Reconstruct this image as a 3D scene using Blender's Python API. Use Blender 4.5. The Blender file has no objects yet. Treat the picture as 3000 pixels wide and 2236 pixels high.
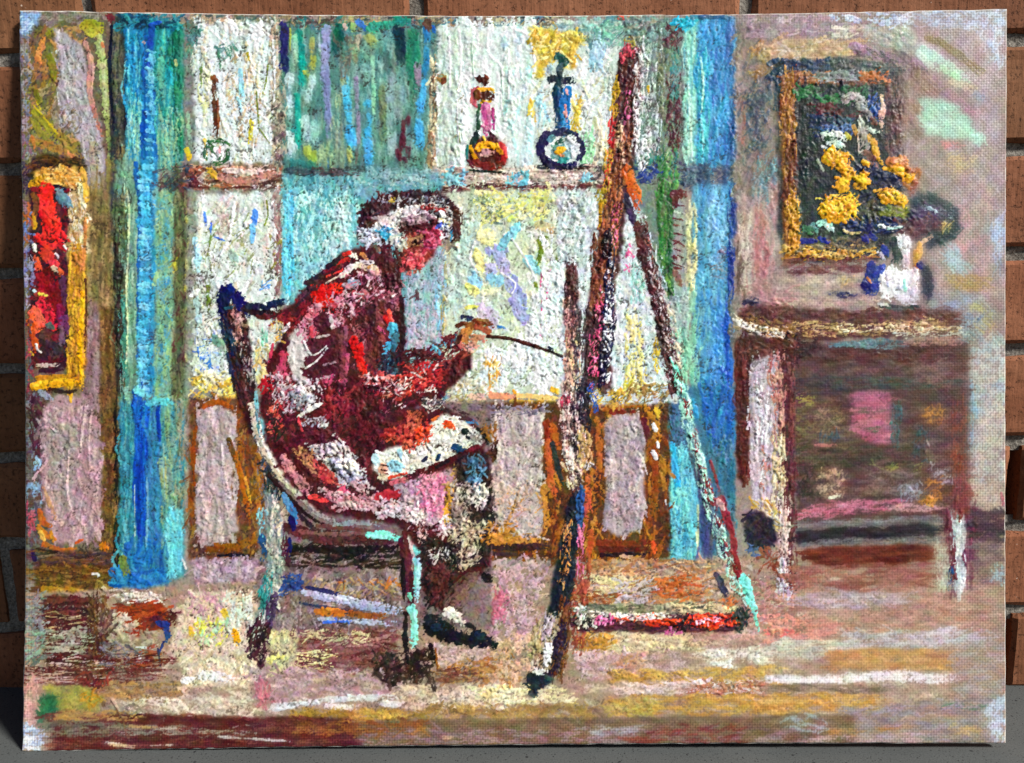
# A thickly painted canvas board leaning against a brick wall on a speckled concrete floor.
import bpy, math
from mathutils import Matrix, Vector

scene = bpy.context.scene
# ------------------------------------------------------------------ camera, sky, sun, exposure
LEAN = math.radians(8.5)                  # how far the board leans back
MM = 0.211e-3                             # metres per photo-scale unit on the board
CL, SL = math.cos(LEAN), math.sin(LEAN)
UP = Vector((0, SL, CL)); NRM = Vector((0, -CL, SL)); RIGHT = Vector((1, 0, 0))
ORG = Vector((0, -(0.0042 + .2305 * SL), 0.2288 * CL))     # middle of the board's face
cam_data = bpy.data.cameras.new('camera')
cam = bpy.data.objects.new('camera', cam_data); scene.collection.objects.link(cam)
cam_data.sensor_width = 36; cam_data.lens = 36 * .46 / (3000 * MM); cam_data.clip_start = .01; cam_data.clip_end = 200
cam.matrix_world = Matrix((( RIGHT[0], UP[0], NRM[0], ORG[0] + NRM[0] * .46), (RIGHT[1], UP[1], NRM[1], ORG[1] + NRM[1] * .46),
                           (RIGHT[2], UP[2], NRM[2], ORG[2] + NRM[2] * .46), (0, 0, 0, 1)))
scene.camera = cam

SUN_EL, SUN_AZ = math.radians(38), math.radians(58)        # azimuth measured from the wall's normal towards the right
to_sun = Vector((math.sin(SUN_AZ) * math.cos(SUN_EL), -math.cos(SUN_AZ) * math.cos(SUN_EL), math.sin(SUN_EL)))
world = bpy.data.worlds.new('World'); scene.world = world; world.use_nodes = True
wn = world.node_tree.nodes; wl = world.node_tree.links; wn.clear()
sky = wn.new('ShaderNodeTexSky'); sky.sky_type = 'NISHITA'; sky.sun_disc = False
sky.air_density = .7; sky.sun_elevation = SUN_EL; sky.sun_rotation = math.atan2(to_sun.x, to_sun.y)
bg = wn.new('ShaderNodeBackground'); bg.inputs['Strength'].default_value = .05
wo = wn.new('ShaderNodeOutputWorld'); wl.new(sky.outputs[0], bg.inputs[0]); wl.new(bg.outputs[0], wo.inputs[0])
sun_data = bpy.data.lights.new('sun', 'SUN'); sun_data.energy = 5; sun_data.angle = math.radians(9); sun_data.color = (1, .965, .92)
sun = bpy.data.objects.new('sun', sun_data); scene.collection.objects.link(sun)
sun.rotation_euler = (-to_sun).to_track_quat('-Z', 'Y').to_euler(); sun.location = to_sun * 2
vs = scene.view_settings; vs.view_transform = 'Standard'; vs.look = 'None'; vs.gamma = 1; vs.exposure = .2; vs.use_curve_mapping = False

# ------------------------------------------------------------------ helpers
def link(o, parent=None):
    scene.collection.objects.link(o); o.parent = parent; return o
def mesh_obj(name, verts, faces, mat, parent=None):
    me = bpy.data.meshes.new(name); me.from_pydata([tuple(v) for v in verts], [], [tuple(f) for f in faces]); me.update()
    me.materials.append(mat); return link(bpy.data.objects.new(name, me), parent)
def material(name):
    m = bpy.data.materials.new(name); m.use_nodes = True; nt = m.node_tree; b = nt.nodes['Principled BSDF']
    return m, nt, b
def nd(nt, kind, **kw):
    n = nt.nodes.new('ShaderNode' + kind)
    for k, v in kw.items():
        if k in n.inputs.keys(): n.inputs[k].default_value = v
        else: setattr(n, k, v)
    return n
def ramp(nt, src, stops):
    r = nt.nodes.new('ShaderNodeValToRGB'); e = r.color_ramp.elements
    while len(e) < len(stops): e.new(.5)
    for i, (p, c) in enumerate(stops): e[i].position = p; e[i].color = (*c, 1) if len(c) == 3 else c
    nt.links.new(src, r.inputs[0]); return r
def mixc(nt, mode, fac, a, b):
    m = nt.nodes.new('ShaderNodeMix'); m.data_type = 'RGBA'; m.blend_type = mode
    for sock, v in ((m.inputs[0], fac), (m.inputs[6], a), (m.inputs[7], b)):
        if hasattr(v, 'links') or hasattr(v, 'is_linked'): nt.links.new(v, sock)
        else: sock.default_value = v if not isinstance(v, tuple) else (*v, 1)[:4]
    return m.outputs[2]
def bump(nt, b, hsrc, strength, dist, prev=None):
    n = nt.nodes.new('ShaderNodeBump'); n.inputs['Strength'].default_value = strength; n.inputs['Distance'].default_value = dist
    nt.links.new(hsrc, n.inputs['Height'])
    if prev is not None: nt.links.new(prev.outputs[0], n.inputs['Normal'])
    nt.links.new(n.outputs[0], b.inputs['Normal']); return n

# ------------------------------------------------------------------ materials of the place
def brick_material():
    m, nt, b = material('fired_clay'); L = nt.links
    tc = nd(nt, 'TexCoord'); info = nd(nt, 'ObjectInfo')
    off = nd(nt, 'VectorMath', operation='SCALE'); off.inputs[0].default_value = (7, 3, 5); L.new(info.outputs['Random'], off.inputs['Scale'])
    co = nd(nt, 'VectorMath', operation='ADD'); L.new(tc.outputs['Object'], co.inputs[0]); L.new(off.outputs[0], co.inputs[1])
    n1 = nd(nt, 'TexNoise', Scale=18., Detail=5., Roughness=.6); L.new(co.outputs[0], n1.inputs[0])
    n2 = nd(nt, 'TexNoise', Scale=420., Detail=4., Roughness=.65); L.new(co.outputs[0], n2.inputs[0])
    st = nd(nt, 'Mapping'); st.inputs['Scale'].default_value = (260, 60, 22); L.new(co.outputs[0], st.inputs[0])
    n3 = nd(nt, 'TexNoise', Scale=1., Detail=4., Roughness=.6); L.new(st.outputs[0], n3.inputs[0])
    base = ramp(nt, n1.outputs[0], [(.3, (.17, .06, .026)), (.52, (.24, .095, .045)), (.72, (.3, .13, .065))])
    tint = ramp(nt, info.outputs['Random'], [(0, (.86, .92, .85)), (.5, (1., 1., 1.)), (1, (1.1, 1.02, 1.02))])
    c = mixc(nt, 'MULTIPLY', 1., base.outputs[0], tint.outputs[0])
    gr = ramp(nt, n2.outputs[0], [(.25, (.72, .7, .68)), (.5, (1, 1, 1)), (.75, (1.2, 1.17, 1.13))])
    c = mixc(nt, 'MULTIPLY', .85, c, gr.outputs[0])
    sg = ramp(nt, n3.outputs[0], [(.3, (.8, .78, .76)), (.6, (1.05, 1.04, 1.03))])
    c = mixc(nt, 'MULTIPLY', .7, c, sg.outputs[0])
    vo = nd(nt, 'TexVoronoi', Scale=150.); L.new(co.outputs[0], vo.inputs['Vector'])
    sp = ramp(nt, vo.outputs['Distance'], [(.06, (1, 1, 1)), (.1, (0, 0, 0))])
    n4 = nd(nt, 'TexNoise', Scale=60., Detail=2.); L.new(co.outputs[0], n4.inputs[0]); g4 = ramp(nt, n4.outputs[0], [(.56, (0, 0, 0)), (.62, (1, 1, 1))])
    sm = nd(nt, 'Math', operation='MULTIPLY'); L.new(sp.outputs[0], sm.inputs[0]); L.new(g4.outputs[0], sm.inputs[1])
    c = mixc(nt, 'MIX', sm.outputs[0], c, (.62, .48, .38))
    L.new(c, b.inputs['Base Color']); b.inputs['Roughness'].default_value = .88; b.inputs['Specular IOR Level'].default_value = .25
    pit = ramp(nt, n2.outputs[0], [(.24, (0, 0, 0)), (.4, (1, 1, 1))])
    p = bump(nt, b, pit.outputs[0], .9, .0012)
    p = bump(nt, b, n3.outputs[0], .6, .0012, p); bump(nt, b, n2.outputs[0], .5, .0006, p)
    return m
def mortar_material():
    m, nt, b = material('mortar'); L = nt.links
    tc = nd(nt, 'TexCoord'); n1 = nd(nt, 'TexNoise', Scale=500., Detail=4., Roughness=.7); L.new(tc.outputs['Object'], n1.inputs[0])
    n2 = nd(nt, 'TexNoise', Scale=60., Detail=4.); L.new(tc.outputs['Object'], n2.inputs[0])
    c = ramp(nt, n1.outputs[0], [(.3, (.05, .045, .04)), (.45, (.2, .185, .16)), (.6, (.34, .32, .28)), (.75, (.55, .52, .47))])
    c2 = ramp(nt, n2.outputs[0], [(.3, (.7, .68, .64)), (.65, (1.05, 1.03, 1))])
    L.new(mixc(nt, 'MULTIPLY', 1., c.outputs[0], c2.outputs[0]), b.inputs['Base Color']); b.inputs['Roughness'].default_value = .95
    p = bump(nt, b, n1.outputs[0], 1., .002); bump(nt, b, n2.outputs[0], .6, .003, p); return m
def concrete_material():
    m, nt, b = material('speckled_concrete'); L = nt.links
    tc = nd(nt, 'TexCoord'); n1 = nd(nt, 'TexNoise', Scale=9., Detail=6., Roughness=.6); L.new(tc.outputs['Object'], n1.inputs[0])
    n2 = nd(nt, 'TexNoise', Scale=900., Detail=3., Roughness=.6); L.new(tc.outputs['Object'], n2.inputs[0])
    c = ramp(nt, n1.outputs[0], [(.3, (.075, .082, .08)), (.55, (.092, .099, .096)), (.75, (.11, .115, .11))])
    c2 = ramp(nt, n2.outputs[0], [(.3, (.82, .82, .82)), (.7, (1.12, 1.12, 1.12))])
    col = mixc(nt, 'MULTIPLY', 1., c.outputs[0], c2.outputs[0]); h = None
    for sc, r0, th in ((330., .16, .45), (150., .13, .5), (620., .2, .4)):
        wq = nd(nt, 'TexNoise', Scale=sc * 1.5, Detail=2.); L.new(tc.outputs['Object'], wq.inputs[0])
        ad = nd(nt, 'VectorMath', operation='MULTIPLY_ADD'); L.new(wq.outputs['Color'], ad.inputs[0]); ad.inputs[1].default_value = (.5 / sc,) * 3; L.new(tc.outputs['Object'], ad.inputs[2])
        v = nd(nt, 'TexVoronoi', Scale=sc); L.new(ad.outputs[0], v.inputs['Vector'])
        d = ramp(nt, v.outputs['Distance'], [(r0 * .7, (1, 1, 1)), (r0 * 1.3, (0, 0, 0))])
        sel = ramp(nt, v.outputs['Color'], [(th, (0, 0, 0)), (th + .05, (1, 1, 1))])
        k = nd(nt, 'Math', operation='MULTIPLY'); L.new(d.outputs[0], k.inputs[0]); L.new(sel.outputs[0], k.inputs[1])
        col = mixc(nt, 'MIX', k.outputs[0], col, (.025, .026, .027))
    L.new(col, b.inputs['Base Color']); b.inputs['Roughness'].default_value = .8; b.inputs['Specular IOR Level'].default_value = .3
    bump(nt, b, n2.outputs[0], .35, .0004); return m
def paint_material():
    m, nt, b = material('oil_paint'); L = nt.links
    at = nd(nt, 'Attribute', attribute_name='pigment'); L.new(at.outputs['Color'], b.inputs['Base Color'])
    tc = nd(nt, 'TexCoord'); n1 = nd(nt, 'TexNoise', Scale=45., Detail=4.); L.new(tc.outputs['Object'], n1.inputs[0])
    r = ramp(nt, n1.outputs[0], [(.35, (.38, .38, .38)), (.65, (.6, .6, .6))]); L.new(r.outputs[0], b.inputs['Roughness'])
    b.inputs['Specular IOR Level'].default_value = .22
    n2 = nd(nt, 'TexNoise', Scale=1500., Detail=2.); L.new(tc.outputs['Object'], n2.inputs[0]); bump(nt, b, n2.outputs[0], .25, .0003); return m
def canvas_material():
    m, nt, b = material('primed_canvas'); L = nt.links
    tc = nd(nt, 'TexCoord'); n1 = nd(nt, 'TexNoise', Scale=700., Detail=3.); L.new(tc.outputs['Object'], n1.inputs[0])
    c = ramp(nt, n1.outputs[0], [(.3, (.5, .47, .4)), (.7, (.74, .72, .66))]); L.new(c.outputs[0], b.inputs['Base Color'])
    b.inputs['Roughness'].default_value = .9; bump(nt, b, n1.outputs[0], .4, .0004); return m
BRICK, MORTAR, CONCRETE, PAINT, CANVAS = brick_material(), mortar_material(), concrete_material(), paint_material(), canvas_material()
# ------------------------------------------------------------------ paint engine
# The picture is painted stroke by stroke on a height field: every stroke lays pigment AND relief.
import zlib
import numpy as np
PW, PH = 1320, 984
CELL = 2886.0 / PW                       # photo-scale units per cell
rng = np.random.default_rng(7)

def vnoise(cx, cy, seed, w=PW, h=PH):
    g = np.random.default_rng(seed)
    nx, ny = int(w / cx) + 3, int(h / cy) + 3
    t = g.random((ny, nx)).astype(np.float32)
    x = np.arange(w) / cx; y = np.arange(h) / cy
    xi = x.astype(int); yi = y.astype(int)
    fx = (x - xi).astype(np.float32); fy = (y - yi).astype(np.float32)
    fx = fx * fx * (3 - 2 * fx); fy = fy * fy * (3 - 2 * fy)
    r = t[:, xi] * (1 - fx) + t[:, xi + 1] * fx
    return r[yi] * (1 - fy)[:, None] + r[yi + 1] * fy[:, None]

YY, XX = np.mgrid[0:PH, 0:PW].astype(np.float32)
def warp(f, dx, dy):
    x = np.clip(XX + dx, 0, PW - 1.01); y = np.clip(YY + dy, 0, PH - 1.01)
    xi = x.astype(int); yi = y.astype(int); a = x - xi; b = y - yi
    return (f[yi, xi] * (1 - a) + f[yi, xi + 1] * a) * (1 - b) + (f[yi + 1, xi] * (1 - a) + f[yi + 1, xi + 1] * a) * b
def norm(f):
    lo, hi = np.percentile(f, (1, 99)); return np.clip((f - lo) / (hi - lo), 0, 1).astype(np.float32)
def sstep(a, b, x):
    t = np.clip((x - a) / (b - a), 0, 1); return t * t * (3 - 2 * t)
def blur(f, r):
    k = np.ones(2 * r + 1, np.float32) / (2 * r + 1)
    p = np.pad(f, r, mode='edge')
    c = np.cumsum(np.pad(p, ((1, 0), (0, 0))), 0); p = (c[2 * r + 1:] - c[:-2 * r - 1]) / (2 * r + 1)
    c = np.cumsum(np.pad(p, ((0, 0), (1, 0))), 1); return ((c[:, 2 * r + 1:] - c[:, :-2 * r - 1]) / (2 * r + 1)).astype(np.float32)

_wx = (vnoise(14, 14, 1) - .5) * 16 + (vnoise(5, 5, 3) - .5) * 5
_wy = (vnoise(14, 14, 2) - .5) * 16 + (vnoise(5, 5, 4) - .5) * 5
def ridged(cx, cy, seed): return 1 - np.abs(2 * vnoise(cx, cy, seed) - 1)
CR = norm(warp(.4 * ridged(5, 5, 11) + .45 * vnoise(3, 3, 12) + .3 * ridged(11, 10, 13), _wx, _wy) + .55 * vnoise(1.7, 1.7, 14) + .2 * vnoise(30, 30, 15))
FN = norm(.6 * vnoise(1.8, 1.8, 16) + .4 * vnoise(3.1, 3.1, 17) + .5 * CR)      # what a dry brush catches on
VST = norm(warp(.6 * vnoise(2.2, 22, 21) + .4 * vnoise(4.5, 12, 22), _wx * .5, _wy) + .25 * vnoise(2, 2, 23))     # upright bristle tracks
HST = norm(warp(.6 * vnoise(26, 2.2, 31) + .4 * vnoise(14, 4.5, 32), _wx, _wy * .5) + .25 * vnoise(2, 2, 33))     # level bristle tracks
MID = norm(vnoise(22, 22, 41) + .5 * vnoise(9, 9, 42)); BIG = norm(vnoise(70, 70, 51) + .5 * vnoise(30, 30, 52))
EDG = norm(vnoise(6, 6, 61) + .6 * vnoise(3, 3, 62)) - .5
BT = np.random.default_rng(5).random((512, 512)).astype(np.float32)
BT = (BT + np.roll(BT, 1, 0)) / 2
JIT = [norm(vnoise(8, 8, 71 + k) + .6 * vnoise(3, 3, 81 + k)) - .5 for k in range(3)]
_n = np.stack(JIT, -1)

# outline of the board in photo-scale units (x right, y down): its edges are slightly bowed
def left_x(y):  return 58 + 8 * (y - 32) / 2169 + 13 * np.sin(np.pi * np.clip((y - 32) / 2169, 0, 1) ** 1.4)
def right_x(y): return 2949 - 4 * (y - 28) / 2148 - 2.5 * np.sin(np.pi * np.clip((y - 28) / 2148, 0, 1))
def top_y(x):   return 32 - 4 * (x - 58) / 2891 + 18 * np.sin(np.pi * np.clip((x - 58) / 2891, 0, 1))
def bot_y(x):   return 2201 - 25 * (x - 66) / 2880 - 7.5 * np.sin(np.pi * np.clip((x - 66) / 2880, 0, 1))
def to_cell(p):
    p = np.asarray(p, float).reshape(-1, 2); x, y = p[:, 0], p[:, 1]
    u = (x - left_x(y)) / (right_x(y) - left_x(y)); v = (y - top_y(x)) / (bot_y(x) - top_y(x))
    return np.stack([u * (PW - 1), v * (PH - 1)], 1)
def lin(c): c = np.asarray(c, np.float32); return np.where(c <= .04045, c / 12.92, ((c + .055) / 1.055) ** 2.4)
def hexc(h): return np.array([int(h[i:i + 2], 16) / 255 for i in (0, 2, 4)], np.float32)

COL = np.zeros((PH, PW, 3), np.float32) + hexc('8f857f')     # pigment, display-referred until the end
HGT = np.zeros((PH, PW), np.float32)                          # relief in tenths of a millimetre
RGH = np.zeros((PH, PW), np.float32) + .35                    # how crumpled the paint is
LAB = np.zeros((PH, PW), np.uint8)                            # which painted subject
CUR = [0]

def parse(s):
    v = s.replace(',', ' ').split(); return np.array([float(a) for a in v]).reshape(-1, 2)
def smooth_line(p, closed=False):
    if len(p) < 3: return p
    out = []
    n = len(p)
    for i in range(n - 1):
        p0, p1, p2, p3 = p[max(i - 1, 0)], p[i], p[i + 1], p[min(i + 2, n - 1)]
        for t in (0, .34, .67):
            out.append(.5 * ((2 * p1) + (-p0 + p2) * t + (2 * p0 - 5 * p1 + 4 * p2 - p3) * t * t + (-p0 + 3 * p1 - 3 * p2 + p3) * t ** 3))
    out.append(p[-1]); return np.array(out)

def lay(y0, y1, x0, x1, al, col, h, var, bris, rough):
    C = COL[y0:y1, x0:x1]; a = al[..., None]
    j = _n[y0:y1, x0:x1]
    c = col * (1 + (bris[..., None] - .5) * var * 1.2) + j * var * .55
    C += (np.clip(c, 0.01, .98) - C) * a
    H = HGT[y0:y1, x0:x1]
    H += al * h * (.55 + .9 * (bris - .2))
    if rough is not None:
        Rg = RGH[y0:y1, x0:x1]; Rg += (rough - Rg) * al
    L = LAB[y0:y1, x0:x1]; L[al > .45] = CUR[0]

def S(col, w, pts, dry=.25, h=1.2, a=1., var=.16, soft=.55, rough=None, taper=.5, wob=.5, sm=True):
    """a brush stroke along a line"""
    col = hexc(col) if isinstance(col, str) else col
    p = to_cell(parse(pts) if isinstance(pts, str) else pts)
    if sm: p = smooth_line(p)
    w = w / CELL
    r = w * .5 * (1 + wob) + 2
    x0, y0 = np.floor(p.min(0) - r).astype(int); x1, y1 = np.ceil(p.max(0) + r).astype(int) + 1
    x0 = max(x0, 0); y0 = max(y0, 0); x1 = min(x1, PW); y1 = min(y1, PH)
    if x1 <= x0 or y1 <= y0: return
    X = XX[y0:y1, x0:x1]; Y = YY[y0:y1, x0:x1]
    if len(p) == 1: p = np.vstack([p, p + .01])
    best = None; acc = 0
    for i in range(len(p) - 1):
        d = p[i + 1] - p[i]; L = np.hypot(*d) + 1e-6; e = d / L
        rx = X - p[i, 0]; ry = Y - p[i, 1]
        s = rx * e[0] + ry * e[1]; t = -rx * e[1] + ry * e[0]
        sc = np.clip(s, 0, L); dd = (s - sc) ** 2 + t * t
        if best is None: best = dd; T = t; SS = s + acc
        else:
            m = dd < best; best = np.where(m, dd, best); T = np.where(m, t, T); SS = np.where(m, s + acc, SS)
        acc += L
    sd = int(abs(p[0, 0] * 13 + p[0, 1] * 7)) % 400
    D = np.sqrt(best) / (w * .5) + EDG[y0:y1, x0:x1] * wob + (MID[y0:y1, x0:x1] - .5) * wob * .6
    cov = sstep(1.0, 1.0 - soft, D)
    bi = BT[np.mod(T * 1.0 + sd, 511).astype(int), np.mod(SS / 7 + sd, 511).astype(int)]
    bris = .6 * bi + .4 * CR[y0:y1, x0:x1]
    end = sstep(acc * (1 - taper), acc * 1.05 + 2, SS) * .35 if taper > 0 else 0
    f = .62 * FN[y0:y1, x0:x1] + .38 * bi
    thr = dry - .05 + end + (1 - cov) * .75
    al = sstep(thr - .09, thr + .09, f) * a * (cov > 0)
    lay(y0, y1, x0, x1, al.astype(np.float32), col, h, var, bris, rough)

def inside(p, X, Y):
    m = np.zeros(X.shape, bool); n = len(p); j = n - 1
    for i in range(n):
        xi, yi = p[i]; xj, yj = p[j]
        c = ((yi > Y) != (yj > Y)) & (X < (xj - xi) * (Y - yi) / (yj - yi + 1e-9) + xi)
        m ^= c; j = i
    return m

def P(col, pts, dry=0., h=.6, a=1., var=.18, edge=6, rough=None, tex=None, soft=2):
    """a filled patch with a ragged edge"""
    col = hexc(col) if isinstance(col, str) else col
    p = to_cell(parse(pts) if isinstance(pts, str) else pts)
    e = edge / CELL; r = int(e + soft + 3)
    x0, y0 = np.floor(p.min(0) - r).astype(int); x1, y1 = np.ceil(p.max(0) + r).astype(int) + 1
    x0 = max(x0, 0); y0 = max(y0, 0); x1 = min(x1, PW); y1 = min(y1, PH)
    if x1 <= x0 or y1 <= y0: return
    X = XX[y0:y1, x0:x1] + EDG[y0:y1, x0:x1] * 2 * e + (MID[y0:y1, x0:x1] - .5) * e
    Y = YY[y0:y1, x0:x1] + JIT[1][y0:y1, x0:x1] * 2 * e
    cov = inside(p, X, Y).astype(np.float32)
    if soft: cov = blur(cov, soft)
    T = {None: CR, 'v': VST, 'h': HST}[tex][y0:y1, x0:x1]
    bris = .55 * T + .45 * MID[y0:y1, x0:x1]
    al = cov * (sstep(dry - .1, dry + .1, .45 * T + .55 * FN[y0:y1, x0:x1]) if dry > 0 else 1) * a
    lay(y0, y1, x0, x1, al.astype(np.float32), col, h, var, bris, rough)

def F(cols, pts, n, w, ln, ang, dang=15, dry=.3, h=.9, a=.92, var=.14, seed=None, soft=.85):
    """many small strokes scattered inside a patch; cols = 'hex hex:weight ...'"""
    g = np.random.default_rng(zlib.crc32((cols + str(pts)[:40]).encode()) if seed is None else seed)
    cl = [c.split(':') for c in cols.split()]; ws = np.array([float(c[1]) if len(c) > 1 else 1 for c in cl], float); ws = ws / ws.sum()
    cc = [hexc(c[0]) for c in cl]
    p = parse(pts) if isinstance(pts, str) else pts
    lo, hi = p.min(0), p.max(0); q = np.zeros((0, 2)); t = 0
    while len(q) < n and t < 40:
        c = lo + g.random((n * 2, 2)) * (hi - lo); q = np.vstack([q, c[inside(p, c[:, 0], c[:, 1])]]); t += 1
    q = q[:n]; n = len(q)
    an = np.radians(ang + g.normal(size=n) * dang); L = ln * (.5 + g.random(n))
    d = np.stack([np.cos(an), -np.sin(an)], 1) * (L / 2)[:, None]
    bow = np.stack([-d[:, 1], d[:, 0]], 1) * (g.normal(size=n) * .15)[:, None]
    ci = g.choice(len(cc), n, p=ws); r = g.random((n, 2)); z = g.normal(size=(n, 2))
    for k in range(n):
        S(cc[ci[k]] * (1 + z[k, 0] * .05), w * (.6 + .8 * r[k, 0]), np.array([q[k] - d[k], q[k] + bow[k], q[k] + d[k]]), dry=dry + z[k, 1] * .06, h=h * (.5 + r[k, 1]), a=a, var=var, soft=soft, sm=False)

def batch(txt, **kw):
    """lines 'hex width dry height x,y x,y ...' -> strokes"""
    for ln in txt.strip().splitlines():
        v = ln.split()
        if not v or v[0] == '#': continue
        S(v[0], float(v[1]), ' '.join(v[4:]), dry=float(v[2]), h=float(v[3]), **kw)

def blob(col, x, y, rx, ry, rot=0, h=3., **kw):
    """a thick dab"""
    t = np.radians(rot); d = np.array([np.cos(t), np.sin(t)]) * max(rx - ry, .1)
    S(col, ry * 2, np.array([[x - d[0], y - d[1]], [x + d[0], y + d[1]]]), h=h, **{**dict(dry=.12, taper=0, soft=.3), **kw})
# ------------------------------------------------------------------ ground of the picture and left wall
CUR[0] = 0
P('948a82', '0 0 3000 0 3000 2236 0 2236', var=.12, rough=.25, edge=0)
P('6e6250', '60 40 360 40 360 1700 60 1700', rough=.8, edge=10)
F('8a6a3a 7d7a3c 9a8a60 b08a50 6f6a44', '75 80 250 80 240 480 75 480', 160, 22, 50, 75, 35)
F('7f7a70 8d8578 6a6658', '110 36 340 36 340 70 110 70', 60, 20, 30, 0, 30, h=.2)
P('86a8c8', '58 30 122 36 108 66 88 100 58 104', dry=.2, h=.1, rough=.1)
F('a9c4dc 7f9cc0', '58 34 110 36 90 90 58 95', 24, 14, 24, 20, 40, dry=.35, h=.1)
P('aaa5a9', '152 80 200 100 236 130 255 190 262 300 296 360 312 470 300 560 262 560 250 440 210 390 170 375 165 300 178 210 172 140', tex='v', var=.1, h=2, rough=.75)
F('b8b3b6 9d979a c4bfc2 a39a96:2 8d8684', '165 100 235 130 255 300 300 420 300 540 262 500 215 385 172 330', 110, 12, 60, 100, 14, dry=.35, h=1.4)
F('8c8072 7a6a58 9a8c7a', '150 300 205 300 250 380 200 390 160 360', 40, 14, 28, 80, 40)
batch('''
a8a63a 42 .1 2 252,74 280,84 300,86
b8b648 26 .2 2 258,98 292,104
8f9030 24 .2 2 250,64 300,72
b98c7c 20 .25 1.6 250,125 268,185 262,250 272,310 292,380
caa08c 10 .3 1.4 262,150 275,200 268,270
a47460 16 .3 1.4 275,320 300,400
a5b070 34 .2 1.6 292,112 304,210 310,300 318,360
b4bc84 18 .3 1.4 296,120 306,220 312,340
93a060 24 .3 1.2 318,350 322,460 318,560
86804a 34 .3 1.2 322,470 322,640
c08050 14 .2 2.4 300,128 304,140
c8824a 22 .2 2 128,118 118,150 108,178
d09050 12 .2 2 112,150 120,185
c88452 14 .3 1.4 82,184 92,196
7c7c2c 26 .25 1.6 148,170 158,210 150,250
8a8a34 18 .25 1.4 140,100 152,92
6d6c28 22 .3 1.4 105,270 118,310
908a30 30 .25 1.5 105,330 140,370 185,430
b8a428 7 .2 1.6 98,308 130,345 165,388 195,425
b8a428 7 .3 1.6 108,300 125,330
8a8636 34 .3 1.2 100,350 120,395 175,420
a07a3c 36 .3 1.2 95,410 150,430 220,450
8d7a3a 30 .3 1.2 180,400 215,440 240,470
cc8c54 12 .1 1.8 200,445 222,468 240,486
b8763e 16 .3 1.2 95,400 105,440
a49a86 40 .3 1.2 275,430 280,520 285,600
8f8468 30 .3 1.0 300,520 300,600
''')
F('8d8a88 7f7a80 a09a98 6f7a8a', '60 100 88 100 90 460 64 460', 60, 14, 26, 90, 30, dry=.35, h=.1)
F('8a6070 7a6a78', '64 400 88 400 90 460 64 460', 14, 14, 22, 90, 30, dry=.35, h=.1)
F('3a3040 4a3a48 5a4a58', '64 480 92 480 95 560 64 560', 30, 14, 22, 90, 40, dry=.3, h=.1)
# tan column under the lavender blade and the mauve panel below it
P('7c6a42', '245 560 345 560 350 900 345 1150 240 1150 250 900', tex='v', var=.16, h=1, rough=.7)
F('8a7648 6d5c3a 927c50 5f5236 7d7748 a08a5c', '248 540 345 540 345 960 248 960', 150, 16, 90, 90, 5, dry=.32)
F('a58a60 6a5a3c b09468', '300 640 345 640 345 1100 300 1100', 50, 12, 70, 90, 5, dry=.4)
P('8c7074', '248 900 285 880 305 960 305 1140 330 1160 300 1200 240 1200', tex='v', h=1, dry=.15)
F('9a7e82 86686c 7a5f5c a08a86', '250 920 300 920 305 1180 248 1180', 60, 14, 70, 90, 6, dry=.3)
P('6a5030', '292 900 350 900 358 1200 352 1690 300 1700 296 1300', tex='v', h=.8, dry=.12, rough=.8)
F('6b4a2a 7a5c34 5a3a22 84683c 4f3a26 937448', '300 960 352 960 352 1680 302 1680', 170, 16, 60, 92, 12, dry=.35)
# pink-mauve wall panel
P('5a4a44', '70 1140 130 1140 130 1640 70 1640', h=.2, rough=.4)
F('6a6660 5a5a58 7a7476 584858 6c7a80', '72 1140 122 1140 125 1640 75 1640', 130, 16, 34, 90, 40, dry=.33, h=.3)
F('7faac8 8fb4cc', '98 1340 122 1340 122 1370 98 1370', 8, 12, 20, 60, 40); F('86a4bc 7088a0', '80 1420 125 1420 120 1460 80 1460', 16, 12, 24, 90, 40)
F('4a2a34 5c3440 3f2830', '92 1160 124 1160 122 1330 92 1330', 40, 14, 34, 90, 30)
F('b0606a a04858', '74 1480 108 1480 104 1560 76 1560', 18, 16, 30, 90, 20, dry=.4, h=.2)
P('a58a8e', '128 1190 170 1158 250 1165 290 1230 300 1380 292 1560 250 1592 160 1590 140 1540 124 1400 120 1280', tex='v', var=.1, h=2.4, rough=.8)
F('b59a9c a2868c 97797f c0a4a4 ad9496 8e7478', '128 1180 290 1180 296 1570 150 1585 124 1300', 200, 16, 70, 88, 20, dry=.33, h=1.4)
F('9a8c88 a39694', '150 1240 225 1240 200 1460 160 1460', 50, 26, 70, 90, 8, dry=.15, h=.8, a=.8)
batch('''
c4aaa8 8 .1 3 245,1230 240,1300 232,1340
c8b0ae 7 .1 3 205,1320 200,1440 215,1500 250,1540
c4a8a8 8 .15 2.6 270,1200 262,1300 270,1420
c0a0a0 10 .2 2 128,1252 160,1256
b08a70 20 .3 2 130,1430 150,1480 165,1520
a8602c 26 .2 2.2 118,1500 128,1530 150,1540
b8702c 22 .25 2 115,1545 140,1570 165,1580
d8a850 18 .2 2.4 120,1560 130,1580
c8902e 14 .3 2 150,1555 158,1590
c05a28 14 .3 2 225,1590 245,1580
a86428 22 .25 1.8 130,1595 180,1612 230,1606
c08028 26 .2 2.4 300,1600 315,1606
b06c20 18 .2 2.4 305,1590 312,1620
2a2444 20 .1 2 98,1616 102,1640
''')
P('4a3830', '115 1610 330 1618 335 1660 110 1660', tex='h', h=1, dry=.15, rough=.8)
F('5a4434 3a2a28 6a4a30 4a3a3c 7a6050', '112 1612 330 1620 335 1665 112 1662', 70, 12, 60, 2, 8, dry=.3)
P('5f4722', '100 1655 330 1655 350 1690 330 1742 110 1740', tex='h', h=1, dry=.1, rough=.8)
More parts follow.
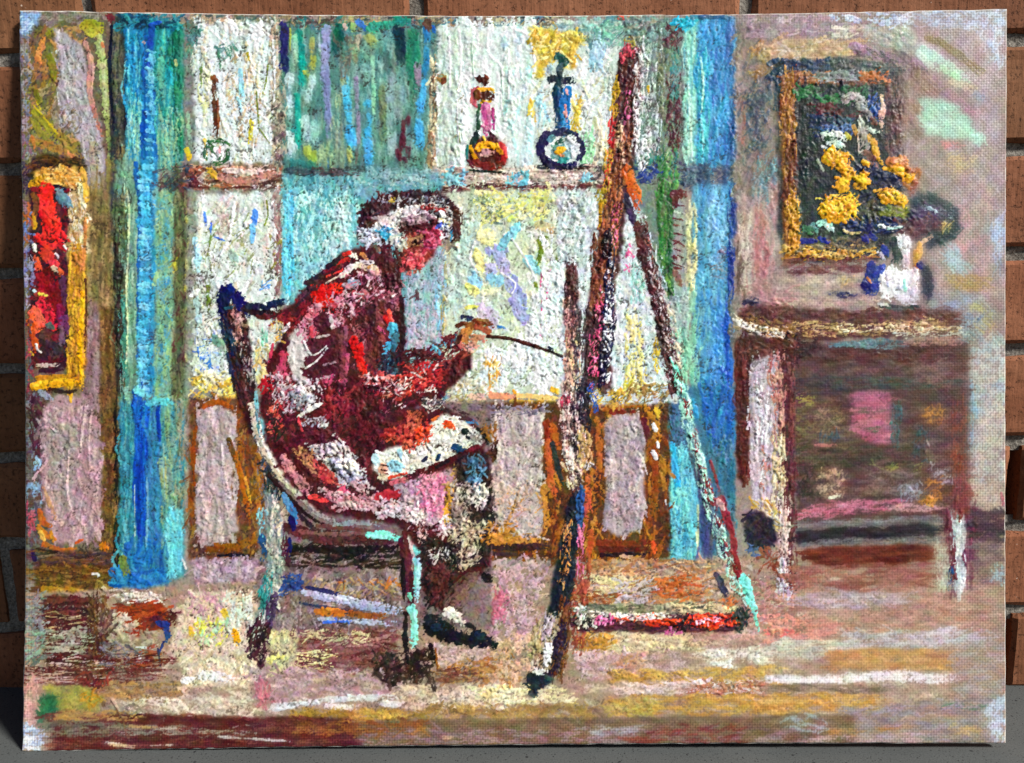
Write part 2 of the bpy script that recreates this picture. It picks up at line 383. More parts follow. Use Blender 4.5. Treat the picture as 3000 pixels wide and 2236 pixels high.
F('6a4e22 7a5c28 4f3a22 8a6a34 5c4020', '100 1655 340 1660 345 1740 110 1738', 110, 12, 70, -4, 10, dry=.3)
batch('''
d8d4cc 12 .2 3 272,1680 288,1682 292,1690
9a7424 26 .2 1.5 130,1725 200,1732 260,1734
b08a34 12 .25 1.5 170,1728 250,1730
8a7438 40 .3 1.6 290,1715 320,1730
c8b88c 14 .3 2.6 305,1722 318,1738
''')
# ------------------------------------------------------------------ red picture in an ochre frame at the left edge
CUR[0] = 1
P('3c2a20', '92 462 150 455 235 470 250 520 240 560 95 560', h=1, rough=.8)
F('4a3420 5a3c22 30221c 6a4a28', '95 462 235 468 240 520 95 520', 60, 12, 40, 0, 15)
P('3a2228', '88 545 205 545 205 1080 90 1080', h=.6, rough=.9)
F('4f2630 6a2a30 3a2030 702028', '92 550 205 550 205 1075 92 1075', 140, 22, 44, 70, 40)
P('d0a050', '104 505 120 496 225 490 242 530 235 548 130 546 100 534', h=3, rough=.8, var=.14)
F('dcae5e c48c3a e4bf78 b87c34', '110 498 236 495 240 545 110 540', 60, 14, 40, 5, 20, dry=.25, h=2)
P('c2a878', '205 560 250 545 262 600 255 760 200 760 205 650', h=1.4, rough=.9, dry=.1)
F('d8ccb0 c8b48c b09060 a08048 dcd2bc', '205 560 255 550 255 740 205 740', 60, 14, 50, 90, 25, dry=.3, h=1.5)
P('b4862e', '202 740 250 730 255 900 248 1135 190 1140 208 1000', h=2, rough=.8, tex='v')
F('c89a30 e0b040 b07c28 d8a838 9a6c28 c4884a', '205 720 248 720 248 1135 195 1135', 130, 13, 70, 91, 5, dry=.3, h=1.8)
batch('''
e8b020 14 .1 3 243,860 240,960 232,1040
e4aa18 12 .15 3 238,1000 240,1080 236,1130
e8bc34 12 .2 2.4 206,770 205,810
c88850 12 .25 2 252,640 250,720 246,790
5a3422 9 .3 1 252,820 254,920 250,1040
d8a848 22 .2 2.5 240,500 252,540 256,590
e6d8a8 20 .2 3 230,540 240,552
d9a020 30 .15 3.4 96,540 120,534
b88a1c 22 .2 3 98,536 130,520
7f2030 26 .1 1.8 100,556 140,562 200,558
232036 30 .2 1 150,552 190,552
dc2f28 60 .08 3.4 138,560 140,590 148,640 165,700
d42a2a 56 .1 3 120,590 150,640 160,690
e84038 34 .2 2.6 130,600 150,620 165,660
e03a34 28 .15 2.6 110,690 140,720 170,718
d83030 36 .1 3 120,700 160,680 195,700
b01f28 26 .2 2 180,720 196,735
6f8f98 40 .1 3 176,570 200,590 205,600
5d7d8c 24 .25 2.4 168,578 195,606
7a5030 26 .2 2 98,570 108,590 100,640
c09028 18 .15 2.6 100,640 104,670
c03c30 46 .12 2.8 130,740 150,760 165,790
d85a3c 34 .2 2.4 108,760 116,790
d04850 26 .2 2.6 150,770 172,780
f0e8e4 17 .05 5 101,722 104,736
e8d8d8 9 .1 4 164,745 172,752 168,762
eadcdc 9 .1 4 190,722 196,730
5a1a18 46 .1 2 140,800 150,840
7c1820 70 .08 2.8 140,830 150,880 160,920
8c1c26 40 .15 2.4 120,810 130,850
6a1420 40 .15 2.2 165,850 180,890
d8c0a0 20 .08 4.4 160,785 170,795
d06030 22 .2 3 178,790 180,806
a83a34 30 .25 2 110,860 140,870
d8c850 14 .25 3 118,862 140,866
c8dce4 14 .2 3 100,850 106,856
d8384a 44 .1 3 120,890 135,905 150,915
cc3040 40 .15 2.6 140,900 150,950 170,960
e06a50 48 .1 3.2 104,910 110,940 130,950
d85c3c 30 .15 3 96,930 105,970 125,960
7a2440 40 .15 2 180,900 185,960
6a3a60 34 .2 1.8 190,930 195,980
54304c 30 .3 1.6 186,820 192,900
506058 26 .15 2.2 146,950 152,960
b85020 30 .1 3.4 92,950 100,990 108,1030
c86428 16 .2 3 84,940 96,980
5a3a38 50 .15 1.8 130,980 160,1000 165,1040
40303a 40 .2 1.6 150,1010 180,1030
7a2a34 30 .25 1.8 160,990 185,985
6a4a60 22 .25 1.6 180,960 186,1010
c8a030 16 .15 3 88,1030 100,1042
e4dcd4 9 .05 4.5 108,1010 112,1026 122,1032
5a2028 20 .2 2.2 100,1050 140,1064 185,1050
bcaaa0 16 .3 1.6 110,1072 180,1068
3a2228 16 .2 1.4 120,1085 185,1084
e8b424 24 .06 3.6 100,1130 150,1118 225,1118
d8a020 22 .1 3.4 98,1135 160,1128 235,1120
b88420 16 .2 2.6 110,1108 190,1102 230,1108
f0c040 12 .1 4 102,1128 120,1122
3a2a24 18 .2 1 150,1142 200,1148 240,1138
8a94a0 26 .3 1 120,1150 150,1170
''')
F('5a74a8 7088b8 8a6a78 b06838', '66 580 92 580 92 700 66 700', 26, 14, 30, 90, 30, dry=.3, h=.2)
F('6a78a0 8a8aa8 a0a0b0', '68 700 96 700 96 900 68 900', 36, 14, 30, 90, 30, dry=.35, h=.2)
F('a04a50 7a3a44 505a5c', '70 930 96 930 92 1140 72 1140', 40, 14, 30, 90, 30, dry=.35, h=.2)
# ------------------------------------------------------------------ blue curtain / left column
CUR[0] = 2
P('3a4444', '330 50 372 50 380 560 372 1130 345 1130 326 560', tex='v', h=1.4, rough=.7)
F('4a4c4a 34383c 5a5c50 6a6a54 464a40', '328 70 372 70 372 480 332 480', 90, 13, 80, 90, 4, dry=.3, h=1.3)
F('6a6a48 7a7450 5a5c44 80805c', '335 440 372 440 366 900 338 900', 80, 13, 80, 90, 4, dry=.3, h=1.3)
batch('''
1f2430 14 .1 2 330,80 322,180 326,280 336,380
23262c 12 .15 2 372,90 374,200 368,300 372,430
6a2a34 26 .2 1.2 322,46 330,62
''')
P('2a88b0', '366 44 425 44 430 250 420 470 372 470 374 240', tex='v', h=1.6, rough=.6, var=.2)
F('2f92bc 3aa4c8 2478a4 62b8c8 8fccc8:.5 1f5f90', '372 90 424 90 418 460 376 460', 130, 10, 110, 90, 3, dry=.32, h=1.2)
F('7fc0bc 9ccfc0 5aa8a8 8fc4a8', '372 300 412 300 410 480 378 480', 40, 9, 70, 90, 4, dry=.38)
P('1c66a0', '420 60 470 60 466 600 420 600', tex='v', h=1, rough=.6)
F('1d62a8 164e98 2a7cb8 1a74a4', '424 80 462 80 456 600 418 600', 90, 12, 80, 90, 5, dry=.25)
P('2b8f9a', '455 60 545 60 550 330 545 500 470 500 460 300', tex='v', h=1.2, rough=.7)
F('2c98a4 3aa8b0 2a8486 48a894 247c80 6ab8a0', '460 90 520 90 525 420 464 420', 120, 14, 100, 88, 6, dry=.28)
F('1f6e58 2a7c60 175244 3a8a70', '505 70 548 100 550 420 520 500 510 300', 90, 14, 90, 90, 6, dry=.28)
F('6aa898 8ab890 9ac49c 5a9a8c', '462 320 528 330 528 490 466 490', 70, 14, 60, 92, 10, dry=.33)
F('1a3a50 20506a 2a7890 3a9098 16344a', '350 44 545 48 530 82 350 80', 70, 16, 44, 10, 40, dry=.25, h=1.6)
batch('''
1a48a0 26 .1 1.6 446,80 440,140 432,200
2050b0 16 .15 1.6 455,70 470,68
1650a0 20 .15 1.4 424,330 420,420
1d55a8 16 .2 1.4 436,270 450,290
6ab4cc 24 .3 2 445,160 450,190
7cc0d4 20 .35 2 440,205 446,250
62b0cc 18 .3 1.8 440,270 448,300
5ab0d0 24 .25 2 446,320 448,350
4aa4cc 20 .3 2 444,370 446,380
123a78 10 .2 1 428,330 430,345
d8a090 10 .2 2.4 422,124 426,128
96a468 12 .3 1.6 516,180 520,195
''')
for yy in range(150, 480, 26):
    S('6ab8d4', 15, f'432,{yy} 458,{yy+6}', dry=.38, h=2)
# lower curtain: green-grey strip, cobalt line and the ladder of light-blue marks
P('6f9684', '345 470 418 470 412 760 408 1190 350 1190 352 900 338 640', tex='v', h=1, rough=.7, dry=.05)
F('78a08c 8cb09c 649080 5c7c6c 9ab8a0 83a88c', '360 480 414 480 406 1180 358 1180', 150, 13, 90, 90, 4, dry=.3)
F('4e5c48 5a6850 44503e 6a7450', '338 560 372 560 372 1180 345 1180', 110, 12, 80, 91, 5, dry=.3, h=1.3)
F('3f7a6c 54948a', '352 900 372 900 372 1180 352 1180', 30, 12, 80, 90, 4, dry=.3)
batch('''
1f5ea6 18 .05 1.6 400,480 412,600 410,720 408,900 406,1060
174e98 14 .1 1.6 402,500 414,640 412,780 406,940
2a6aa8 16 .2 1.4 395,500 404,560
b8c8a0 6 .15 2.6 374,560 380,640 376,760 372,860 376,960 370,1080
''')
P('3a90b8', '414 470 460 470 458 700 452 1160 404 1160 410 900 414 650', tex='v', h=1.2, rough=.8)
F('3aa0cc 2a80b0 50b0d4 2f6f98', '416 480 458 480 452 1140 408 1140', 110, 14, 40, 88, 14, dry=.25)
F('304a60 3f5060 5a4048', '414 690 452 690 452 1120 410 1120', 40, 11, 30, 60, 50, dry=.38)
yy = 490
_g = np.random.default_rng(3)
while yy < 1150:
    x = 430 + _g.normal() * 3 - (yy - 490) * .012
    S(['5fbadc', '74c8e4', '4aaad4', '86cce0'][_g.integers(4)], 17 + _g.random() * 10, f'{x-14},{yy+_g.normal()*3} {x+14},{yy+4+_g.normal()*4}', dry=.3, h=2.4)
    yy += 17 + _g.random() * 10
P('79a888', '455 550 515 520 520 760 508 1000 500 1180 452 1180 460 850', tex='v', h=.9, rough=.8, dry=.05)
F('8fb88c a4c094 6fa894 7cb0a8 9ab878 58a0a8', '458 550 515 540 506 1170 456 1170', 170, 14, 36, 85, 25, dry=.32)
F('4a98b8 3a88b0 62aabc', '458 600 500 600 498 1120 455 1120', 60, 13, 26, 60, 50, dry=.42)
P('5c6848', '512 480 560 480 570 820 560 1180 500 1180 514 840', tex='v', h=1, rough=.85)
F('4f5c40 6a744c 7a7c58 3f4434 8a8a64 5a3a38', '508 480 560 480 562 1180 505 1180', 150, 12, 44, 90, 14, dry=.32)
F('4a2a2e 5a3034 3a2428', '505 620 545 620 545 1060 505 1060', 26, 11, 26, 80, 30, dry=.36)
F('b0ac3c a4a040 c0b850', '498 760 520 760 520 800 498 800', 6, 14, 24, 80, 20); F('c0b440 ccc460 a8a048 d4cc80', '545 620 570 640 585 1120 550 1120', 70, 11, 50, 92, 8, dry=.32, h=1.6)
F('98905c a89c68', '470 470 560 470 560 560 470 560', 20, 12, 30, 70, 40, dry=.4)
F('2c2620 241f1c 3a2c20 1f2420', '338 1190 362 1190 362 1690 340 1690', 80, 13, 70, 90, 5, dry=.3)
F('2f2c28 3c3830 28241f', '338 620 356 620 358 1180 342 1180', 50, 9, 70, 90, 5, dry=.34)
# column foot: cobalt between teal
P('3f8a98', '356 1172 545 1172 540 1600 548 1690 500 1700 356 1690 350 1400', tex='v', h=1.3, rough=.7)
F('3f8c9c 4f9aa4 347888 6aa8a4 2a7090', '362 1180 395 1180 392 1640 360 1660', 90, 13, 110, 90, 3, dry=.3)
P('1548a6', '398 1182 432 1182 440 1340 432 1460 425 1560 402 1560 392 1400 402 1280', tex='v', h=1.4, rough=.6, var=.16)
F('1040a0 1c58b4 0e3a90 2468b8', '400 1185 434 1190 430 1560 398 1560', 70, 12, 110, 90, 3, dry=.2)
F('3a80a8 2f74a0 4a90ac 3c6c98', '432 1190 478 1190 478 1620 432 1620', 110, 13, 90, 90, 5, dry=.3)
F('6f9c8c 7aa494 5f9488 86a87c 98a468:.5', '474 1180 530 1180 520 1500 478 1560', 110, 14, 90, 90, 5, dry=.3)
F('8a8a70 74846c 9aa08a 5a6048', '520 1170 556 1170 560 1560 528 1560', 80, 13, 40, 90, 20, dry=.33)
P('6cc4c8', '492 1492 530 1488 536 1600 530 1680 490 1672 480 1580', h=1.4, tex='v', dry=.15)
F('74ccd0 84d4d4 58b0bc 60bcc8', '488 1495 534 1495 532 1680 486 1675', 70, 13, 50, 90, 14, dry=.3)
F('2468a8 1d58a0 3a80a8 2a70a0 185090', '360 1590 480 1590 486 1690 380 1740 356 1680', 100, 16, 60, 85, 14, dry=.25)
P('1e60a4', '365 1670 470 1670 500 1700 480 1740 520 1760 490 1770 440 1740 360 1745', tex='h', h=1)
F('2068b0 185498 2c78b0 3a88b0', '345 1672 480 1672 490 1700 470 1735 340 1742', 70, 18, 50, 10, 30, dry=.25)
batch('''
0f3f9c 14 .1 1.6 470,1184 462,1210 470,1290
b8c8bc 6 .42 2 396,1420 396,1560 398,1620
6aa4b8 8 .1 2.4 432,1400 434,1500 430,1600
86b4a8 7 .2 2 480,1300 484,1420 482,1500
a0b078 8 .3 1.6 486,1340 488,1460
6a7c40 34 .3 1.2 362,1640 372,1680
1d4484 26 .2 1.6 450,1740 490,1752 520,1760
5cc8d0 30 .2 1.8 440,1180 470,1176 500,1180
70ccd0 28 .3 2 400,1140 440,1165 450,1180
7cb8a0 24 .3 1.5 370,1140 380,1180
f0f0ec 9 .1 3.4 536,1640 546,1665
''')
# ------------------------------------------------------------------ back wall: windows, green curtain, shelf
CUR[0] = 0
# left upper pane
P('7a8078', '540 60 840 60 840 560 540 560', rough=.9, h=.4)
F('6a6a58 5a7068 8a8a74 a09078 4a5a58 b8a888', '545 44 850 44 850 80 545 80', 80, 16, 34, 0, 40, dry=.25)
P('d2dfdc', '572 70 690 66 800 72 818 200 812 380 800 480 640 482 568 470 572 300', tex='v', var=.07, h=2, rough=.85, dry=.16)
F('dce8e6:3 cfdcda:2 c4d2cc d8dcc8 bcc8bc c8c0a8', '566 70 815 70 812 480 566 475', 260, 22, 60, 90, 14, dry=.34, h=1.8)
F('c8b898 b8a888 d0c4a8 a89878', '660 140 760 120 770 420 690 400', 70, 14, 40, 80, 30, dry=.4, h=1.6)
F('b8a890 a09078 c8b8a0 8a7a68', '792 80 832 80 836 480 800 480', 90, 12, 50, 90, 10, dry=.33, h=1.6)
F('dce4bc d0d8a0', '590 200 620 200 610 340 580 340', 24, 14, 44, 95, 10, dry=.3)
F('7a9a90 5a8a80 4a7a70', '550 70 590 90 560 160 545 160', 24, 13, 30, 80, 30, dry=.3); F('4a7a6a 7aa898', '640 130 690 130 680 190 645 180', 20, 12, 20, 60, 50, dry=.4)
batch('''
9ad0e0 22 .25 1.8 704,205 712,300
a8d8e4 16 .3 1.6 700,290 708,330
c8c040 14 .2 1.8 736,350 730,420
d0cc58 10 .2 1.8 742,360 738,410
a09030 9 .2 1.8 726,155 732,180
f0f4f2 7 .05 3.4 660,74 664,110 672,130
f0f4f2 7 .05 3.2 620,90 660,130
eef2f0 7 .1 3 724,210 728,300 716,360
e8eeec 8 .1 3 800,120 806,240 800,340
6a8a48 12 .35 1.6 590,200 592,260
7a8a3a 8 .3 1.6 786,190 780,240 770,280
74843a 9 .3 1.6 752,270 756,330 762,400
7a8a44 9 .3 1.6 762,380 790,420
5a8a70 14 .35 1.6 640,150 650,210
d8b860 12 .3 1.6 600,410 606,470
c8b030 20 .3 2.2 550,440 556,470
88a890 14 .3 1.6 552,330 556,420
''')
# shelf below it
P('8a7a68', '540 480 840 480 840 560 540 570', rough=.9, h=.6)
F('c8b8a8 b89078 d8ccc0 7a5a48 9a5a40 e0d8d0 5a3a34', '545 490 840 490 840 555 545 560', 130, 15, 44, 4, 16, dry=.33, h=1.6)
batch('''
c8a840 30 .2 2.4 618,500 630,520
b08070 26 .25 1.8 650,520 700,530 760,524
d8c8bc 20 .25 2 660,500 740,506 800,500
5a3830 12 .3 1.2 560,545 640,556 720,548 800,556
c08878 26 .3 1.6 760,518 800,510
5a302c 20 .3 1.2 565,520 580,540
''')
F('5a3434 4a3034 6a4a4c 3a4a5a', '455 488 560 488 560 560 460 560', 50, 14, 34, 30, 40, dry=.35)
# left lower pane
P('8a9080', '550 555 835 555 830 1170 540 1170', rough=.9, h=.4)
P('d0dad2', '580 570 800 562 822 700 815 1000 800 1110 640 1120 570 1110 578 800', tex='v', var=.08, h=1.8, rough=.9, dry=.2)
F('dce6e2:3 ccd8d4:2 d8dcc8 c0ccb8 b8c0a8 d4c8c0', '570 565 820 565 820 1110 570 1110', 300, 22, 46, 85, 28, dry=.36, h=1.8)
F('9aa070 88906a a8a880 707a50', '600 620 760 620 740 800 600 800', 60, 11, 34, 60, 40, dry=.48, h=1.2)
F('8a9270 9aa088', '590 780 640 780 640 1040 590 1040', 34, 11, 28, 80, 40, dry=.48)
F('a8b4c8 8aa4d0 b4c4d4', '575 960 650 960 640 1090 575 1090', 26, 14, 28, 80, 40, dry=.42); F('4a78c8 5a84d0 3a68b8', '580 980 640 980 630 1080 580 1080', 18, 10, 26, 70, 50, dry=.44)
F('dcd06a e0d890 d0b850 c8a848 e4e0c0', '570 1095 720 1100 715 1170 560 1170', 70, 16, 34, 20, 50, dry=.33, h=1.8)
F('d8ccc4 c8b8b0 b8b0a8', '640 600 700 600 690 690 640 690', 26, 16, 40, 75, 20, dry=.25)
batch('''
5a8ae0 11 .2 2 600,625 604,660
4a7ad8 11 .2 2 620,655 618,690
4a78c8 9 .25 2 630,695 660,706
5a98e8 22 .15 1.8 748,620 746,660
78b8e8 20 .2 1.8 742,660 740,710
3a78d0 11 .2 1.8 738,640 752,650
7a8a38 9 .25 1.8 782,590 786,630 776,660
b0d8e8 24 .2 2 572,700 580,740 584,800
a8c4c8 34 .25 1.8 580,880 586,960
e8e8d0 22 .2 2 585,600 588,660 582,720
8aa890 34 .25 1.8 646,1000 656,1030
6f9a88 26 .2 1.8 630,990 640,1010
6a7c34 16 .35 1.8 610,840 614,940
78884a 12 .35 1.8 620,690 606,760
a4bcb0 30 .3 1.6 680,740 690,770
eef2ee 9 .1 3.2 690,580 672,700 640,760
f0f4f0 9 .1 3 800,600 806,720 800,820
c8c0b0 16 .3 1.8 690,830 700,900
''')
F('8a6a68 a08a84 7a5c5c 9a8c84', '800 560 836 560 838 860 810 860', 60, 12, 44, 90, 16, dry=.33)
F('7a7a3c 8a8a4a', '790 690 830 700 826 830 800 830', 16, 10, 26, 70, 40, dry=.45); F('5a94d8 78b0e4', '770 820 810 830 800 850 770 850', 8, 10, 20, 20, 40, dry=.3)
# green curtain between the panes
P('55807a', '822 70 1290 60 1285 520 830 520', tex='v', rough=.85, h=.8)
F('6a6a5a 4a5a54 8a8468 3a4a48 a89a70 5a4a4a 3a7a78', '830 44 1290 46 1290 84 830 80', 110, 15, 34, 5, 45, dry=.25)
F('5a9088 7aa89c 4a8078 6a9a8c 86b0a4 708a7c 4f7a70', '835 80 1280 80 1270 500 840 500', 520, 18, 60, 90, 12, dry=.33)
batch('''
2a2c68 34 .1 1.6 832,78 834,130 830,190
232858 26 .2 1.4 836,150 838,210
a8b84a 8 .2 1.6 851,85 850,150
1f8a80 30 .15 1.5 878,100 884,170 890,240
22a090 22 .15 1.6 886,170 884,250
1c9a8a 20 .15 1.6 870,280 876,370 872,430
2aa896 18 .2 1.6 872,330 870,420
8ac4a4 22 .2 1.6 866,110 868,180
9ed0b0 14 .25 1.6 862,130 866,190
a4a858 26 .25 1.4 916,120 914,150
a8ac50 28 .25 1.4 918,175 916,200
98a04a 24 .3 1.4 900,215 912,230
b8d4d0 30 .2 1.6 914,225 910,260
a4c8c4 26 .2 1.6 906,270 902,300
8a94bc 34 .12 1.7 958,84 952,160 956,260
8088b4 30 .15 1.6 956,200 960,300 962,380
949cc4 22 .2 1.6 950,130 948,220
7a84ac 28 .25 1.4 964,340 968,400
9cc0c0 10 .1 2.2 934,100 938,150
1c6856 40 .15 1.4 990,84 988,140
18584c 34 .2 1.4 996,100 982,160
c8b4ac 18 .3 1.6 1010,75 1014,86
8ab070 26 .25 1.6 1034,75 1040,100
4a78c0 26 .2 1.6 1052,66 1062,78
3a68b8 20 .25 1.6 1068,80 1072,86
3a9a84 40 .2 1.6 1090,80 1130,76 1180,72
2a8a74 36 .2 1.6 1160,60 1200,70
a0a860 34 .3 1.4 1080,110 1100,130
b4a890 24 .3 1.4 1050,110 1044,150
8ab890 26 .3 1.4 1034,130 1040,180
22404c 44 .15 1.5 1160,90 1172,130 1176,180
1c3444 28 .2 1.4 1178,90 1180,150
2c7c60 44 .15 1.4 1208,100 1210,160 1206,230
2a8a68 26 .25 1.4 1222,130 1220,260
347a68 30 .3 1.2 1212,230 1214,290
6a7a74 26 .3 1.2 1150,180 1160,260
4c6a66 30 .35 1.2 1130,160 1140,220
58bcdc 34 .15 2 1014,260 1012,280
48b0da 36 .15 2 1016,300 1018,320
50b4dc 30 .2 1.8 1022,340 1024,356
44acd8 36 .15 2 1024,380 1030,420
52b4dc 36 .18 2 1028,400 1036,430
48acd4 34 .18 2 1078,300 1080,310
54b4d8 32 .22 1.8 1080,345 1084,360
46a8d4 38 .2 2 1078,385 1082,395
52b0dc 42 .18 2 1076,420 1084,450
4cacd8 38 .2 2 1076,460 1080,480
5ab8dc 28 .2 1.8 1010,230 1014,240
a4b070 24 .3 1.4 1006,235 1012,250
8a86a0 20 .3 1.4 1044,230 1046,330
8f8aa0 18 .35 1.4 1050,330 1052,420
7fb4a8 34 .3 1.2 1070,200 1076,260
8ec8a8 16 .25 1.6 1092,170 1094,260 1096,360
7c9c96 46 .25 1.3 1130,260 1136,400
86a8a4 50 .2 1.2 1150,230 1160,340
7c9a98 40 .25 1.2 1170,260 1172,350
6a7c60 26 .3 1.2 1120,260 1124,420
90b4b0 40 .3 1.3 1150,400 1150,460
54202c 22 .15 2 1198,345 1196,365
5a2834 20 .2 2 1184,360 1180,400
542430 24 .2 2 1180,400 1176,440
5a2a34 26 .2 2 1166,450 1172,470
602c38 22 .25 2 1196,440 1196,460
4f2430 18 .25 2 1185,465 1190,475
4ab0e0 30 .15 2 1246,240 1242,250
54b4e0 30 .15 2 1240,265 1236,310
48aadc 30 .2 2 1232,300 1232,330
50b0e0 34 .18 2 1226,360 1228,400
4aa8dc 36 .2 2 1226,400 1232,430
2f80b0 34 .2 1.8 1250,90 1254,130
3a8ab4 26 .25 1.6 1250,140 1248,200
347ca8 24 .3 1.4 1246,180 1244,225
1c60b4 26 .2 2 1268,80 1276,95
5a4438 34 .2 1.6 1252,66 1262,86
8a7a90 24 .3 1.4 1224,190 1226,260
c4e0dc 34 .2 1.7 848,230 852,250
bcdcd8 32 .25 1.7 848,290 852,320
a8d0cc 24 .3 1.6 850,330 852,350
d0e4e0 30 .2 1.7 850,395 854,420
c4dcd8 34 .2 1.7 854,430 860,450
b8d8d0 40 .3 1.5 896,350 904,420
8fc4b4 30 .3 1.5 920,360 924,430
a8bc50 34 .2 1.5 902,440 916,470
98b048 26 .25 1.5 922,450 926,480
2a8a84 26 .25 1.5 860,380 864,384
2a7a78 34 .2 1.5 860,480 940,490
3a70a8 30 .25 1.5 950,476 970,490
a8b460 26 .3 1.4 1022,440 1030,470
6a5c60 14 .3 1.3 1046,440 1044,480
4f8a70 16 .3 1.4 1204,240 1208,320
''')
F('88a078 9ab08c 7a9a80', '940 400 1010 400 1010 490 930 490', 40, 15, 40, 90, 14, dry=.35)
F('b8c8a0 8a9a80 6a8a80', '975 250 1000 250 1000 420 975 420', 26, 12, 50, 90, 10, dry=.36)
F('7a6a58 8a8068 5a5a50', '985 110 1050 110 1030 220 985 220', 30, 13, 34, 80, 40, dry=.4)
# frame between curtain and right pane
F('c8b890 d8cca4 a88860 8a7050 e0d4a8 6a5440', '1262 170 1290 170 1284 490 1255 490', 120, 12, 40, 90, 12, dry=.33, h=1.6)
F('8a8a78 a09a88 b0a890', '790 250 840 250 832 490 800 490', 60, 12, 36, 90, 20, dry=.36, h=1.4); F('6a6258 5a5450', '800 300 832 300 830 480 805 480', 30, 11, 30, 80, 30, dry=.44)
# right upper pane
P('c4d4cc', '1286 70 1560 70 1790 60 1900 60 1900 500 1280 500', tex='v', var=.06, h=1.2, rough=.55)
F('6a6858 7a7060 3a3a40 9a8a60 4a6a78 b8b090 5a8890', '1285 44 1640 46 1640 82 1285 80', 90, 14, 34, 5, 40, dry=.25)
P('d6e4de', '1290 85 1420 78 1550 82 1566 200 1550 470 1290 480', tex='v', var=.05, h=2.2, rough=.2)
F('dcece6:3 d0e0d8:3 c4d4ca b8ccc0 e4f0ec:2 ccdad0', '1290 84 1556 84 1550 480 1290 480', 170, 34, 110, 90, 6, dry=.22, h=1.6)
F('b4c8bc a8bcae bcc8b8', '1290 100 1350 100 1350 480 1290 480', 60, 20, 70, 90, 8, dry=.35)
F('c8dce0 b0d4d4 d8e8e0', '1500 90 1560 90 1560 480 1480 480', 50, 24, 70, 92, 8, dry=.3)
F('9a9870 8a8a5a a4a080', '1335 250 1360 250 1350 420 1338 420', 14, 9, 26, 90, 30, dry=.45)
batch('''
f0f8f4 7 .02 3.6 1345,90 1352,200 1340,300 1344,420
f0f8f4 8 .02 3.4 1430,80 1432,160 1470,200 1468,300 1480,360
f2f8f6 8 .02 3.6 1500,85 1550,110 1568,200 1560,240 1580,270 1572,300
eef6f4 7 .05 3.2 1490,150 1492,260 1484,340
f0f6f4 8 .05 3.2 1316,110 1320,260
9cb4a8 7 .2 1 1466,210 1474,300
8aa498 6 .2 1 1380,130 1388,240
b8d8d8 30 .25 1.2 1478,120 1484,150
a8d0d0 22 .3 1.2 1486,300 1478,340
d8e4dc 60 .15 1.6 1400,400 1380,480
e8f4f0 26 .1 2 1350,470 1356,490
''')
blob('a47c50', 1292, 232, 17, 17, 0, h=1.4, dry=.15); blob('7c4030', 1300, 240, 12, 8, -50, h=1.4, dry=.25); blob('8c9a80', 1290, 224, 8, 5, 0, h=1, dry=.2)
# around the blue flask
F('9ab8ac 86a8a0 7aa098 b0c4b8 5a8088', '1640 56 1900 56 1890 140 1740 130 1650 80', 130, 20, 50, 10, 30, dry=.3)
F('70a898 88bca8', '1740 70 1880 70 1870 130 1760 130', 40, 20, 40, 10, 30, dry=.35); F('c84840 d86050', '1816 46 1868 46 1866 62 1818 62', 12, 12, 20, 0, 20, h=.4)
P('d0b44c', '1548 82 1580 88 1640 92 1690 96 1716 124 1680 150 1690 220 1660 236 1668 180 1640 150 1600 190 1590 240 1570 230 1580 150', h=2.4, rough=.7, dry=.1)
F('d8c058 c8a840 e0d078 b89838 e4d890', '1550 84 1712 100 1710 130 1680 160 1690 230 1660 235 1640 160 1595 200 1580 235 1570 160', 80, 14, 40, 20, 60, dry=.3, h=2)
P('d6e2dc', '1575 240 1790 150 1800 480 1575 490', tex='v', dry=.25, h=1.4, var=.06, rough=.7)
F('dfeae6:3 c8d8d8:2 d8d8c4 c4c8a8 e8eeea', '1575 240 1620 250 1680 240 1720 140 1795 150 1790 480 1575 485', 200, 18, 50, 80, 25, dry=.34, h=1.6)
F('a8ccdc b4d8e0 9ac4d4', '1730 120 1770 130 1760 210 1735 200', 26, 16, 44, 90, 14, dry=.3); F('b0d4dc 9cc8d4', '1575 280 1600 260 1600 350 1580 350', 12, 14, 40, 80, 20, dry=.3)
F('c8b850 d0a840', '1545 300 1570 300 1568 340 1548 340', 10, 11, 24, 80, 20); F('d4b850 c8a840 dcc878', '1672 300 1700 300 1700 380 1680 390', 30, 12, 34, 80, 20, dry=.3)
F('a0d8a8 90d0a0 b4dcb4', '1700 385 1740 385 1738 480 1698 490', 34, 16, 44, 88, 12, dry=.3, h=1.4); F('d8d0b8 c8c0a8', '1740 370 1780 350 1775 480 1745 480', 26, 14, 44, 90, 12, dry=.33)
F('b8c8c0 98b0a8 d8e0d4', '1790 130 1800 260 1780 350 1770 200', 30, 14, 40, 90, 14, dry=.36)
# ------------------------------------------------------------------ shelf on the right
CUR[0] = 3
P('b8aca0', '1270 492 1790 484 1785 552 1276 556', tex='h', rough=.9, h=1.4, dry=.05)
F('cfc4b4 b89c90 d8d0c4 9a8078 c8b0a4 e4dcd0', '1280 494 1780 488 1780 545 1280 550', 170, 13, 60, 2, 8, dry=.33, h=1.8)
F('78b8c4 8ac4cc 64a8b8', '1300 500 1366 500 1360 545 1300 540', 26, 16, 34, 30, 40, dry=.33); F('68b4c4 7cc4cc', '1480 505 1545 505 1545 550 1490 548', 26, 16, 26, 60, 40, dry=.3); F('80bcc8', '1708 510 1735 510 1730 540 1712 540', 8, 13, 22, 60, 30)
F('5a3034 6a3c3c 4a2c30 7a504c', '1285 545 1780 540 1780 562 1290 566', 100, 10, 50, 1, 8, dry=.33, h=1.2)
F('4a4040 5a4a50 6a6a6c', '1740 490 1790 488 1790 530 1740 520', 16, 13, 26, 20, 30, dry=.36)
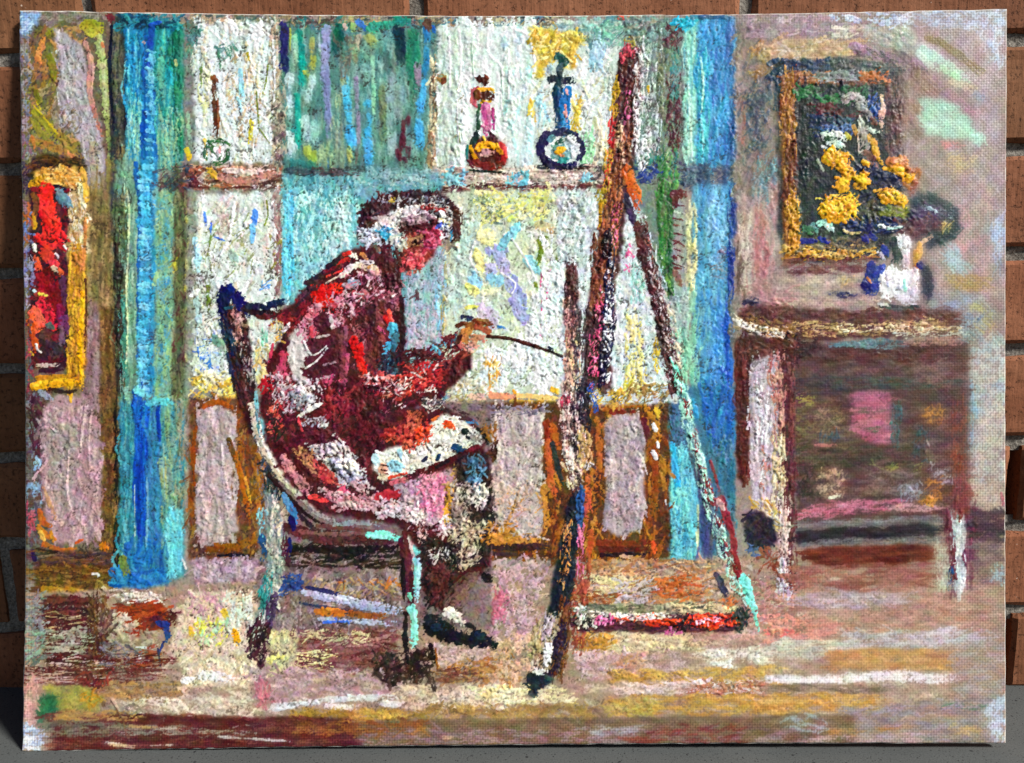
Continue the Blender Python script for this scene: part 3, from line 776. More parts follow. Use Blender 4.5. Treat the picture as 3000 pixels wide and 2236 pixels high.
F('3c3c3c 2c3438 4a3030', '1580 486 1720 484 1720 498 1580 498', 20, 9, 34, 0, 10, dry=.35)
# ------------------------------------------------------------------ flasks on the shelf
CUR[0] = 4
batch('''
5a3c24 20 .3 2 630,236 628,300 632,360 626,420
5a3420 16 .15 2.2 636,300 640,360 634,410
8a5a3a 9 .3 2 640,290 642,380
7a4a30 26 .3 2 628,232 634,244
3c6848 22 .38 2 612,420 604,450 612,472
3c6848 22 .38 2 618,420 650,414 664,430
34603c 22 .36 2 668,440 668,466 640,482 615,474
3a6a40 12 .3 2 660,416 680,430
3c6848 30 .3 2 620,430 650,470
e4e8e8 24 .2 2.4 636,440 640,452
d8a8a0 10 .15 2.6 646,432 644,448
''')
CUR[0] = 5
P('4a1c1c', '1384 420 1374 460 1384 486 1440 496 1478 484 1490 450 1476 418 1440 402 1400 404', h=2.2, rough=.7)
batch('''
4a2418 38 .08 2.6 1408,232 1418,236 1428,240
3a1a14 22 .1 2.4 1404,228 1424,250
6a3420 14 .3 2 1420,222 1434,232
c06068 30 .1 2.4 1392,268 1388,300 1394,312
a84850 22 .15 2.4 1400,262 1396,300
4a2a18 34 .08 2.6 1402,278 1424,280 1440,286
d0a030 16 .2 3 1404,264 1436,262 1448,270
c89820 12 .2 3 1410,302 1440,300
6a3a1c 22 .15 2.6 1396,274 1400,290
b8508c 34 .1 2.4 1418,320 1424,360 1422,390
d080a8 22 .2 2.4 1428,310 1434,350 1430,392
a03878 14 .2 2.4 1444,320 1448,380
d8a0b8 10 .2 2.6 1412,340 1420,380
2a4a38 16 .15 2.2 1400,330 1402,370 1394,400
3a5a48 14 .2 2.2 1404,310 1402,340
2a3a34 26 .12 2.2 1396,398 1384,420 1376,450
2a7a74 12 .2 2.2 1370,430 1368,460 1376,480
a82828 26 .12 2.6 1468,428 1478,450 1470,478
c04038 14 .2 2.6 1480,436 1484,460
e8a018 26 .1 3.2 1402,436 1420,424 1448,432
f0b020 18 .15 3.4 1416,430 1450,426 1458,440
d88818 18 .2 3 1384,446 1392,466
e8a820 14 .15 3 1378,430 1386,456 1398,470
e0981c 16 .2 3 1460,440 1472,452
c89890 22 .15 2.8 1420,448 1440,450
d8a8a0 14 .2 2.8 1412,454 1430,458
7a2a24 30 .1 2.4 1390,478 1430,490 1468,482
641c30 20 .15 2.4 1376,474 1384,488
f0c048 9 .2 3.2 1416,402 1422,414
4a1830 18 .2 2.2 1438,396 1448,404
203028 10 .2 1.6 1376,500 1470,506
''')
CUR[0] = 6
batch('''
1f5a4c 38 .1 2.4 1640,168 1648,172 1654,180
18463c 30 .1 2.4 1644,176 1646,190
9ab4c0 26 .25 2 1612,200 1606,216
4a6068 26 .15 2 1642,196 1640,214
20303e 30 .1 2.4 1614,232 1650,236 1676,238
1c2c38 22 .1 2.4 1640,218 1644,244
243a48 30 .1 2.4 1636,250 1640,270
1e4a6a 34 .1 2.4 1634,270 1638,330 1640,380
2a80b8 26 .12 2.6 1662,262 1660,300 1664,330
2474b0 36 .12 2.6 1656,290 1652,340 1656,380
3a90c0 20 .2 2.6 1650,340 1652,390
58a8cc 14 .2 2.6 1648,376 1652,398
1a3a54 14 .15 2.4 1626,260 1632,320
e0a8a0 9 .15 3 1660,262 1662,280
f0b0a8 12 .1 3.4 1654,330 1656,338
d89890 8 .2 3 1656,310 1660,360
28204c 36 .08 2.6 1604,400 1588,424 1586,450 1600,472
241c48 34 .08 2.6 1596,470 1620,486 1652,488 1684,480
2a2450 32 .1 2.6 1676,398 1700,418 1706,444 1694,468
2f3a58 26 .1 2.4 1620,396 1648,388 1676,396
5f8c98 26 .15 2.2 1612,410 1620,404
1a1838 22 .1 2.6 1586,460 1604,482
6f9a98 60 .05 2 1634,446 1660,456
7fa8a0 44 .1 2 1640,450 1652,460
a8bcc0 40 .25 2 1670,420 1690,452
5a8a80 26 .15 2 1626,436 1632,452
d8e0e4 34 .2 2.6 1678,412 1688,436 1682,456
e4eaee 22 .2 2.6 1672,404 1690,420
2a5a48 20 .2 2 1630,420 1650,410
d8a828 20 .12 3 1632,448 1654,440
e0b030 14 .15 3 1634,436 1656,438
3a9a94 26 .15 2.4 1644,470 1660,472
d8905c 10 .2 2.8 1642,456 1654,458
202838 16 .25 2 1600,486 1690,496
''')
CUR[0] = 0
# ------------------------------------------------------------------ teal wall behind the sitter
P('6aa4a8', '828 505 1290 505 1320 1180 828 880', tex='v', rough=.85, h=.8)
F('5aa0a8 4a9098 7ab4b8 68a8b0 8ac0c0', '835 512 1060 512 1040 640 840 640', 150, 18, 50, 88, 14, dry=.3)
F('90c8c8 a4d4d0 7cbcc0 b4dcd8 6ab0b8 8cc4cc', '835 560 1050 580 1040 720 900 850 835 860', 320, 20, 60, 90, 12, dry=.33)
F('60c0d8 58b4d0 7ad0e0', '832 590 862 590 860 860 832 840', 50, 14, 60, 90, 6, dry=.3)
F('bcd8d4 a8ccc8', '950 600 1030 600 1000 740 960 740', 50, 20, 60, 90, 10, dry=.35)
F('3a4a50 2c3c44 5a4a50 4a3a3c', '850 494 1060 494 1060 512 850 512', 60, 12, 40, 0, 12, dry=.33)
F('8ab0b4 6a9aa0 a0c0c0', '1060 500 1270 500 1270 540 1060 545', 60, 16, 44, 5, 25, dry=.33)
P('98b4b8', '1190 790 1300 700 1320 760 1310 1040 1200 1040', tex='v', h=1, rough=.85)
F('9cc0c0 a8b4bc 8aacb0 b0b4c4 94a8b4 b8b8c8 7aa4a8', '1190 780 1300 700 1310 760 1305 1040 1195 1040', 190, 17, 60, 88, 12, dry=.33)
F('b0a8b8 c0b8c4 a8a0b0', '1195 900 1300 900 1300 1020 1195 1020', 50, 17, 50, 85, 15, dry=.36)
F('8ac0dc 9cc8d8', '1275 840 1305 840 1305 960 1280 960', 14, 13, 50, 90, 8, dry=.33); F('6a4a54', '1210 850 1230 850 1226 880 1210 880', 4, 13, 26, 70, 20)
F('a8a878 988c58 b0a070 8a8050', '1296 640 1322 640 1318 1010 1298 1010', 50, 10, 50, 91, 6, dry=.36)
# ------------------------------------------------------------------ lower right pane with the pale flowers
P('c4d0b8', '1318 560 1640 556 1640 1150 1420 1160 1290 1150 1300 1000 1318 760', tex='v', rough=.7, h=1.2, var=.07)
F('d0dcc8 c0d0b4 c8d8cc dce4d4 b8c8a8 ccd4b0', '1320 570 1640 565 1640 1140 1320 1140', 330, 24, 60, 85, 28, dry=.3, h=1.6)
F('dcdc8c d0d478 e4e0a0 c0c470', '1400 565 1620 560 1600 640 1420 650', 70, 20, 50, 10, 25, dry=.34)
F('7a8a70 6a8070 8a9478', '1360 570 1480 580 1500 660 1400 660', 44, 10, 30, 20, 60, dry=.5)
F('c0d4c4 b4ccc0', '1325 640 1400 640 1400 900 1325 900', 70, 22, 90, 90, 8, dry=.32)
batch('''
e4e4a0 60 .08 2.4 1420,696 1440,706
ece8ac 34 .15 2.4 1414,690 1446,688
dcd88c 34 .15 2.2 1398,740 1402,780
e0dc90 26 .2 2.2 1408,760 1414,790
a4a8d0 26 .15 2.2 1428,730 1440,746
a8acd0 56 .1 2 1462,738 1470,780
b4b8d4 50 .12 2 1440,790 1436,800
b8bcd4 40 .15 2 1478,770 1484,800
78b4c8 30 .15 2 1500,690 1480,706 1466,730
98ccdc 44 .12 2 1390,818 1400,830
90c8d8 46 .12 2 1440,820 1450,826
8cc4d8 36 .15 2 1466,818 1462,834
e4e4a0 30 .12 2.4 1376,846 1390,862
d8dc80 22 .15 2.4 1370,838 1400,856
dce4b8 28 .2 2 1420,860 1450,850
c8c0d0 46 .12 2 1408,900 1416,940
d0c4d4 50 .12 2 1420,910 1450,925
c4bccc 40 .15 2 1440,940 1446,960
e4e070 16 .1 2.4 1368,902 1400,900
7cc0c8 34 .12 2 1518,660 1500,690
90d0d4 30 .12 2 1514,660 1498,700
8cc8cc 34 .12 2 1546,762 1578,798
a0d4d8 22 .15 2 1540,766 1566,790
9aa0d0 36 .12 2 1504,820 1530,880 1534,900
a8acd8 44 .12 2 1506,880 1530,930 1548,940
a4a4cc 26 .2 2 1500,850 1516,900
b0b4d8 26 .15 2 1486,810 1490,850
788a30 26 .3 1.8 1582,700 1584,740 1576,760
6a7c2c 20 .35 1.8 1588,710 1576,780
78882c 14 .3 1.8 1568,830 1572,850
8a9a44 16 .3 1.8 1630,755 1636,765
68803a 16 .35 1.8 1580,695 1610,700
dc5a90 9 .3 2 1588,800 1584,860 1590,900
e06898 10 .3 2 1612,790 1606,840 1610,880
d8588c 12 .3 2 1586,860 1588,910 1582,960
dc6094 8 .3 2 1600,830 1604,900
e070a0 8 .25 2 1584,960 1582,1000
d86090 8 .3 2 1586,980 1590,1010
dc6898 8 .3 2 1700,620 1680,640
d86898 8 .35 2 1640,705 1680,695
c8b890 34 .2 1.8 1580,660 1620,670
b89c70 20 .2 2 1612,676 1620,684
f0f4e8 6 .02 3 1500,700 1540,760 1570,820
f0f4ec 6 .02 3 1386,720 1378,760 1400,800
eef2e8 6 .02 3 1466,800 1510,830 1500,860
''')
F('d8e4e4:3 e4eeee:3 ccdcdc dfe8e4', '1590 700 1640 690 1650 1120 1310 1130 1300 1060 1480 1020 1560 960', 200, 22, 60, 85, 25, dry=.3, h=1.6)
F('d4e4e6 dfecee c8dcdc', '1640 570 1720 560 1700 700 1660 900 1640 900', 110, 17, 46, 85, 25, dry=.34, h=1.6)
F('c0b8a8 a89c88 c8c0b0', '1640 560 1760 560 1740 600 1640 600', 34, 15, 36, 30, 40, dry=.36); F('b0c8a8 bcd0b4', '1640 580 1670 580 1680 690 1660 690', 22, 16, 50, 100, 10, dry=.3)
F('c89848 b88838 d8b878', '1420 1050 1470 1050 1450 1130 1420 1130', 26, 12, 26, 80, 40, dry=.4); F('c8c8b8 b8b8a0', '1310 1040 1420 1040 1400 1130 1310 1130', 60, 17, 36, 45, 40, dry=.33)
F('d8d0b0 c4b890 a8a070 e0dcc8 9a9060', '1280 1130 1430 1120 1420 1180 1290 1190', 60, 15, 34, 20, 40, dry=.35)
batch('''
e8a078 26 .15 2 1440,1158 1480,1162 1510,1160
e4b8a8 26 .2 2 1380,1160 1420,1166
e8c078 22 .2 2 1520,1160 1580,1164 1640,1170
d8b050 22 .2 2.2 1500,1176 1560,1180 1620,1182
e0a830 26 .15 2.6 1624,1142 1640,1150
d89c28 18 .2 2.4 1505,1146 1510,1150
d8c868 18 .25 2 1370,1182 1400,1190
3a78c0 14 .3 1.8 1460,958 1480,962
''')
# ------------------------------------------------------------------ right-hand blue column
CUR[0] = 7
P('74887c', '1830 52 2010 52 2010 1140 1940 1140 1890 800 1850 560', tex='v', rough=.85, h=.8)
F('b8c8c4 d4e0dc 98aca4 c8d4cc 7a8c84', '1845 110 1935 110 1940 480 1880 500 1850 300', 170, 14, 60, 88, 14, dry=.33, h=1.4)
F('6a8a84 7a9a90 8a8a80 5a6a68', '1820 54 1960 54 1960 130 1830 120', 70, 16, 40, 45, 40, dry=.3)
F('788468 66745c 8a9074 586a58 6a7a78', '1925 90 1970 90 1975 520 1935 520', 120, 13, 70, 90, 8, dry=.33)
F('5a3038 4a2830 683840 4f4448', '1955 75 2000 75 2000 140 1960 140', 34, 12, 34, 60, 40, dry=.3); F('5a343a 683c40 4a2c34', '1955 230 1998 230 1996 440 1958 440', 60, 14, 44, 88, 14, dry=.36)
F('4a8a88 3f8078 5a9890', '1962 130 1998 130 1990 290 1964 290', 30, 13, 34, 80, 20, dry=.38); F('6a7a78 7a8884 8a948e', '1996 150 2018 150 2022 520 2002 520', 50, 12, 80, 90, 4, dry=.28)
F('4a8a50 6aa05a 3a7a48 8aa878 3a7a78', '1920 440 1985 440 1985 560 1930 560', 60, 14, 40, 85, 14, dry=.33); F('24407a 2a4a8a 344a70', '1868 480 1925 490 1925 540 1880 540', 34, 15, 26, 30, 40, dry=.35); F('2a7a70 3a8a80', '1885 440 1915 440 1915 470 1890 490', 10, 13, 22, 70, 30)
F('dce8e8 c8d8d8 e4ecec', '1855 400 1900 380 1900 480 1870 490', 34, 15, 34, 85, 20, dry=.34, h=1.5)
P('86c8b8', '2004 70 2060 70 2056 480 2010 480', tex='v', h=1.2, rough=.6, dry=.05)
F('8cd0bc a0d8c4 70b8b4 b4dcc8 64a8b0', '2006 80 2056 80 2052 480 2010 480', 120, 13, 80, 90, 5, dry=.3)
P('3a86bc', '2048 50 2165 50 2160 490 2045 490', tex='v', h=1.1, rough=.75)
F('3a94c8 4aa4cc 2f80b8 3f74b4 5a98c4 3468a4 56a8cc', '2052 60 2158 60 2155 480 2050 480', 320, 16, 54, 85, 16, dry=.3)
F('3aa0c8 40b0c0 4ab4b8', '2046 150 2076 150 2074 460 2044 460', 50, 15, 80, 90, 6, dry=.3); F('38689c 2c5488 406a94', '2130 120 2162 120 2160 480 2135 480', 60, 13, 50, 88, 14, dry=.33)
F('2ab4cc 34c0d4 1fa4c0', '1976 56 2040 56 2030 84 1976 84', 26, 16, 26, 20, 40, h=2)
batch('''
3f8098 36 .1 4 2034,44 2056,46
2a5a80 20 .2 3 2050,52 2110,50 2140,56
e8f4f4 8 .05 3.4 1885,108 1884,150 1900,190
d8e4d0 8 .15 2.4 1898,180 1894,240
d8b040 9 .2 2.4 1898,254 1900,274
a4dcd0 8 .05 2.6 2052,170 2060,250 2054,330
84d4dc 7 .05 2.6 2052,350 2060,420 2056,480
c8ecdc 9 .15 2.2 2018,300 2024,380 2026,470
''')
F('344460 2c3a54 4a4a5c 3f5a74', '2008 485 2158 485 2156 545 2010 545', 90, 15, 46, 5, 25, dry=.28)
F('5a7080 6a8088', '2010 490 2040 490 2040 540 2010 540', 16, 13, 30, 60, 30)
P('4f94bc', '2028 545 2150 540 2140 860 2132 1140 2030 1140', tex='v', h=1, rough=.75)
F('5aa4c4 4a9ccc 6ab0c8 3f88b8 78bcd0 5290b4 6aa0a8', '2034 555 2142 550 2136 1130 2036 1130', 380, 17, 54, 86, 16, dry=.3)
F('7ab4d8 8cc4dc 6aa8d4', '2080 570 2130 570 2120 760 2080 800', 60, 15, 50, 80, 20, dry=.36); F('4a90d0 3f80c4 62a4d4', '2080 880 2134 880 2134 1120 2080 1120', 90, 15, 60, 86, 12, dry=.33)
F('6a6a78 74747c', '2088 740 2134 720 2134 820 2092 830', 24, 11, 34, 8, 14, dry=.45); F('dcd898 d0d0a0 e4e0b0 c8c890', '2008 610 2042 590 2040 700 2034 860 2006 860', 80, 13, 50, 92, 8, dry=.3, h=1.5)
F('80c4a4 94ccb0 70b49c a4d4b8', '1970 870 2040 850 2044 1120 1990 1130', 110, 16, 60, 88, 12, dry=.33); F('8fa8a0 9cb4ac a8bcb0', '1972 845 2015 845 2012 930 1972 930', 34, 17, 60, 90, 5, dry=.2)
F('3a7a3c 4a8a44 2f6838 6a9a50 4f6a44', '1930 540 1970 540 1970 850 1940 850 1925 600', 140, 14, 44, 90, 14, dry=.33, h=1.4)
F('2a5a38 38603c', '1956 560 1972 560 1970 860 1958 860', 30, 9, 60, 90, 5, dry=.3)
P('9aa09a', '1974 560 2010 560 2008 840 1968 840', tex='v', h=1.2, dry=.1)
batch('''
5c2c30 34 .1 2 1978,568 2004,570
5a2c30 24 .15 1.8 1980,580 1976,606
5c3034 7 .2 1.8 1976,602 2006,604
6a3a3c 8 .25 1.8 1972,640 2004,646
5c3034 8 .2 1.8 1974,684 2006,690
7a4a48 9 .3 1.8 1974,660 1990,662
5c2c30 8 .2 1.8 1972,706 1990,712 2004,722
5c2e32 7 .25 1.8 1974,716 1992,708
5c2c30 8 .2 1.8 1974,730 2002,738
6a3436 18 .25 1.8 1974,752 1980,760
5c2c30 7 .2 1.8 1984,748 2002,756
5c2c30 8 .2 1.8 1972,772 2004,784
6a3638 12 .25 1.8 1976,786 1996,788
7a5a56 26 .35 1.6 1978,800 1996,836
b8c0b4 10 .2 1.8 1978,622 2004,626
''')
F('1d3f88 1a3878 2a50a0', '2140 555 2165 555 2156 700 2138 880 2130 880', 60, 10, 60, 94, 5, dry=.25, h=1.4); F('1c50ac 2458b4 2a68b8', '2124 870 2142 870 2142 1140 2126 1140', 44, 11, 70, 90, 4, dry=.25)
F('5a6060 6a6c64 7a7468', '2135 850 2170 850 2165 1000 2140 1000', 30, 14, 34, 90, 20, dry=.33)
F('c8dce0 b4ccd0 a4c4cc', '1890 640 1920 700 1960 860 1975 980 1940 940', 20, 13, 40, 100, 12, dry=.4)
# below
P('40788c', '1935 1130 2160 1130 2150 1720 2060 1720 1940 1640', tex='v', h=.9, rough=.85)
F('34483e 2c3c38 4a5448 5a4a34', '1932 1130 1968 1150 1968 1640 1936 1640', 120, 13, 60, 91, 8, dry=.33)
F('4a7090 3f6488 5a7898 487c94', '1962 1160 2010 1180 2030 1400 1968 1320', 80, 15, 60, 92, 10, dry=.33)
F('2a6cb0 2460a8 3a7cb4 1f549c 3488b4', '2050 1130 2150 1130 2150 1330 2080 1340', 150, 16, 60, 86, 14, dry=.3)
F('3a7888 2f6c88 4a8490 2f6080 58809a 446c74', '2070 1310 2152 1310 2150 1560 2110 1560', 130, 15, 60, 86, 14, dry=.33)
P('5cb0c0', '1964 1330 2000 1310 2046 1440 2050 1660 1962 1650 1968 1500', tex='v', h=1.2, dry=.08)
F('64bccc 54a8bc 74c4cc 489cb4 80ccc8', '1968 1320 2005 1320 2046 1450 2046 1650 1965 1645', 190, 15, 60, 90, 9, dry=.3)
batch('''
40b0dc 26 .2 1.8 1968,1300 1975,1350 1985,1420
b8ccA0 9 .2 1.8 2044,1480 2046,1560 2042,1640
d0d8b0 7 .25 1.8 2040,1560 2046,1640
3fa0cc 16 .05 4.4 2032,1174 2038,1204 2044,1224
2f88b8 8 .1 4 2028,1190 2034,1222
''')
F('3a4878 34406c 4a5080 50607c', '2048 1380 2080 1420 2090 1640 2052 1640', 80, 13, 60, 92, 8, dry=.3)
F('34383c 2c2c34 4a4440', '1960 1640 2060 1660 2070 1690 1980 1690', 40, 14, 34, 10, 30, dry=.33)
F('6a6e68 58605c 7a7a70', '2090 1560 2150 1540 2156 1700 2110 1700', 50, 15, 44, 85, 20, dry=.33)
# ------------------------------------------------------------------ wall on the right
CUR[0] = 0
P('94847e', '2155 42 2960 42 2960 1520 2155 1520', rough=.35, h=.3, var=.14)
F('7a7468 6a6a64 8a7c68 5f6468 847a70', '2155 60 2290 60 2280 560 2155 560', 230, 20, 50, 80, 30, dry=.3, h=.9)
F('9a7a48 a88850 8a6c40', '2200 130 2250 120 2250 220 2210 220', 24, 18, 34, 60, 30, dry=.4); F('4a5864 3f4c58 586470', '2165 280 2260 250 2260 420 2180 420', 50, 17, 50, 80, 25, dry=.38)
F('6a9098 5a8490 78a0a4', '2200 500 2272 420 2290 640 2210 620', 60, 16, 50, 70, 25, dry=.4); F('8c6a60 a07060', '2155 250 2180 250 2180 420 2160 420', 14, 10, 26, 80, 30, dry=.4)
F('a08a92 8c7882 ac9aa0 94868a', '2200 46 2480 44 2480 100 2200 110', 110, 18, 50, 0, 18, dry=.3, h=.3)
P('b49c7c', '2255 120 2330 112 2420 118 2520 128 2560 140 2500 158 2400 172 2300 186 2255 190', tex='h', h=1.2, rough=.3, var=.1)
F('bca484 b09672 c4b090 a88e70 b8a898', '2260 118 2540 128 2500 156 2300 184 2258 184', 70, 20, 70, 8, 10, dry=.2, h=.7)
P('a4a494', '2530 85 2600 70 2680 92 2720 130 2690 165 2600 140 2545 110', tex='h', h=1.2, rough=.25, var=.1)
F('acac9c 98a094 b4b4a8 8c9890', '2540 84 2680 90 2710 130 2640 150 2560 120', 50, 18, 50, -20, 14, dry=.25, h=.7)
F('c0b8a8 b0a898', '2450 80 2530 75 2530 110 2450 112', 20, 18, 40, 0, 20, dry=.3, h=.5); F('a4b4c8 b8c4d8 94a4c0 c8d4e4', '2440 44 2940 36 2945 90 2700 80 2480 64', 110, 16, 44, -5, 20, dry=.38, h=.2)
F('c8d8e8 a8c0e0 d8e4f0', '2870 30 2946 30 2946 200 2880 180', 60, 14, 30, 80, 40, dry=.36, h=.2)
F('b0a0a4 a4989c b8b0b0 a08c94', '2640 90 2900 90 2945 560 2820 560 2860 300', 220, 18, 40, 85, 30, dry=.33, h=.2)
batch('''
7a6c40 24 .25 .8 2714,112 2760,128 2810,160 2850,190 2880,210
8a7c54 16 .3 .7 2780,150 2830,185 2870,225
b0d4c0 34 .25 .9 2700,150 2740,170 2790,200 2830,236
a8d8b0 26 .3 .9 2760,200 2810,230 2836,244
c0d8c4 26 .3 .9 2690,160 2730,200 2760,210
c8b898 34 .35 .7 2790,240 2840,260 2870,270
94788a 40 .2 .8 2500,140 2580,160 2660,190 2720,230
a07c8c 36 .22 .8 2680,180 2740,240 2800,290 2846,330
8c6c7c 22 .3 .7 2740,260 2800,300
8a9ca8 26 .35 .5 2860,275 2886,300
''')
F('5a4c50 4a4448 6a5c5c', '2500 130 2690 170 2720 210 2640 200 2500 160', 30, 14, 44, -18, 10, dry=.42, h=.5)
F('8c7464 7c6658 9a8272 a08c78 84706c', '2625 200 2700 200 2790 280 2700 290 2700 400 2640 400', 120, 18, 40, 80, 35, dry=.3, h=.5)
P('a4c8b4', '2704 285 2742 288 2800 310 2846 350 2850 380 2884 400 2876 424 2830 410 2760 404 2708 398 2702 340', tex='h', dry=.2, h=.8, rough=.3, var=.1)
F('acd4bc 98c4a8 b8dcc8 a0c0a8', '2706 288 2800 310 2846 360 2830 405 2710 395', 50, 18, 44, -30, 20, dry=.33, h=.5)
F('a8d8c4 98d0b8', '2840 370 2890 400 2880 440 2850 410', 14, 14, 34, -50, 20, dry=.33, h=.6)
F('a09488 94887c b0a498 8c8078 a89ca0', '2640 400 2900 430 2900 600 2680 580', 170, 18, 36, 85, 40, dry=.33, h=.2); F('c0ac84 b8a078', '2780 450 2860 450 2860 510 2790 510', 24, 16, 34, 20, 30, dry=.4, h=.2); F('c07a78', '2770 415 2830 420 2810 440 2770 435', 6, 14, 24, 0, 20, dry=.4, h=.2)
F('b89898 a89094 b4a4a0 9c9c9c a8988c', '2720 560 2945 560 2945 860 2730 860', 260, 18, 40, 88, 35, dry=.33, h=.2); F('b88c90 c09498', '2800 600 2840 600 2830 760 2800 760', 30, 16, 50, 88, 10, dry=.36, h=.2)
F('98a4c0 a8b8d4 b4c0d8', '2900 640 2945 640 2945 800 2912 800', 34, 14, 40, 90, 14, dry=.36, h=.2); F('98b4b8 a8c4c8', '2745 720 2800 720 2850 800 2800 810', 34, 17, 40, -40, 20, dry=.38, h=.3); F('a48c58 9a8450 b09868', '2790 810 2890 810 2890 860 2800 850', 34, 15, 40, -10, 20, dry=.36, h=.2)
F('8c8c8c 98989c a8a8a0 8c98a4', '2720 860 2890 860 2900 960 2760 960', 90, 17, 44, -15, 25, dry=.33, h=.2); F('8c98b4 a0acc0', '2770 880 2840 880 2840 910 2780 910', 14, 14, 36, -10, 14, dry=.36, h=.2); F('a8a070 b0a468', '2840 900 2910 900 2900 1000 2850 960', 24, 14, 34, -40, 30, dry=.38, h=.2)
F('a8b4b4 b8bcb0 98a8ac c4c4b8', '2840 1000 2945 980 2945 1180 2840 1180', 120, 17, 40, 88, 25, dry=.33, h=.2)
F('c0b8a8 b4b0a4 a8b0b0 c8c0b4', '2840 1170 2945 1170 2945 1480 2836 1480', 150, 17, 40, 88, 25, dry=.33, h=.2); F('98b8c4 88b0c4', '2836 1110 2866 1110 2856 1300 2830 1300', 34, 12, 50, 92, 8, dry=.36, h=.6)
F('b4a494 a89888', '2860 1420 2940 1400 2940 1500 2850 1500', 40, 15, 30, 85, 30, dry=.33, h=.2); F('a04858', '2925 1440 2944 1440 2944 1480 2928 1480', 5, 11, 20, 90, 20, h=.2)
F('a89890 b4a49c b08c88 9c9088', '2170 550 2300 560 2290 880 2180 880', 150, 20, 60, 90, 14, dry=.3, h=.6); F('b07c78 b88884 a87470', '2200 620 2240 620 2250 860 2205 860', 44, 18, 70, 90, 7, dry=.33, h=.6); F('c8c0b0 bcb4a4', '2168 640 2200 640 2200 860 2170 860', 34, 15, 60, 90, 10, dry=.36, h=.6); F('5c4c48 6a5850', '2155 720 2175 720 2175 860 2155 860', 16, 12, 40, 90, 10, dry=.36)
F('b0a494 a89a8c b89c94 bcac98 a08c84', '2300 790 2550 790 2560 900 2230 900', 150, 22, 60, 4, 14, dry=.28, h=.6); F('a8787a b08484', '2200 820 2330 840 2330 900 2210 900', 34, 18, 44, 10, 20, dry=.36, h=.5); F('2c2c54 34345c', '2430 855 2502 855 2500 872 2432 874', 14, 10, 26, 0, 14, dry=.36, h=1); F('c0a06c', '2470 810 2500 810 2490 840 2470 840', 6, 12, 24, 70, 20, dry=.4)
# ------------------------------------------------------------------ wainscot panels below the windows
P('6a4a34', '556 1165 800 1165 800 1640 556 1640', rough=.85, h=.8)
F('8a5020 7a4420 a06428 5a3820 94703c', '556 1170 800 1170 800 1640 556 1640', 200, 16, 54, 85, 25, dry=.32)
P('b0a2a2', '586 1198 640 1186 688 1210 690 1300 680 1440 700 1560 640 1592 590 1600 574 1500 582 1380 578 1280', tex='v', h=2.2, rough=.5, var=.08)
F('b8aaa8 a89a9c c4b4b0 a0928e b4a0a4', '582 1195 690 1200 690 1580 580 1595', 130, 22, 80, 90, 8, dry=.25, h=1.4)
batch('''
9a541c 22 .12 2 600,1190 640,1178 680,1196
8a4818 16 .15 2 575,1250 566,1330 570,1420
a8601c 20 .2 2 690,1330 712,1420 730,1520
c89038 12 .3 2 720,1400 736,1480
8a5a1c 34 .15 1.8 640,1604 690,1600 740,1580
7a4a18 26 .15 1.8 610,1608 680,1612
6a4a20 20 .2 1.8 672,1290 690,1350
c8b4b0 8 .05 3 590,1440 606,1500 620,1560
d0c0bc 7 .05 2.6 652,1300 658,1380 680,1470
1f1a24 14 .2 1.4 640,1628 700,1626 745,1630
''')
F('5a4038 4a3430 6a5448', '556 1560 600 1560 600 1640 556 1640', 24, 13, 26, 60, 40, dry=.36)
P('a8949e', '560 1636 780 1632 760 1735 580 1735', tex='h', dry=.15, h=1.2, rough=.9)
F('b09ca6 9c8890 bcaab0 8c7a80', '560 1640 770 1636 750 1732 575 1730', 110, 18, 44, 60, 40, dry=.32, h=1.3)
P('5c3c24', '1420 1180 1960 1180 1960 1640 1420 1640', rough=.85, h=.8)
F('8a4e1e 9a5c24 6e3c1c a8702c 5c3420 b4803c', '1430 1190 1950 1190 1950 1640 1430 1640', 460, 18, 60, 86, 22, dry=.32)
P('b4a8a4', '1380 1200 1590 1200 1592 1300 1580 1420 1600 1520 1580 1570 1400 1570', tex='v', h=1.6, rough=.85, var=.1, dry=.06)
F('b8aca8 a89c9c c4b8b0 b09c94 ac989c c8bcb4', '1400 1205 1590 1205 1585 1430 1400 1430', 150, 20, 56, 88, 16, dry=.32, h=1.4)
F('c0b0a8 c8a898 b89c88 b88c58 c4b4b0', '1400 1420 1590 1420 1590 1580 1410 1580', 130, 17, 44, 40, 50, dry=.34, h=1.4)
F('8a8090 746a78', '1400 1185 1600 1190 1600 1215 1400 1210', 34, 12, 44, 0, 12, dry=.36)
batch('''
7a3018 30 .15 1.6 1602,1240 1608,1290 1604,1340
b86030 26 .2 1.6 1606,1300 1612,1400 1630,1460
a85a24 30 .25 1.6 1620,1250 1636,1310
b88038 30 .3 1.4 1590,1430 1600,1500 1600,1570
2c3830 20 .25 1.4 1620,1300 1636,1380 1660,1430
c09040 30 .3 1.4 1440,1560 1500,1580 1580,1582
3a2a28 30 .15 1.4 1430,1600 1500,1606 1600,1600
4a3434 26 .2 1.3 1420,1620 1520,1626
''')
P('afa0a2', '1772 1240 1800 1212 1870 1214 1884 1260 1890 1400 1884 1500 1876 1560 1800 1572 1770 1540 1776 1400', tex='v', h=2.2, rough=.6, var=.08)
F('b8a8aa a4969a c0b2b0 ac9898 9c8e94', '1776 1220 1880 1220 1884 1550 1776 1560', 130, 20, 60, 90, 14, dry=.28, h=1.4)
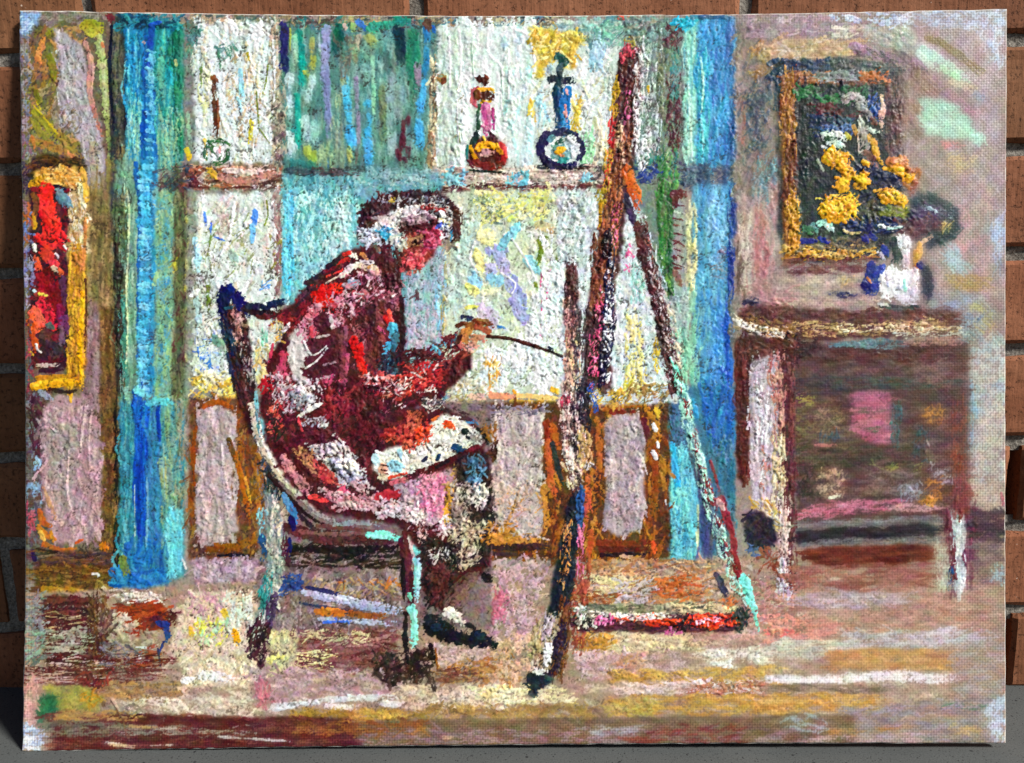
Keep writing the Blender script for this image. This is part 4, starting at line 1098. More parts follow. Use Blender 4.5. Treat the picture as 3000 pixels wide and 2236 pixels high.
batch('''
a45c20 26 .2 1.8 1770,1200 1830,1186 1890,1196
7a2c1c 18 .2 1.6 1790,1208 1860,1206
5c2430 24 .25 1.4 1886,1230 1900,1290
b87c2c 26 .25 1.8 1890,1190 1920,1240 1930,1290
d8b040 20 .25 2 1924,1200 1930,1230
8a4c1c 30 .2 1.6 1910,1300 1920,1420 1900,1540
a8642c 24 .25 1.6 1750,1230 1756,1320 1750,1420
c4643c 26 .2 1.6 1725,1400 1722,1460 1728,1500
c05a48 20 .25 1.6 1712,1480 1716,1520
7a3a20 34 .18 1.4 1760,1590 1830,1594 1900,1588
5a2c1c 26 .2 1.3 1760,1608 1840,1612 1910,1606
c85a30 20 .3 1.6 1912,1590 1920,1620
2c2024 16 .2 1.2 1760,1626 1900,1622
b05a30 30 .25 1.4 1730,1560 1726,1640
ccbcb8 7 .05 3 1840,1260 1850,1300 1880,1340 1896,1390
eeeae8 14 .15 4 1914,1244 1922,1262
eeeae8 14 .15 4 1912,1324 1922,1344
eeeae8 9 .2 3.6 1926,1296 1928,1310
eeeae8 9 .2 3.6 1948,1466 1952,1480
''')
# ------------------------------------------------------------------ painted floor
P('a08a78', '64 1740 2180 1630 2960 1500 2960 2210 60 2210', tex='h', rough=.7, h=.5, var=.14)
F('b8a490 a89480 c4b098 988470 b89c90 ccb8a8', '560 1740 2180 1640 2900 1750 2900 2100 350 2100', 700, 22, 60, 3, 22, dry=.33, h=1)
# left: brown-maroon boxes and bands
P('4a2a28', '128 1752 150 1744 260 1756 285 1790 275 1850 330 1850 350 1800 340 1980 140 1990 124 1850', tex='h', dry=.3, h=.8, rough=.7)
F('4c2428 5a2c2c 3c2024 6a3a34', '130 1750 270 1752 275 1850 130 1860', 90, 16, 70, 0, 8, dry=.32)
F('b09874 a48c6c c0ac8c', '150 1785 270 1785 270 1860 150 1860', 14, 8, 70, 0, 5, dry=.4); F('a0a08c 8c8c78 b0ac98 7a7460', '140 1840 270 1840 265 1920 140 1920', 50, 15, 60, 0, 10, dry=.33)
F('6a4a30 5a3c28 7c5c3c 4a2c24', '262 1740 310 1740 310 2030 262 2030', 90, 16, 60, 90, 14, dry=.32); F('6c5048 5a4040 7c6054', '300 1780 350 1780 345 1880 300 1880', 30, 16, 40, 80, 20, dry=.33)
P('8a3c22', '348 1764 420 1752 480 1766 500 1800 490 1820 460 1850 400 1866 380 1830 346 1800', tex='h', h=1, dry=.12)
F('943e20 7a3420 a44c2c 6a2c20', '350 1768 480 1764 490 1810 460 1850 390 1860', 50, 16, 50, 0, 10, dry=.3)
F('b8a890 c4b8a0 a89880', '345 1800 390 1810 400 1880 340 1900', 30, 17, 40, 20, 40, dry=.3); F('c8bcac 8c7868 dcd0c4', '350 1728 470 1735 475 1762 345 1760', 34, 12, 50, 4, 14, dry=.33, h=1.4)
F('5a2c30 4a2428', '455 1790 530 1790 525 1830 460 1830', 26, 16, 34, 20, 40, dry=.33); F('a89c84 988a70 8a7c64', '340 1860 470 1850 460 1920 340 1920', 50, 15, 44, 0, 20, dry=.33)
F('7c3c28 6c3020 8c5038', '400 1895 470 1890 470 1950 410 1950', 30, 13, 44, 0, 10, dry=.33); F('706870 5c5458 847c80', '300 1880 410 1910 410 1960 310 1960', 50, 16, 40, 0, 30, dry=.33)
batch('''
2a4480 26 .12 1.6 484,1826 492,1850 488,1880
243c74 20 .15 1.6 466,1824 490,1836
2a4078 12 .2 1.6 480,1880 468,1910
3c3c58 10 .25 1.2 464,1900 470,1950
c8c4c4 10 .3 2 400,1896 440,1898
e0dcd8 12 .2 2 408,1924 412,1930
''')
F('5a2c28 4c2424 6a3c34', '76 1915 540 1925 530 1945 76 1930', 50, 8, 90, 0, 3, dry=.36, h=.6); F('4c2424 5c302c 6c4038 784c40', '74 1940 480 1955 420 2020 76 2000', 110, 9, 90, 0, 4, dry=.36, h=.6)
F('a89078 b8a898 c0a8a0', '80 1925 330 1935 300 2010 80 2000', 44, 7, 70, 0, 4, dry=.42, h=.6); F('8a8a90 7c7c7c 94a094 687068', '74 1745 125 1745 128 1930 74 1930', 90, 14, 44, 10, 40, dry=.33, h=.3); F('90a890 84a08c', '80 1850 130 1850 130 1920 80 1920', 20, 14, 34, 10, 20, dry=.36)
F('8c3c2c 7a3430 5c2c28', '240 1975 330 1960 320 2020 250 2040', 30, 15, 34, 60, 40, dry=.33)
P('8c8c48', '130 2010 260 2012 300 2040 290 2090 180 2090 150 2060', tex='h', dry=.25, h=.5, rough=.4)
F('a0984c 8a8844 b0a458 988c50', '150 2020 280 2020 280 2085 170 2085', 50, 15, 40, -10, 30, dry=.36, h=.5); F('c09038 b08430', '250 2015 300 2020 300 2060 240 2090', 20, 14, 26, 50, 40, dry=.33)
P('2c6848', '108 2044 150 2030 175 2060 170 2090 130 2100 124 2140 108 2140', tex='v', dry=.25, h=.2, rough=.2)
F('2f7050 3c7c58 24583c', '110 2046 168 2044 160 2090 112 2110', 26, 15, 34, 60, 40, dry=.36, h=.2)
F('c8988c b88c84 d0a89c', '72 1990 108 1990 108 2130 72 2130', 60, 14, 30, 90, 20, dry=.34, h=.2)
F('a8b8d4 c8d8f0 98a8c8', '66 2120 130 2140 125 2190 66 2196', 50, 14, 26, 10, 40, dry=.33, h=.2); F('dfe6f2', '68 2150 110 2160 105 2192 68 2194', 14, 14, 24, 20, 30, dry=.36, h=.2)
F('9a7a54 a88858 8c6c48 b8905c', '300 2000 560 2000 540 2060 320 2050', 70, 17, 50, 3, 20, dry=.33)
F('d0c4b0 c4b8a4 dcd0bc b8ac9c', '360 2050 760 2030 740 2110 380 2100', 130, 17, 46, 3, 25, dry=.33); F('8c8470 7c7464 98907c', '330 2060 440 2070 440 2110 330 2100', 30, 15, 44, -10, 20, dry=.36)
# pale left floor
P('ccbca4', '555 1735 720 1730 790 1800 760 2000 560 2010 500 1900 530 1800', dry=.15, h=1, rough=.9)
F('d8c8ac ccbca0 e0d4bc c0ac8c d4bca0 dcc8b4', '550 1740 740 1735 750 2000 540 2010', 230, 18, 44, 60, 50, dry=.33, h=1.2)
F('c8d0c0 d0d8c8 b8c4b4', '670 1735 740 1735 740 1830 670 1850', 44, 18, 44, 88, 20, dry=.33); F('d0d060 c8c850 b8d0a0 a8d0a8', '570 1820 670 1810 670 1900 580 1890', 44, 14, 30, 60, 40, dry=.38)
F('c4a0a0 b89094', '560 1730 660 1730 650 1790 560 1790', 30, 15, 30, 80, 30, dry=.4)
batch('''
d8a020 30 .15 2.4 690,1852 696,1880
d0b040 24 .25 2 560,1840 566,1860
d4b848 22 .25 2 655,1790 668,1810
e0dcd8 44 .3 1.2 600,1980 680,1990
f0ece4 30 .35 1.2 540,1990 580,2000
''')
# middle floor
P('7c5450', '870 1830 1160 1810 1170 1960 880 1960', tex='h', dry=.25, h=.8, rough=.8)
F('6c3c3c 7c4c48 5c3030 8c605c 9c7870', '870 1830 1170 1815 1160 1960 880 1960', 170, 14, 70, 0, 10, dry=.34)
F('d8c88c c8b880 e0d8a8', '870 1900 960 1900 940 1960 870 1950', 24, 7, 70, 0, 6, dry=.4); F('c8bc94 b8ac84', '890 1840 1080 1850 1060 1890 890 1870', 50, 11, 44, 5, 25, dry=.42)
P('c4c098', '800 1780 870 1770 875 1900 850 1970 790 1980', tex='v', dry=.2, h=1, rough=.9)
F('d0cc9c c4bc8c dcd8ac a8a484', '795 1770 872 1770 870 1960 790 1975', 90, 15, 44, 85, 30, dry=.34); F('e0dc80', '785 1910 820 1915 815 1945 785 1940', 8, 13, 24, 30, 30)
F('a88c90 b49c9c 9c8080 c0a8a4', '740 1960 1180 1970 1180 2050 760 2060', 190, 17, 46, 5, 30, dry=.34); F('b07078 a86068', '750 1980 790 1980 785 2070 750 2070', 24, 14, 40, 90, 30, dry=.36)
batch('''
ccd0cc 30 .22 1.5 800,2074 900,2058 1000,2046 1100,2044 1175,2040
d8dcd8 20 .3 1.5 820,2076 930,2052
d4d0cc 26 .3 1.4 1120,2060 1190,2064
e4d8d0 30 .35 1.2 960,2070 1060,2074
''')
F('d4c0a8 c8b498 dcc8b4 e0d4bc', '1180 2010 1500 1990 1500 2080 1200 2080', 140, 18, 46, 5, 25, dry=.33)
F('e0d8a8 d4c890 e8e0bc', '1400 2010 1640 2010 1700 2060 1420 2060', 90, 18, 46, 2, 20, dry=.33)
F('a8843c b08c48 987434 bc9858 8c6c3c', '860 2080 1260 2078 1240 2120 880 2120', 110, 18, 50, 0, 20, dry=.3, h=.6); F('c0a050 b49044', '1060 2085 1190 2085 1180 2110 1070 2110', 24, 18, 34, 0, 20, dry=.2, h=.8)
F('a88850 98784c b0945c 8c7048', '1260 2070 1760 2060 1740 2120 1280 2120', 150, 18, 46, 0, 25, dry=.32, h=.4)
F('2c241f 3c2c28 4a342c', '1095 1920 1270 1900 1270 2000 1110 2005', 110, 18, 34, 45, 60, dry=.3)
F('c0a49c cbb0a8 b4988c', '1260 1880 1440 1890 1440 1960 1290 1950', 90, 18, 40, 5, 30, dry=.33); F('a87c4c b08850 98683c', '1280 1960 1500 1920 1520 1990 1300 2000', 90, 16, 44, 5, 30, dry=.36); F('6a4438 7a5444', '1280 1960 1400 1960 1400 2000 1290 2000', 26, 12, 44, 3, 14, dry=.36)
F('c0a4a4 b49898 ccb0b0 a88c90', '1410 1620 1600 1640 1580 1900 1430 1900', 180, 20, 44, 70, 45, dry=.33); F('b06878 a85c6c bc7888', '1390 1730 1480 1720 1490 1820 1420 1830', 50, 17, 34, 50, 50, dry=.36)
F('c8a888 bc9c7c d4b498', '1450 1880 1580 1850 1560 1990 1440 1990', 70, 17, 44, 60, 40, dry=.34)
# floor between and right of the easel legs
F('b88c60 a87c54 c89c70 9c6c48 d0b088', '1690 1640 2080 1640 2100 1780 1690 1780', 220, 15, 60, 2, 14, dry=.33); F('c4703c b86438 a85830', '1920 1690 2050 1690 2050 1750 1920 1750', 44, 15, 44, 5, 16, dry=.34); F('dccc9c d0c090', '1740 1690 1850 1690 1850 1740 1740 1740', 34, 15, 50, 2, 14, dry=.35); F('c0b4b8 b4a8ac', '1800 1700 1930 1700 1900 1770 1800 1765', 34, 15, 44, 10, 25, dry=.36); F('a0643c 8c5434', '1690 1730 1800 1740 1800 1780 1690 1780', 30, 11, 50, 0, 10, dry=.36)
F('d8c8a0 ccbc94 e0d4b0 d0b48c', '1740 1850 2080 1850 2060 1920 1750 1920', 110, 18, 54, 2, 16, dry=.32); F('c09040 b4843c cc9c4c', '1690 1850 1790 1855 1780 1910 1690 1910', 50, 17, 34, 40, 50, dry=.32)
F('c8acac bc9ca0 d4bcb8 b89088', '1690 1910 2010 1910 2000 1980 1700 1990', 130, 17, 46, 10, 35, dry=.33); F('c49878 b88868', '1780 1920 1900 1920 1890 2000 1790 2000', 34, 15, 40, 30, 40, dry=.36)
F('c4a058 b89048 d0ac60 a88444', '1800 1970 2300 1950 2300 2010 1830 2000', 120, 16, 54, 0, 16, dry=.33); F('d8c4bc ccb4ac dccccc', '1820 2000 2240 1990 2240 2030 1830 2040', 110, 16, 54, 2, 16, dry=.34); F('a87860 9c6c58 b88c78', '2000 2010 2250 1995 2250 2036 2010 2040', 70, 11, 44, 0, 20, dry=.36)
F('c09850 b48c44 cca458 a88044', '1780 2040 2300 2030 2300 2095 1800 2095', 140, 17, 50, 0, 16, dry=.32, h=.5); F('b0a060 a4944c', '1780 2050 1920 2050 1910 2100 1790 2100', 34, 17, 44, 0, 30, dry=.33)
F('b49084 a88478 bc9c94 c0a8a0', '2040 1840 2300 1780 2300 1880 2060 1900', 110, 18, 60, 4, 14, dry=.3, h=.6); F('dcd8c4 d0d0c0 e0dccc', '2050 1900 2260 1900 2260 1940 2050 1930', 70, 14, 54, 3, 14, dry=.35, h=.8); F('e4ece4', '2095 1930 2150 1935 2150 1960 2100 1955', 8, 15, 30, 10, 20)
F('9c7068 a87c70 b48c84', '2180 1700 2320 1720 2300 1800 2180 1830', 70, 17, 44, 5, 25, dry=.33, h=.6)
F('b08c7c a88070 bc9888 9c7868', '2280 1720 2900 1680 2900 1850 2280 1850', 330, 19, 54, 2, 14, dry=.32, h=.3); F('b09ca0 a89498 b8a4a8', '2310 1740 2660 1735 2640 1775 2320 1775', 80, 17, 60, 0, 12, dry=.35, h=.3)
F('d07068 cc7c70', '2250 1838 2340 1840 2335 1866 2255 1866', 20, 15, 34, 3, 14, dry=.33, h=.6); F('d09884 c88c7c', '2240 1800 2450 1810 2440 1870 2260 1880', 50, 16, 50, 3, 14, dry=.36, h=.4)
F('b8b0b4 aca4a8 c4bcbc a8a8a8', '2480 1850 2900 1845 2900 1895 2490 1900', 120, 16, 54, 2, 14, dry=.34, h=.25); F('c0c0b0 b0b4a4 d0c8b4', '2250 1880 2500 1870 2490 1920 2250 1925', 70, 16, 54, 2, 14, dry=.34, h=.3)
P('b48c5c', '2430 1912 2500 1900 2640 1902 2780 1910 2820 1930 2790 1965 2560 1962 2430 1955', tex='h', dry=.25, h=.3, rough=.3)
F('bc9464 b08454 c49c6c a87c58', '2430 1908 2800 1908 2780 1960 2440 1958', 90, 16, 50, 2, 14, dry=.35, h=.25)
F('a09490 948c8c a8a0a0 988c84', '2800 1880 2940 1880 2940 2170 2780 2170', 170, 17, 40, 3, 30, dry=.33, h=.15)
batch('''
dcd4d0 40 .28 .5 2250,1986 2360,1990 2500,1986 2620,1980 2720,1984 2800,1988
e4dcdc 26 .34 .5 2280,1994 2420,1996 2600,1974 2700,1976
e8e4e4 30 .4 .4 2640,1990 2760,1996
b4a080 26 .3 .6 2250,1968 2340,1966
''', taper=.2)
F('6a5c4c 7a6854 8c7860', '2250 2005 2600 2010 2600 2030 2250 2030', 40, 12, 60, 0, 8, dry=.38, h=.3); F('c49c54 b88c48 cca868 a88040', '2250 2030 2600 2036 2560 2085 2250 2085', 110, 17, 46, 2, 16, dry=.33, h=.4); F('b0a484 a89c80', '2560 2030 2680 2036 2680 2070 2580 2070', 30, 15, 40, 2, 20, dry=.38, h=.2)
F('847c78 948c88 8c8080 98909c', '2480 2080 2940 2040 2940 2170 2480 2175', 220, 17, 46, 2, 16, dry=.34, h=.12); F('5a7a60', '2780 2060 2900 2050 2900 2075 2790 2080', 8, 9, 44, 8, 14, dry=.42, h=.1)
F('a8b8c8 c0ccdc b8c4d0', '2890 2060 2945 2040 2945 2172 2900 2172', 40, 14, 34, 80, 30, dry=.36, h=.12); F('b89c70', '2790 2120 2890 2120 2890 2150 2800 2150', 16, 14, 34, 0, 20, dry=.38, h=.1)
# bottom strip, thin paint over the weave
P('74604c', '1000 2112 1400 2108 2500 2096 2500 2200 980 2200', tex='h', dry=.1, h=.2, rough=.2)
F('7c6850 6c5844 8c7460 847058 746450', '1240 2110 2500 2096 2500 2150 1240 2150', 260, 16, 50, 0, 16, dry=.33, h=.15); F('94787c 84686c 7c5c58 a08488 8c807c', '1000 2135 2500 2130 2500 2190 1000 2196', 230, 15, 50, 0, 14, dry=.34, h=.15); F('6c3430 7c4038', '1820 2125 2180 2120 2180 2175 1830 2178', 44, 15, 44, 0, 16, dry=.38, h=.15); F('a8a8a8 98989c', '1740 2130 1880 2125 1880 2150 1740 2155', 16, 13, 44, 0, 14, dry=.4, h=.1); F('98a4a4 a8b4b8', '2300 2100 2420 2100 2420 2140 2310 2140', 20, 13, 36, -10, 20, dry=.36, h=.2); F('a87c44 b0885c', '2440 2136 2620 2128 2600 2150 2450 2156', 18, 12, 44, 4, 10, dry=.38, h=.15); F('b09494 c0a8b0', '2380 2155 2700 2150 2700 2178 2390 2180', 36, 13, 44, 0, 14, dry=.36, h=.15)
P('56292a', '150 2090 700 2100 1020 2105 1060 2190 400 2200 160 2200', tex='h', dry=.15, h=.3, rough=.3)
F('5c2c2a 4c2224 6a3830 7c4c40 5a3430', '150 2092 1040 2108 1050 2188 160 2195', 330, 13, 80, 0, 6, dry=.34, h=.3)
F('a88c5c b08850 947048', '170 2080 420 2090 420 2115 180 2110', 40, 11, 60, 0, 8, dry=.38, h=.3); F('6c6858 7c7464 5c5448', '130 2110 380 2120 360 2160 140 2160', 60, 13, 50, 0, 14, dry=.36, h=.2); F('8c8478 a09c90 7c7468', '380 2125 760 2130 740 2150 380 2150', 40, 9, 70, 0, 5, dry=.4, h=.3)
F('8c5c34 9c6c3c 7c4c30', '880 2110 1240 2110 1240 2150 880 2150', 80, 15, 44, 0, 16, dry=.34, h=.3)
batch('''
c8c4bc 9 .25 1.4 640,2158 740,2164 840,2170
c4c0bc 7 .3 1.2 770,2168 850,2172
d0b894 14 .25 1.6 320,2178 370,2186 400,2188
dcd0c4 8 .25 1.4 310,2174 350,2178
c8bcb4 6 .3 1.2 440,2184 520,2182
7c5c48 8 .2 3.4 330,2050 350,2090 362,2110 370,2150 385,2172
b8a48c 10 .2 3 330,2046 350,2080
a89060 12 .3 1 380,2128 460,2132
b89880 16 .35 .4 1300,2160 1330,2162
''')
# ------------------------------------------------------------------ framed picture on the right wall
CUR[0] = 8
P('2c3236', '2266 178 2330 176 2460 172 2540 182 2620 196 2640 230 2630 560 2610 760 2300 768 2280 700 2275 300', h=.8, rough=.85)
F('2a4058 243850 34485c', '2266 178 2450 172 2460 206 2270 240', 60, 15, 50, 2, 14, dry=.25); F('5a6460 4c5654 6a6c68 3c4848', '2450 176 2630 190 2640 230 2460 208', 50, 14, 60, -4, 10, dry=.3); F('244450 2a3c4c', '2264 200 2292 200 2300 300 2270 300', 26, 13, 40, 88, 14, dry=.3)
F('6a5450 5c4844 786058 4c3c3c', '2590 240 2650 230 2640 440 2596 440', 100, 15, 60, 90, 10, dry=.3); F('5a4c50 6a5c5c 7c6c6c', '2600 420 2650 430 2640 560 2610 560', 40, 15, 44, 88, 20, dry=.34)
F('8a5a34 9c6a40 744a30 a87c58', '2300 218 2412 214 2412 250 2320 254', 50, 13, 50, 2, 12, dry=.3, h=1.4); F('74807c 849088 94989c', '2405 212 2540 208 2536 244 2410 246', 44, 15, 50, 2, 12, dry=.28); F('b06434 bc7444 a85c30', '2535 212 2600 214 2590 246 2535 246', 34, 15, 34, 10, 25, dry=.28)
F('5c4438 7c5c48', '2420 240 2590 240 2590 258 2420 258', 30, 10, 50, 0, 8, dry=.33)
P('7c5430', '2290 226 2332 222 2330 480 2340 720 2296 730 2288 480', tex='v', h=1.4, rough=.8)
F('a0722c 8a5c28 b0803c 6e4424 7c4830 c0904c', '2290 230 2330 226 2336 720 2300 726', 190, 12, 60, 90, 8, dry=.32, h=1.6); F('5c3424 6c3c28 4c2c20', '2300 420 2336 420 2336 560 2302 560', 40, 12, 44, 90, 10, dry=.36); F('c08c2c b48030 d09c40', '2310 580 2345 580 2342 710 2312 710', 50, 12, 60, 90, 8, dry=.34, h=1.8)
F('2a2828 342c28 201f22', '2332 250 2362 250 2368 560 2340 560', 70, 12, 60, 90, 8, dry=.28)
F('c49434 b48430 d0a848 a87830 dcc070', '2316 722 2570 726 2560 758 2320 760', 110, 13, 50, 0, 12, dry=.32, h=1.8); F('6c6048 7c7054 5c5444', '2360 690 2560 690 2560 730 2340 730', 80, 13, 40, 10, 30, dry=.33)
F('5c3434 6c4444 7c5450', '2300 758 2570 760 2560 800 2310 800', 70, 15, 50, 0, 16, dry=.33, h=.7)
P('22302c', '2345 255 2590 250 2590 560 2570 690 2350 700', h=.6, rough=.9)
F('2a3c34 1f2c2c 34443a 26303a 1c2430', '2350 260 2585 255 2585 680 2352 690', 280, 17, 40, 80, 50, dry=.28, h=1.2)
F('2c6c40 3c7c4c 24583a', '2334 258 2400 255 2396 285 2340 285', 26, 14, 30, 10, 30); F('2f7040 3c8048 285c38', '2400 285 2470 280 2470 308 2404 310', 26, 14, 30, 10, 30); F('2c5c3c 386848', '2470 256 2560 256 2560 280 2480 300', 26, 14, 30, 10, 30)
F('54282e 6a343c 482428', '2386 308 2460 312 2456 345 2390 350', 44, 15, 34, 5, 25); F('5a2c30 6c3c40', '2490 322 2530 322 2526 344 2494 344', 12, 13, 24, 10, 30); F('1c2c48 24385c 1a2440', '2380 340 2500 345 2490 400 2390 400', 60, 15, 40, 5, 25); F('4c6c70 5c7c7c 3c5c64', '2430 345 2500 350 2490 372 2440 372', 20, 11, 26, 10, 30, dry=.38); F('2c4c88 24407a 345c98', '2540 290 2582 280 2580 340 2552 345', 40, 14, 34, 70, 30)
F('4a6a98 5c7cac 3c5c8c', '2410 368 2500 368 2490 392 2415 392', 30, 12, 26, 10, 30, dry=.36)
batch('''
a0a09c 36 .2 2 2478,290 2500,282 2524,296 2536,320
b4b4b0 22 .25 2 2482,286 2510,280 2530,300
8c8c88 34 .22 2 2510,310 2540,330 2546,350
c4c4bc 22 .25 2 2520,350 2524,390 2530,410
9c9890 40 .25 1.8 2530,380 2534,420 2526,450
d4c8b8 8 .15 2.6 2518,340 2514,400 2516,450
d8b8a0 20 .25 2.2 2582,280 2586,330 2580,370
c8a898 16 .3 2 2576,330 2584,380
6c4038 30 .25 1.8 2556,350 2562,370
c8d8c0 22 .3 2 2548,380 2570,388
c4943c 26 .2 2.6 2546,400 2562,430 2568,470
d0a030 18 .25 2.8 2556,420 2566,460 2586,480
7c5c50 30 .3 1.6 2540,450 2560,480 2570,500
b4884c 16 .25 2.4 2500,370 2510,400
b8b048 20 .3 2 2478,395 2490,415
d4e8d4 36 .22 2.4 2416,396 2440,402 2460,410
c4dccc 30 .3 2.4 2430,420 2470,430
e0f0e0 18 .25 2.6 2440,390 2462,396 2480,420
2c5038 20 .3 1.6 2420,406 2450,408
dce4e4 14 .3 2.2 2410,430 2430,440
8c9c88 14 .3 1.8 2396,470 2410,500
5c8c84 20 .35 1.6 2380,660 2400,690
a8e0cc 22 .3 2.2 2400,655 2420,650 2440,670
c4ecdc 16 .35 2.2 2420,660 2440,680
1c2a80 22 .15 2.2 2352,706 2390,708
1c2c88 20 .15 2.2 2400,700 2426,712
3c6c4c 34 .3 1.6 2356,670 2380,680
''')
# ------------------------------------------------------------------ vase with yellow flowers
CUR[0] = 9
F('1f2c4c 1a2438 283858 142034', '2480 480 2640 500 2650 560 2500 600', 90, 18, 34, 20, 50, dry=.28, h=1.4)
F('6c7428 5c6424 7c8434', '2560 600 2680 610 2690 640 2570 640', 50, 15, 40, -8, 20, dry=.3, h=1.6); F('20345c 1c2c50 2c4470 182440', '2470 630 2700 640 2640 680 2480 680', 100, 16, 40, -5, 25, dry=.28, h=1.4)
F('4a4a3c 5a5848 3a4440', '2500 590 2580 590 2570 640 2510 650', 30, 14, 30, 60, 40, dry=.36)
P('2e3a44', '2668 582 2720 572 2770 590 2806 630 2806 680 2770 710 2720 728 2680 700 2660 650', h=.6, rough=.4, dry=.08)
F('3a4448 2c4044 24303c 34504c', '2664 580 2740 572 2800 610 2800 640 2740 610 2680 610', 60, 13, 40, -25, 20, dry=.33, h=.5); F('4a3c5a 3c3050 584868', '2680 606 2760 612 2790 650 2690 660', 60, 14, 40, -10, 25, dry=.33, h=.6); F('5c4048 6a4a4c 4c343c', '2640 640 2780 650 2720 690 2640 700', 90, 14, 40, 5, 25, dry=.3, h=.7); F('a8b8c0 94a8b4 c0ccd0', '2690 600 2790 610 2790 640 2720 620', 18, 9, 26, -10, 20, dry=.42)
F('1f3034 284448 243c38', '2700 700 2800 650 2806 690 2740 726', 50, 13, 34, 35, 20, dry=.33, h=.5); F('c0a860 b09850 d0c080', '2760 645 2796 640 2780 680 2760 680', 16, 9, 20, 50, 20, dry=.36)
batch('''
d8b890 14 .2 2 2690,720 2710,704 2730,692
e0b060 20 .2 2.2 2692,716 2690,750 2688,780
c89440 22 .25 2.2 2682,740 2684,790
a06c3c 14 .3 2 2676,780 2690,792
e8eef0 44 .12 3 2640,700 2648,724
f0f0f0 34 .15 3 2654,698 2660,730
e4dce0 30 .2 2.8 2650,740 2656,766
d8c8cc 26 .25 2.4 2646,760 2660,780
2c3c38 30 .2 1.8 2616,700 2622,740 2616,770
34403c 26 .25 1.6 2630,740 2634,770
dce8e4 16 .25 2.4 2576,662 2600,668 2640,666
b8e4d8 14 .25 2.4 2600,670 2640,668
d8c48c 10 .2 2.4 2470,675 2490,684 2520,682
243a88 30 .2 2 2588,730 2600,750
1c2c74 26 .2 2.2 2530,695 2536,710
1c2c74 22 .2 2.2 2552,690 2566,700
c0c4d0 20 .25 2.2 2576,740 2590,760
1f2c78 40 .12 2.4 2552,780 2544,820 2536,850
24388c 34 .15 2.4 2576,790 2566,830 2560,860
3454a8 24 .25 2.4 2590,780 2576,820
1a2468 30 .15 2.4 2532,840 2550,856
c08048 10 .25 2.4 2540,815 2552,828
eef2f2 70 .08 3 2612,800 2620,830
e8eeee 60 .1 2.8 2600,830 2606,860
f2f4f4 40 .12 3.2 2630,810 2640,800
dfe4e8 66 .12 2.6 2660,810 2664,850
d8d8e0 60 .15 2.4 2640,860 2660,880
c8c8d0 44 .2 2.2 2670,840 2680,880
a4d4c4 12 .2 2.6 2648,820 2650,860
e4d4d8 34 .25 2.4 2680,800 2684,830
b4b8c4 10 .2 1.4 2594,800 2600,840
1c2464 26 .1 2.6 2694,776 2700,782
2a303c 34 .2 1.2 2716,790 2722,840 2714,880
343c44 26 .25 1 2706,800 2710,870
2c3434 20 .2 1.4 2580,896 2640,902 2690,900
4a5c54 20 .25 1.2 2600,908 2680,912
c8c8c0 14 .3 1.6 2570,890 2610,894
2c3c3c 30 .25 1.2 2670,905 2690,908
''')
FLW = [(2450, 462, 44, 26, 40), (2424, 470, 22, 18, 40), (2478, 500, 40, 20, 50), (2470, 540, 20, 30, 90), (2522, 532, 18, 32, 80), (2450, 612, 52, 44, 0), (2486, 600, 28, 34, 70), (2420, 620, 22, 24, 80), (2610, 578, 40, 24, 5), (2590, 570, 20, 22, 0), (2640, 590, 20, 20, 0), (2640, 500, 44, 18, 20), (2632, 478, 34, 16, -10), (2660, 520, 16, 22, 90), (2536, 478, 16, 10, 20)]
for (fx, fy, rx, ry, ro) in FLW:
    blob('dca020', fx, fy, rx, ry, ro, h=3.4, rough=.9)
    blob('eebc24', fx - rx * .1, fy - ry * .15, rx * .75, ry * .6, ro + 8, h=3)
    blob('f4cc3c', fx + rx * .15, fy - ry * .1, rx * .4, ry * .35, ro - 20, h=3, dry=.25)
    blob('c88c1c', fx - rx * .3, fy + ry * .35, rx * .4, ry * .3, ro + 20, h=2, dry=.3)
F('f0c030 e0a41c f8d450 c8881c', '2400 575 2510 570 2510 640 2410 640', 40, 11, 24, 40, 60, dry=.25, h=3); F('f0c030 e0a41c d09020', '2420 440 2500 450 2500 540 2440 500', 26, 10, 24, -40, 40, dry=.25, h=3)
batch('''
b87c44 40 .15 3 2606,476 2640,468 2656,486
9c6030 26 .2 2.6 2656,500 2690,500 2684,530
c89468 20 .2 3 2620,474 2646,470
e0a828 18 .2 3 2590,494 2620,504 2650,520
a86c34 20 .25 2.4 2650,540 2670,560
84503c 26 .3 2 2676,540 2670,570
dca02c 12 .2 3 2560,560 2590,556 2610,550
f0b828 20 .15 3.2 2640,580 2648,610
''')
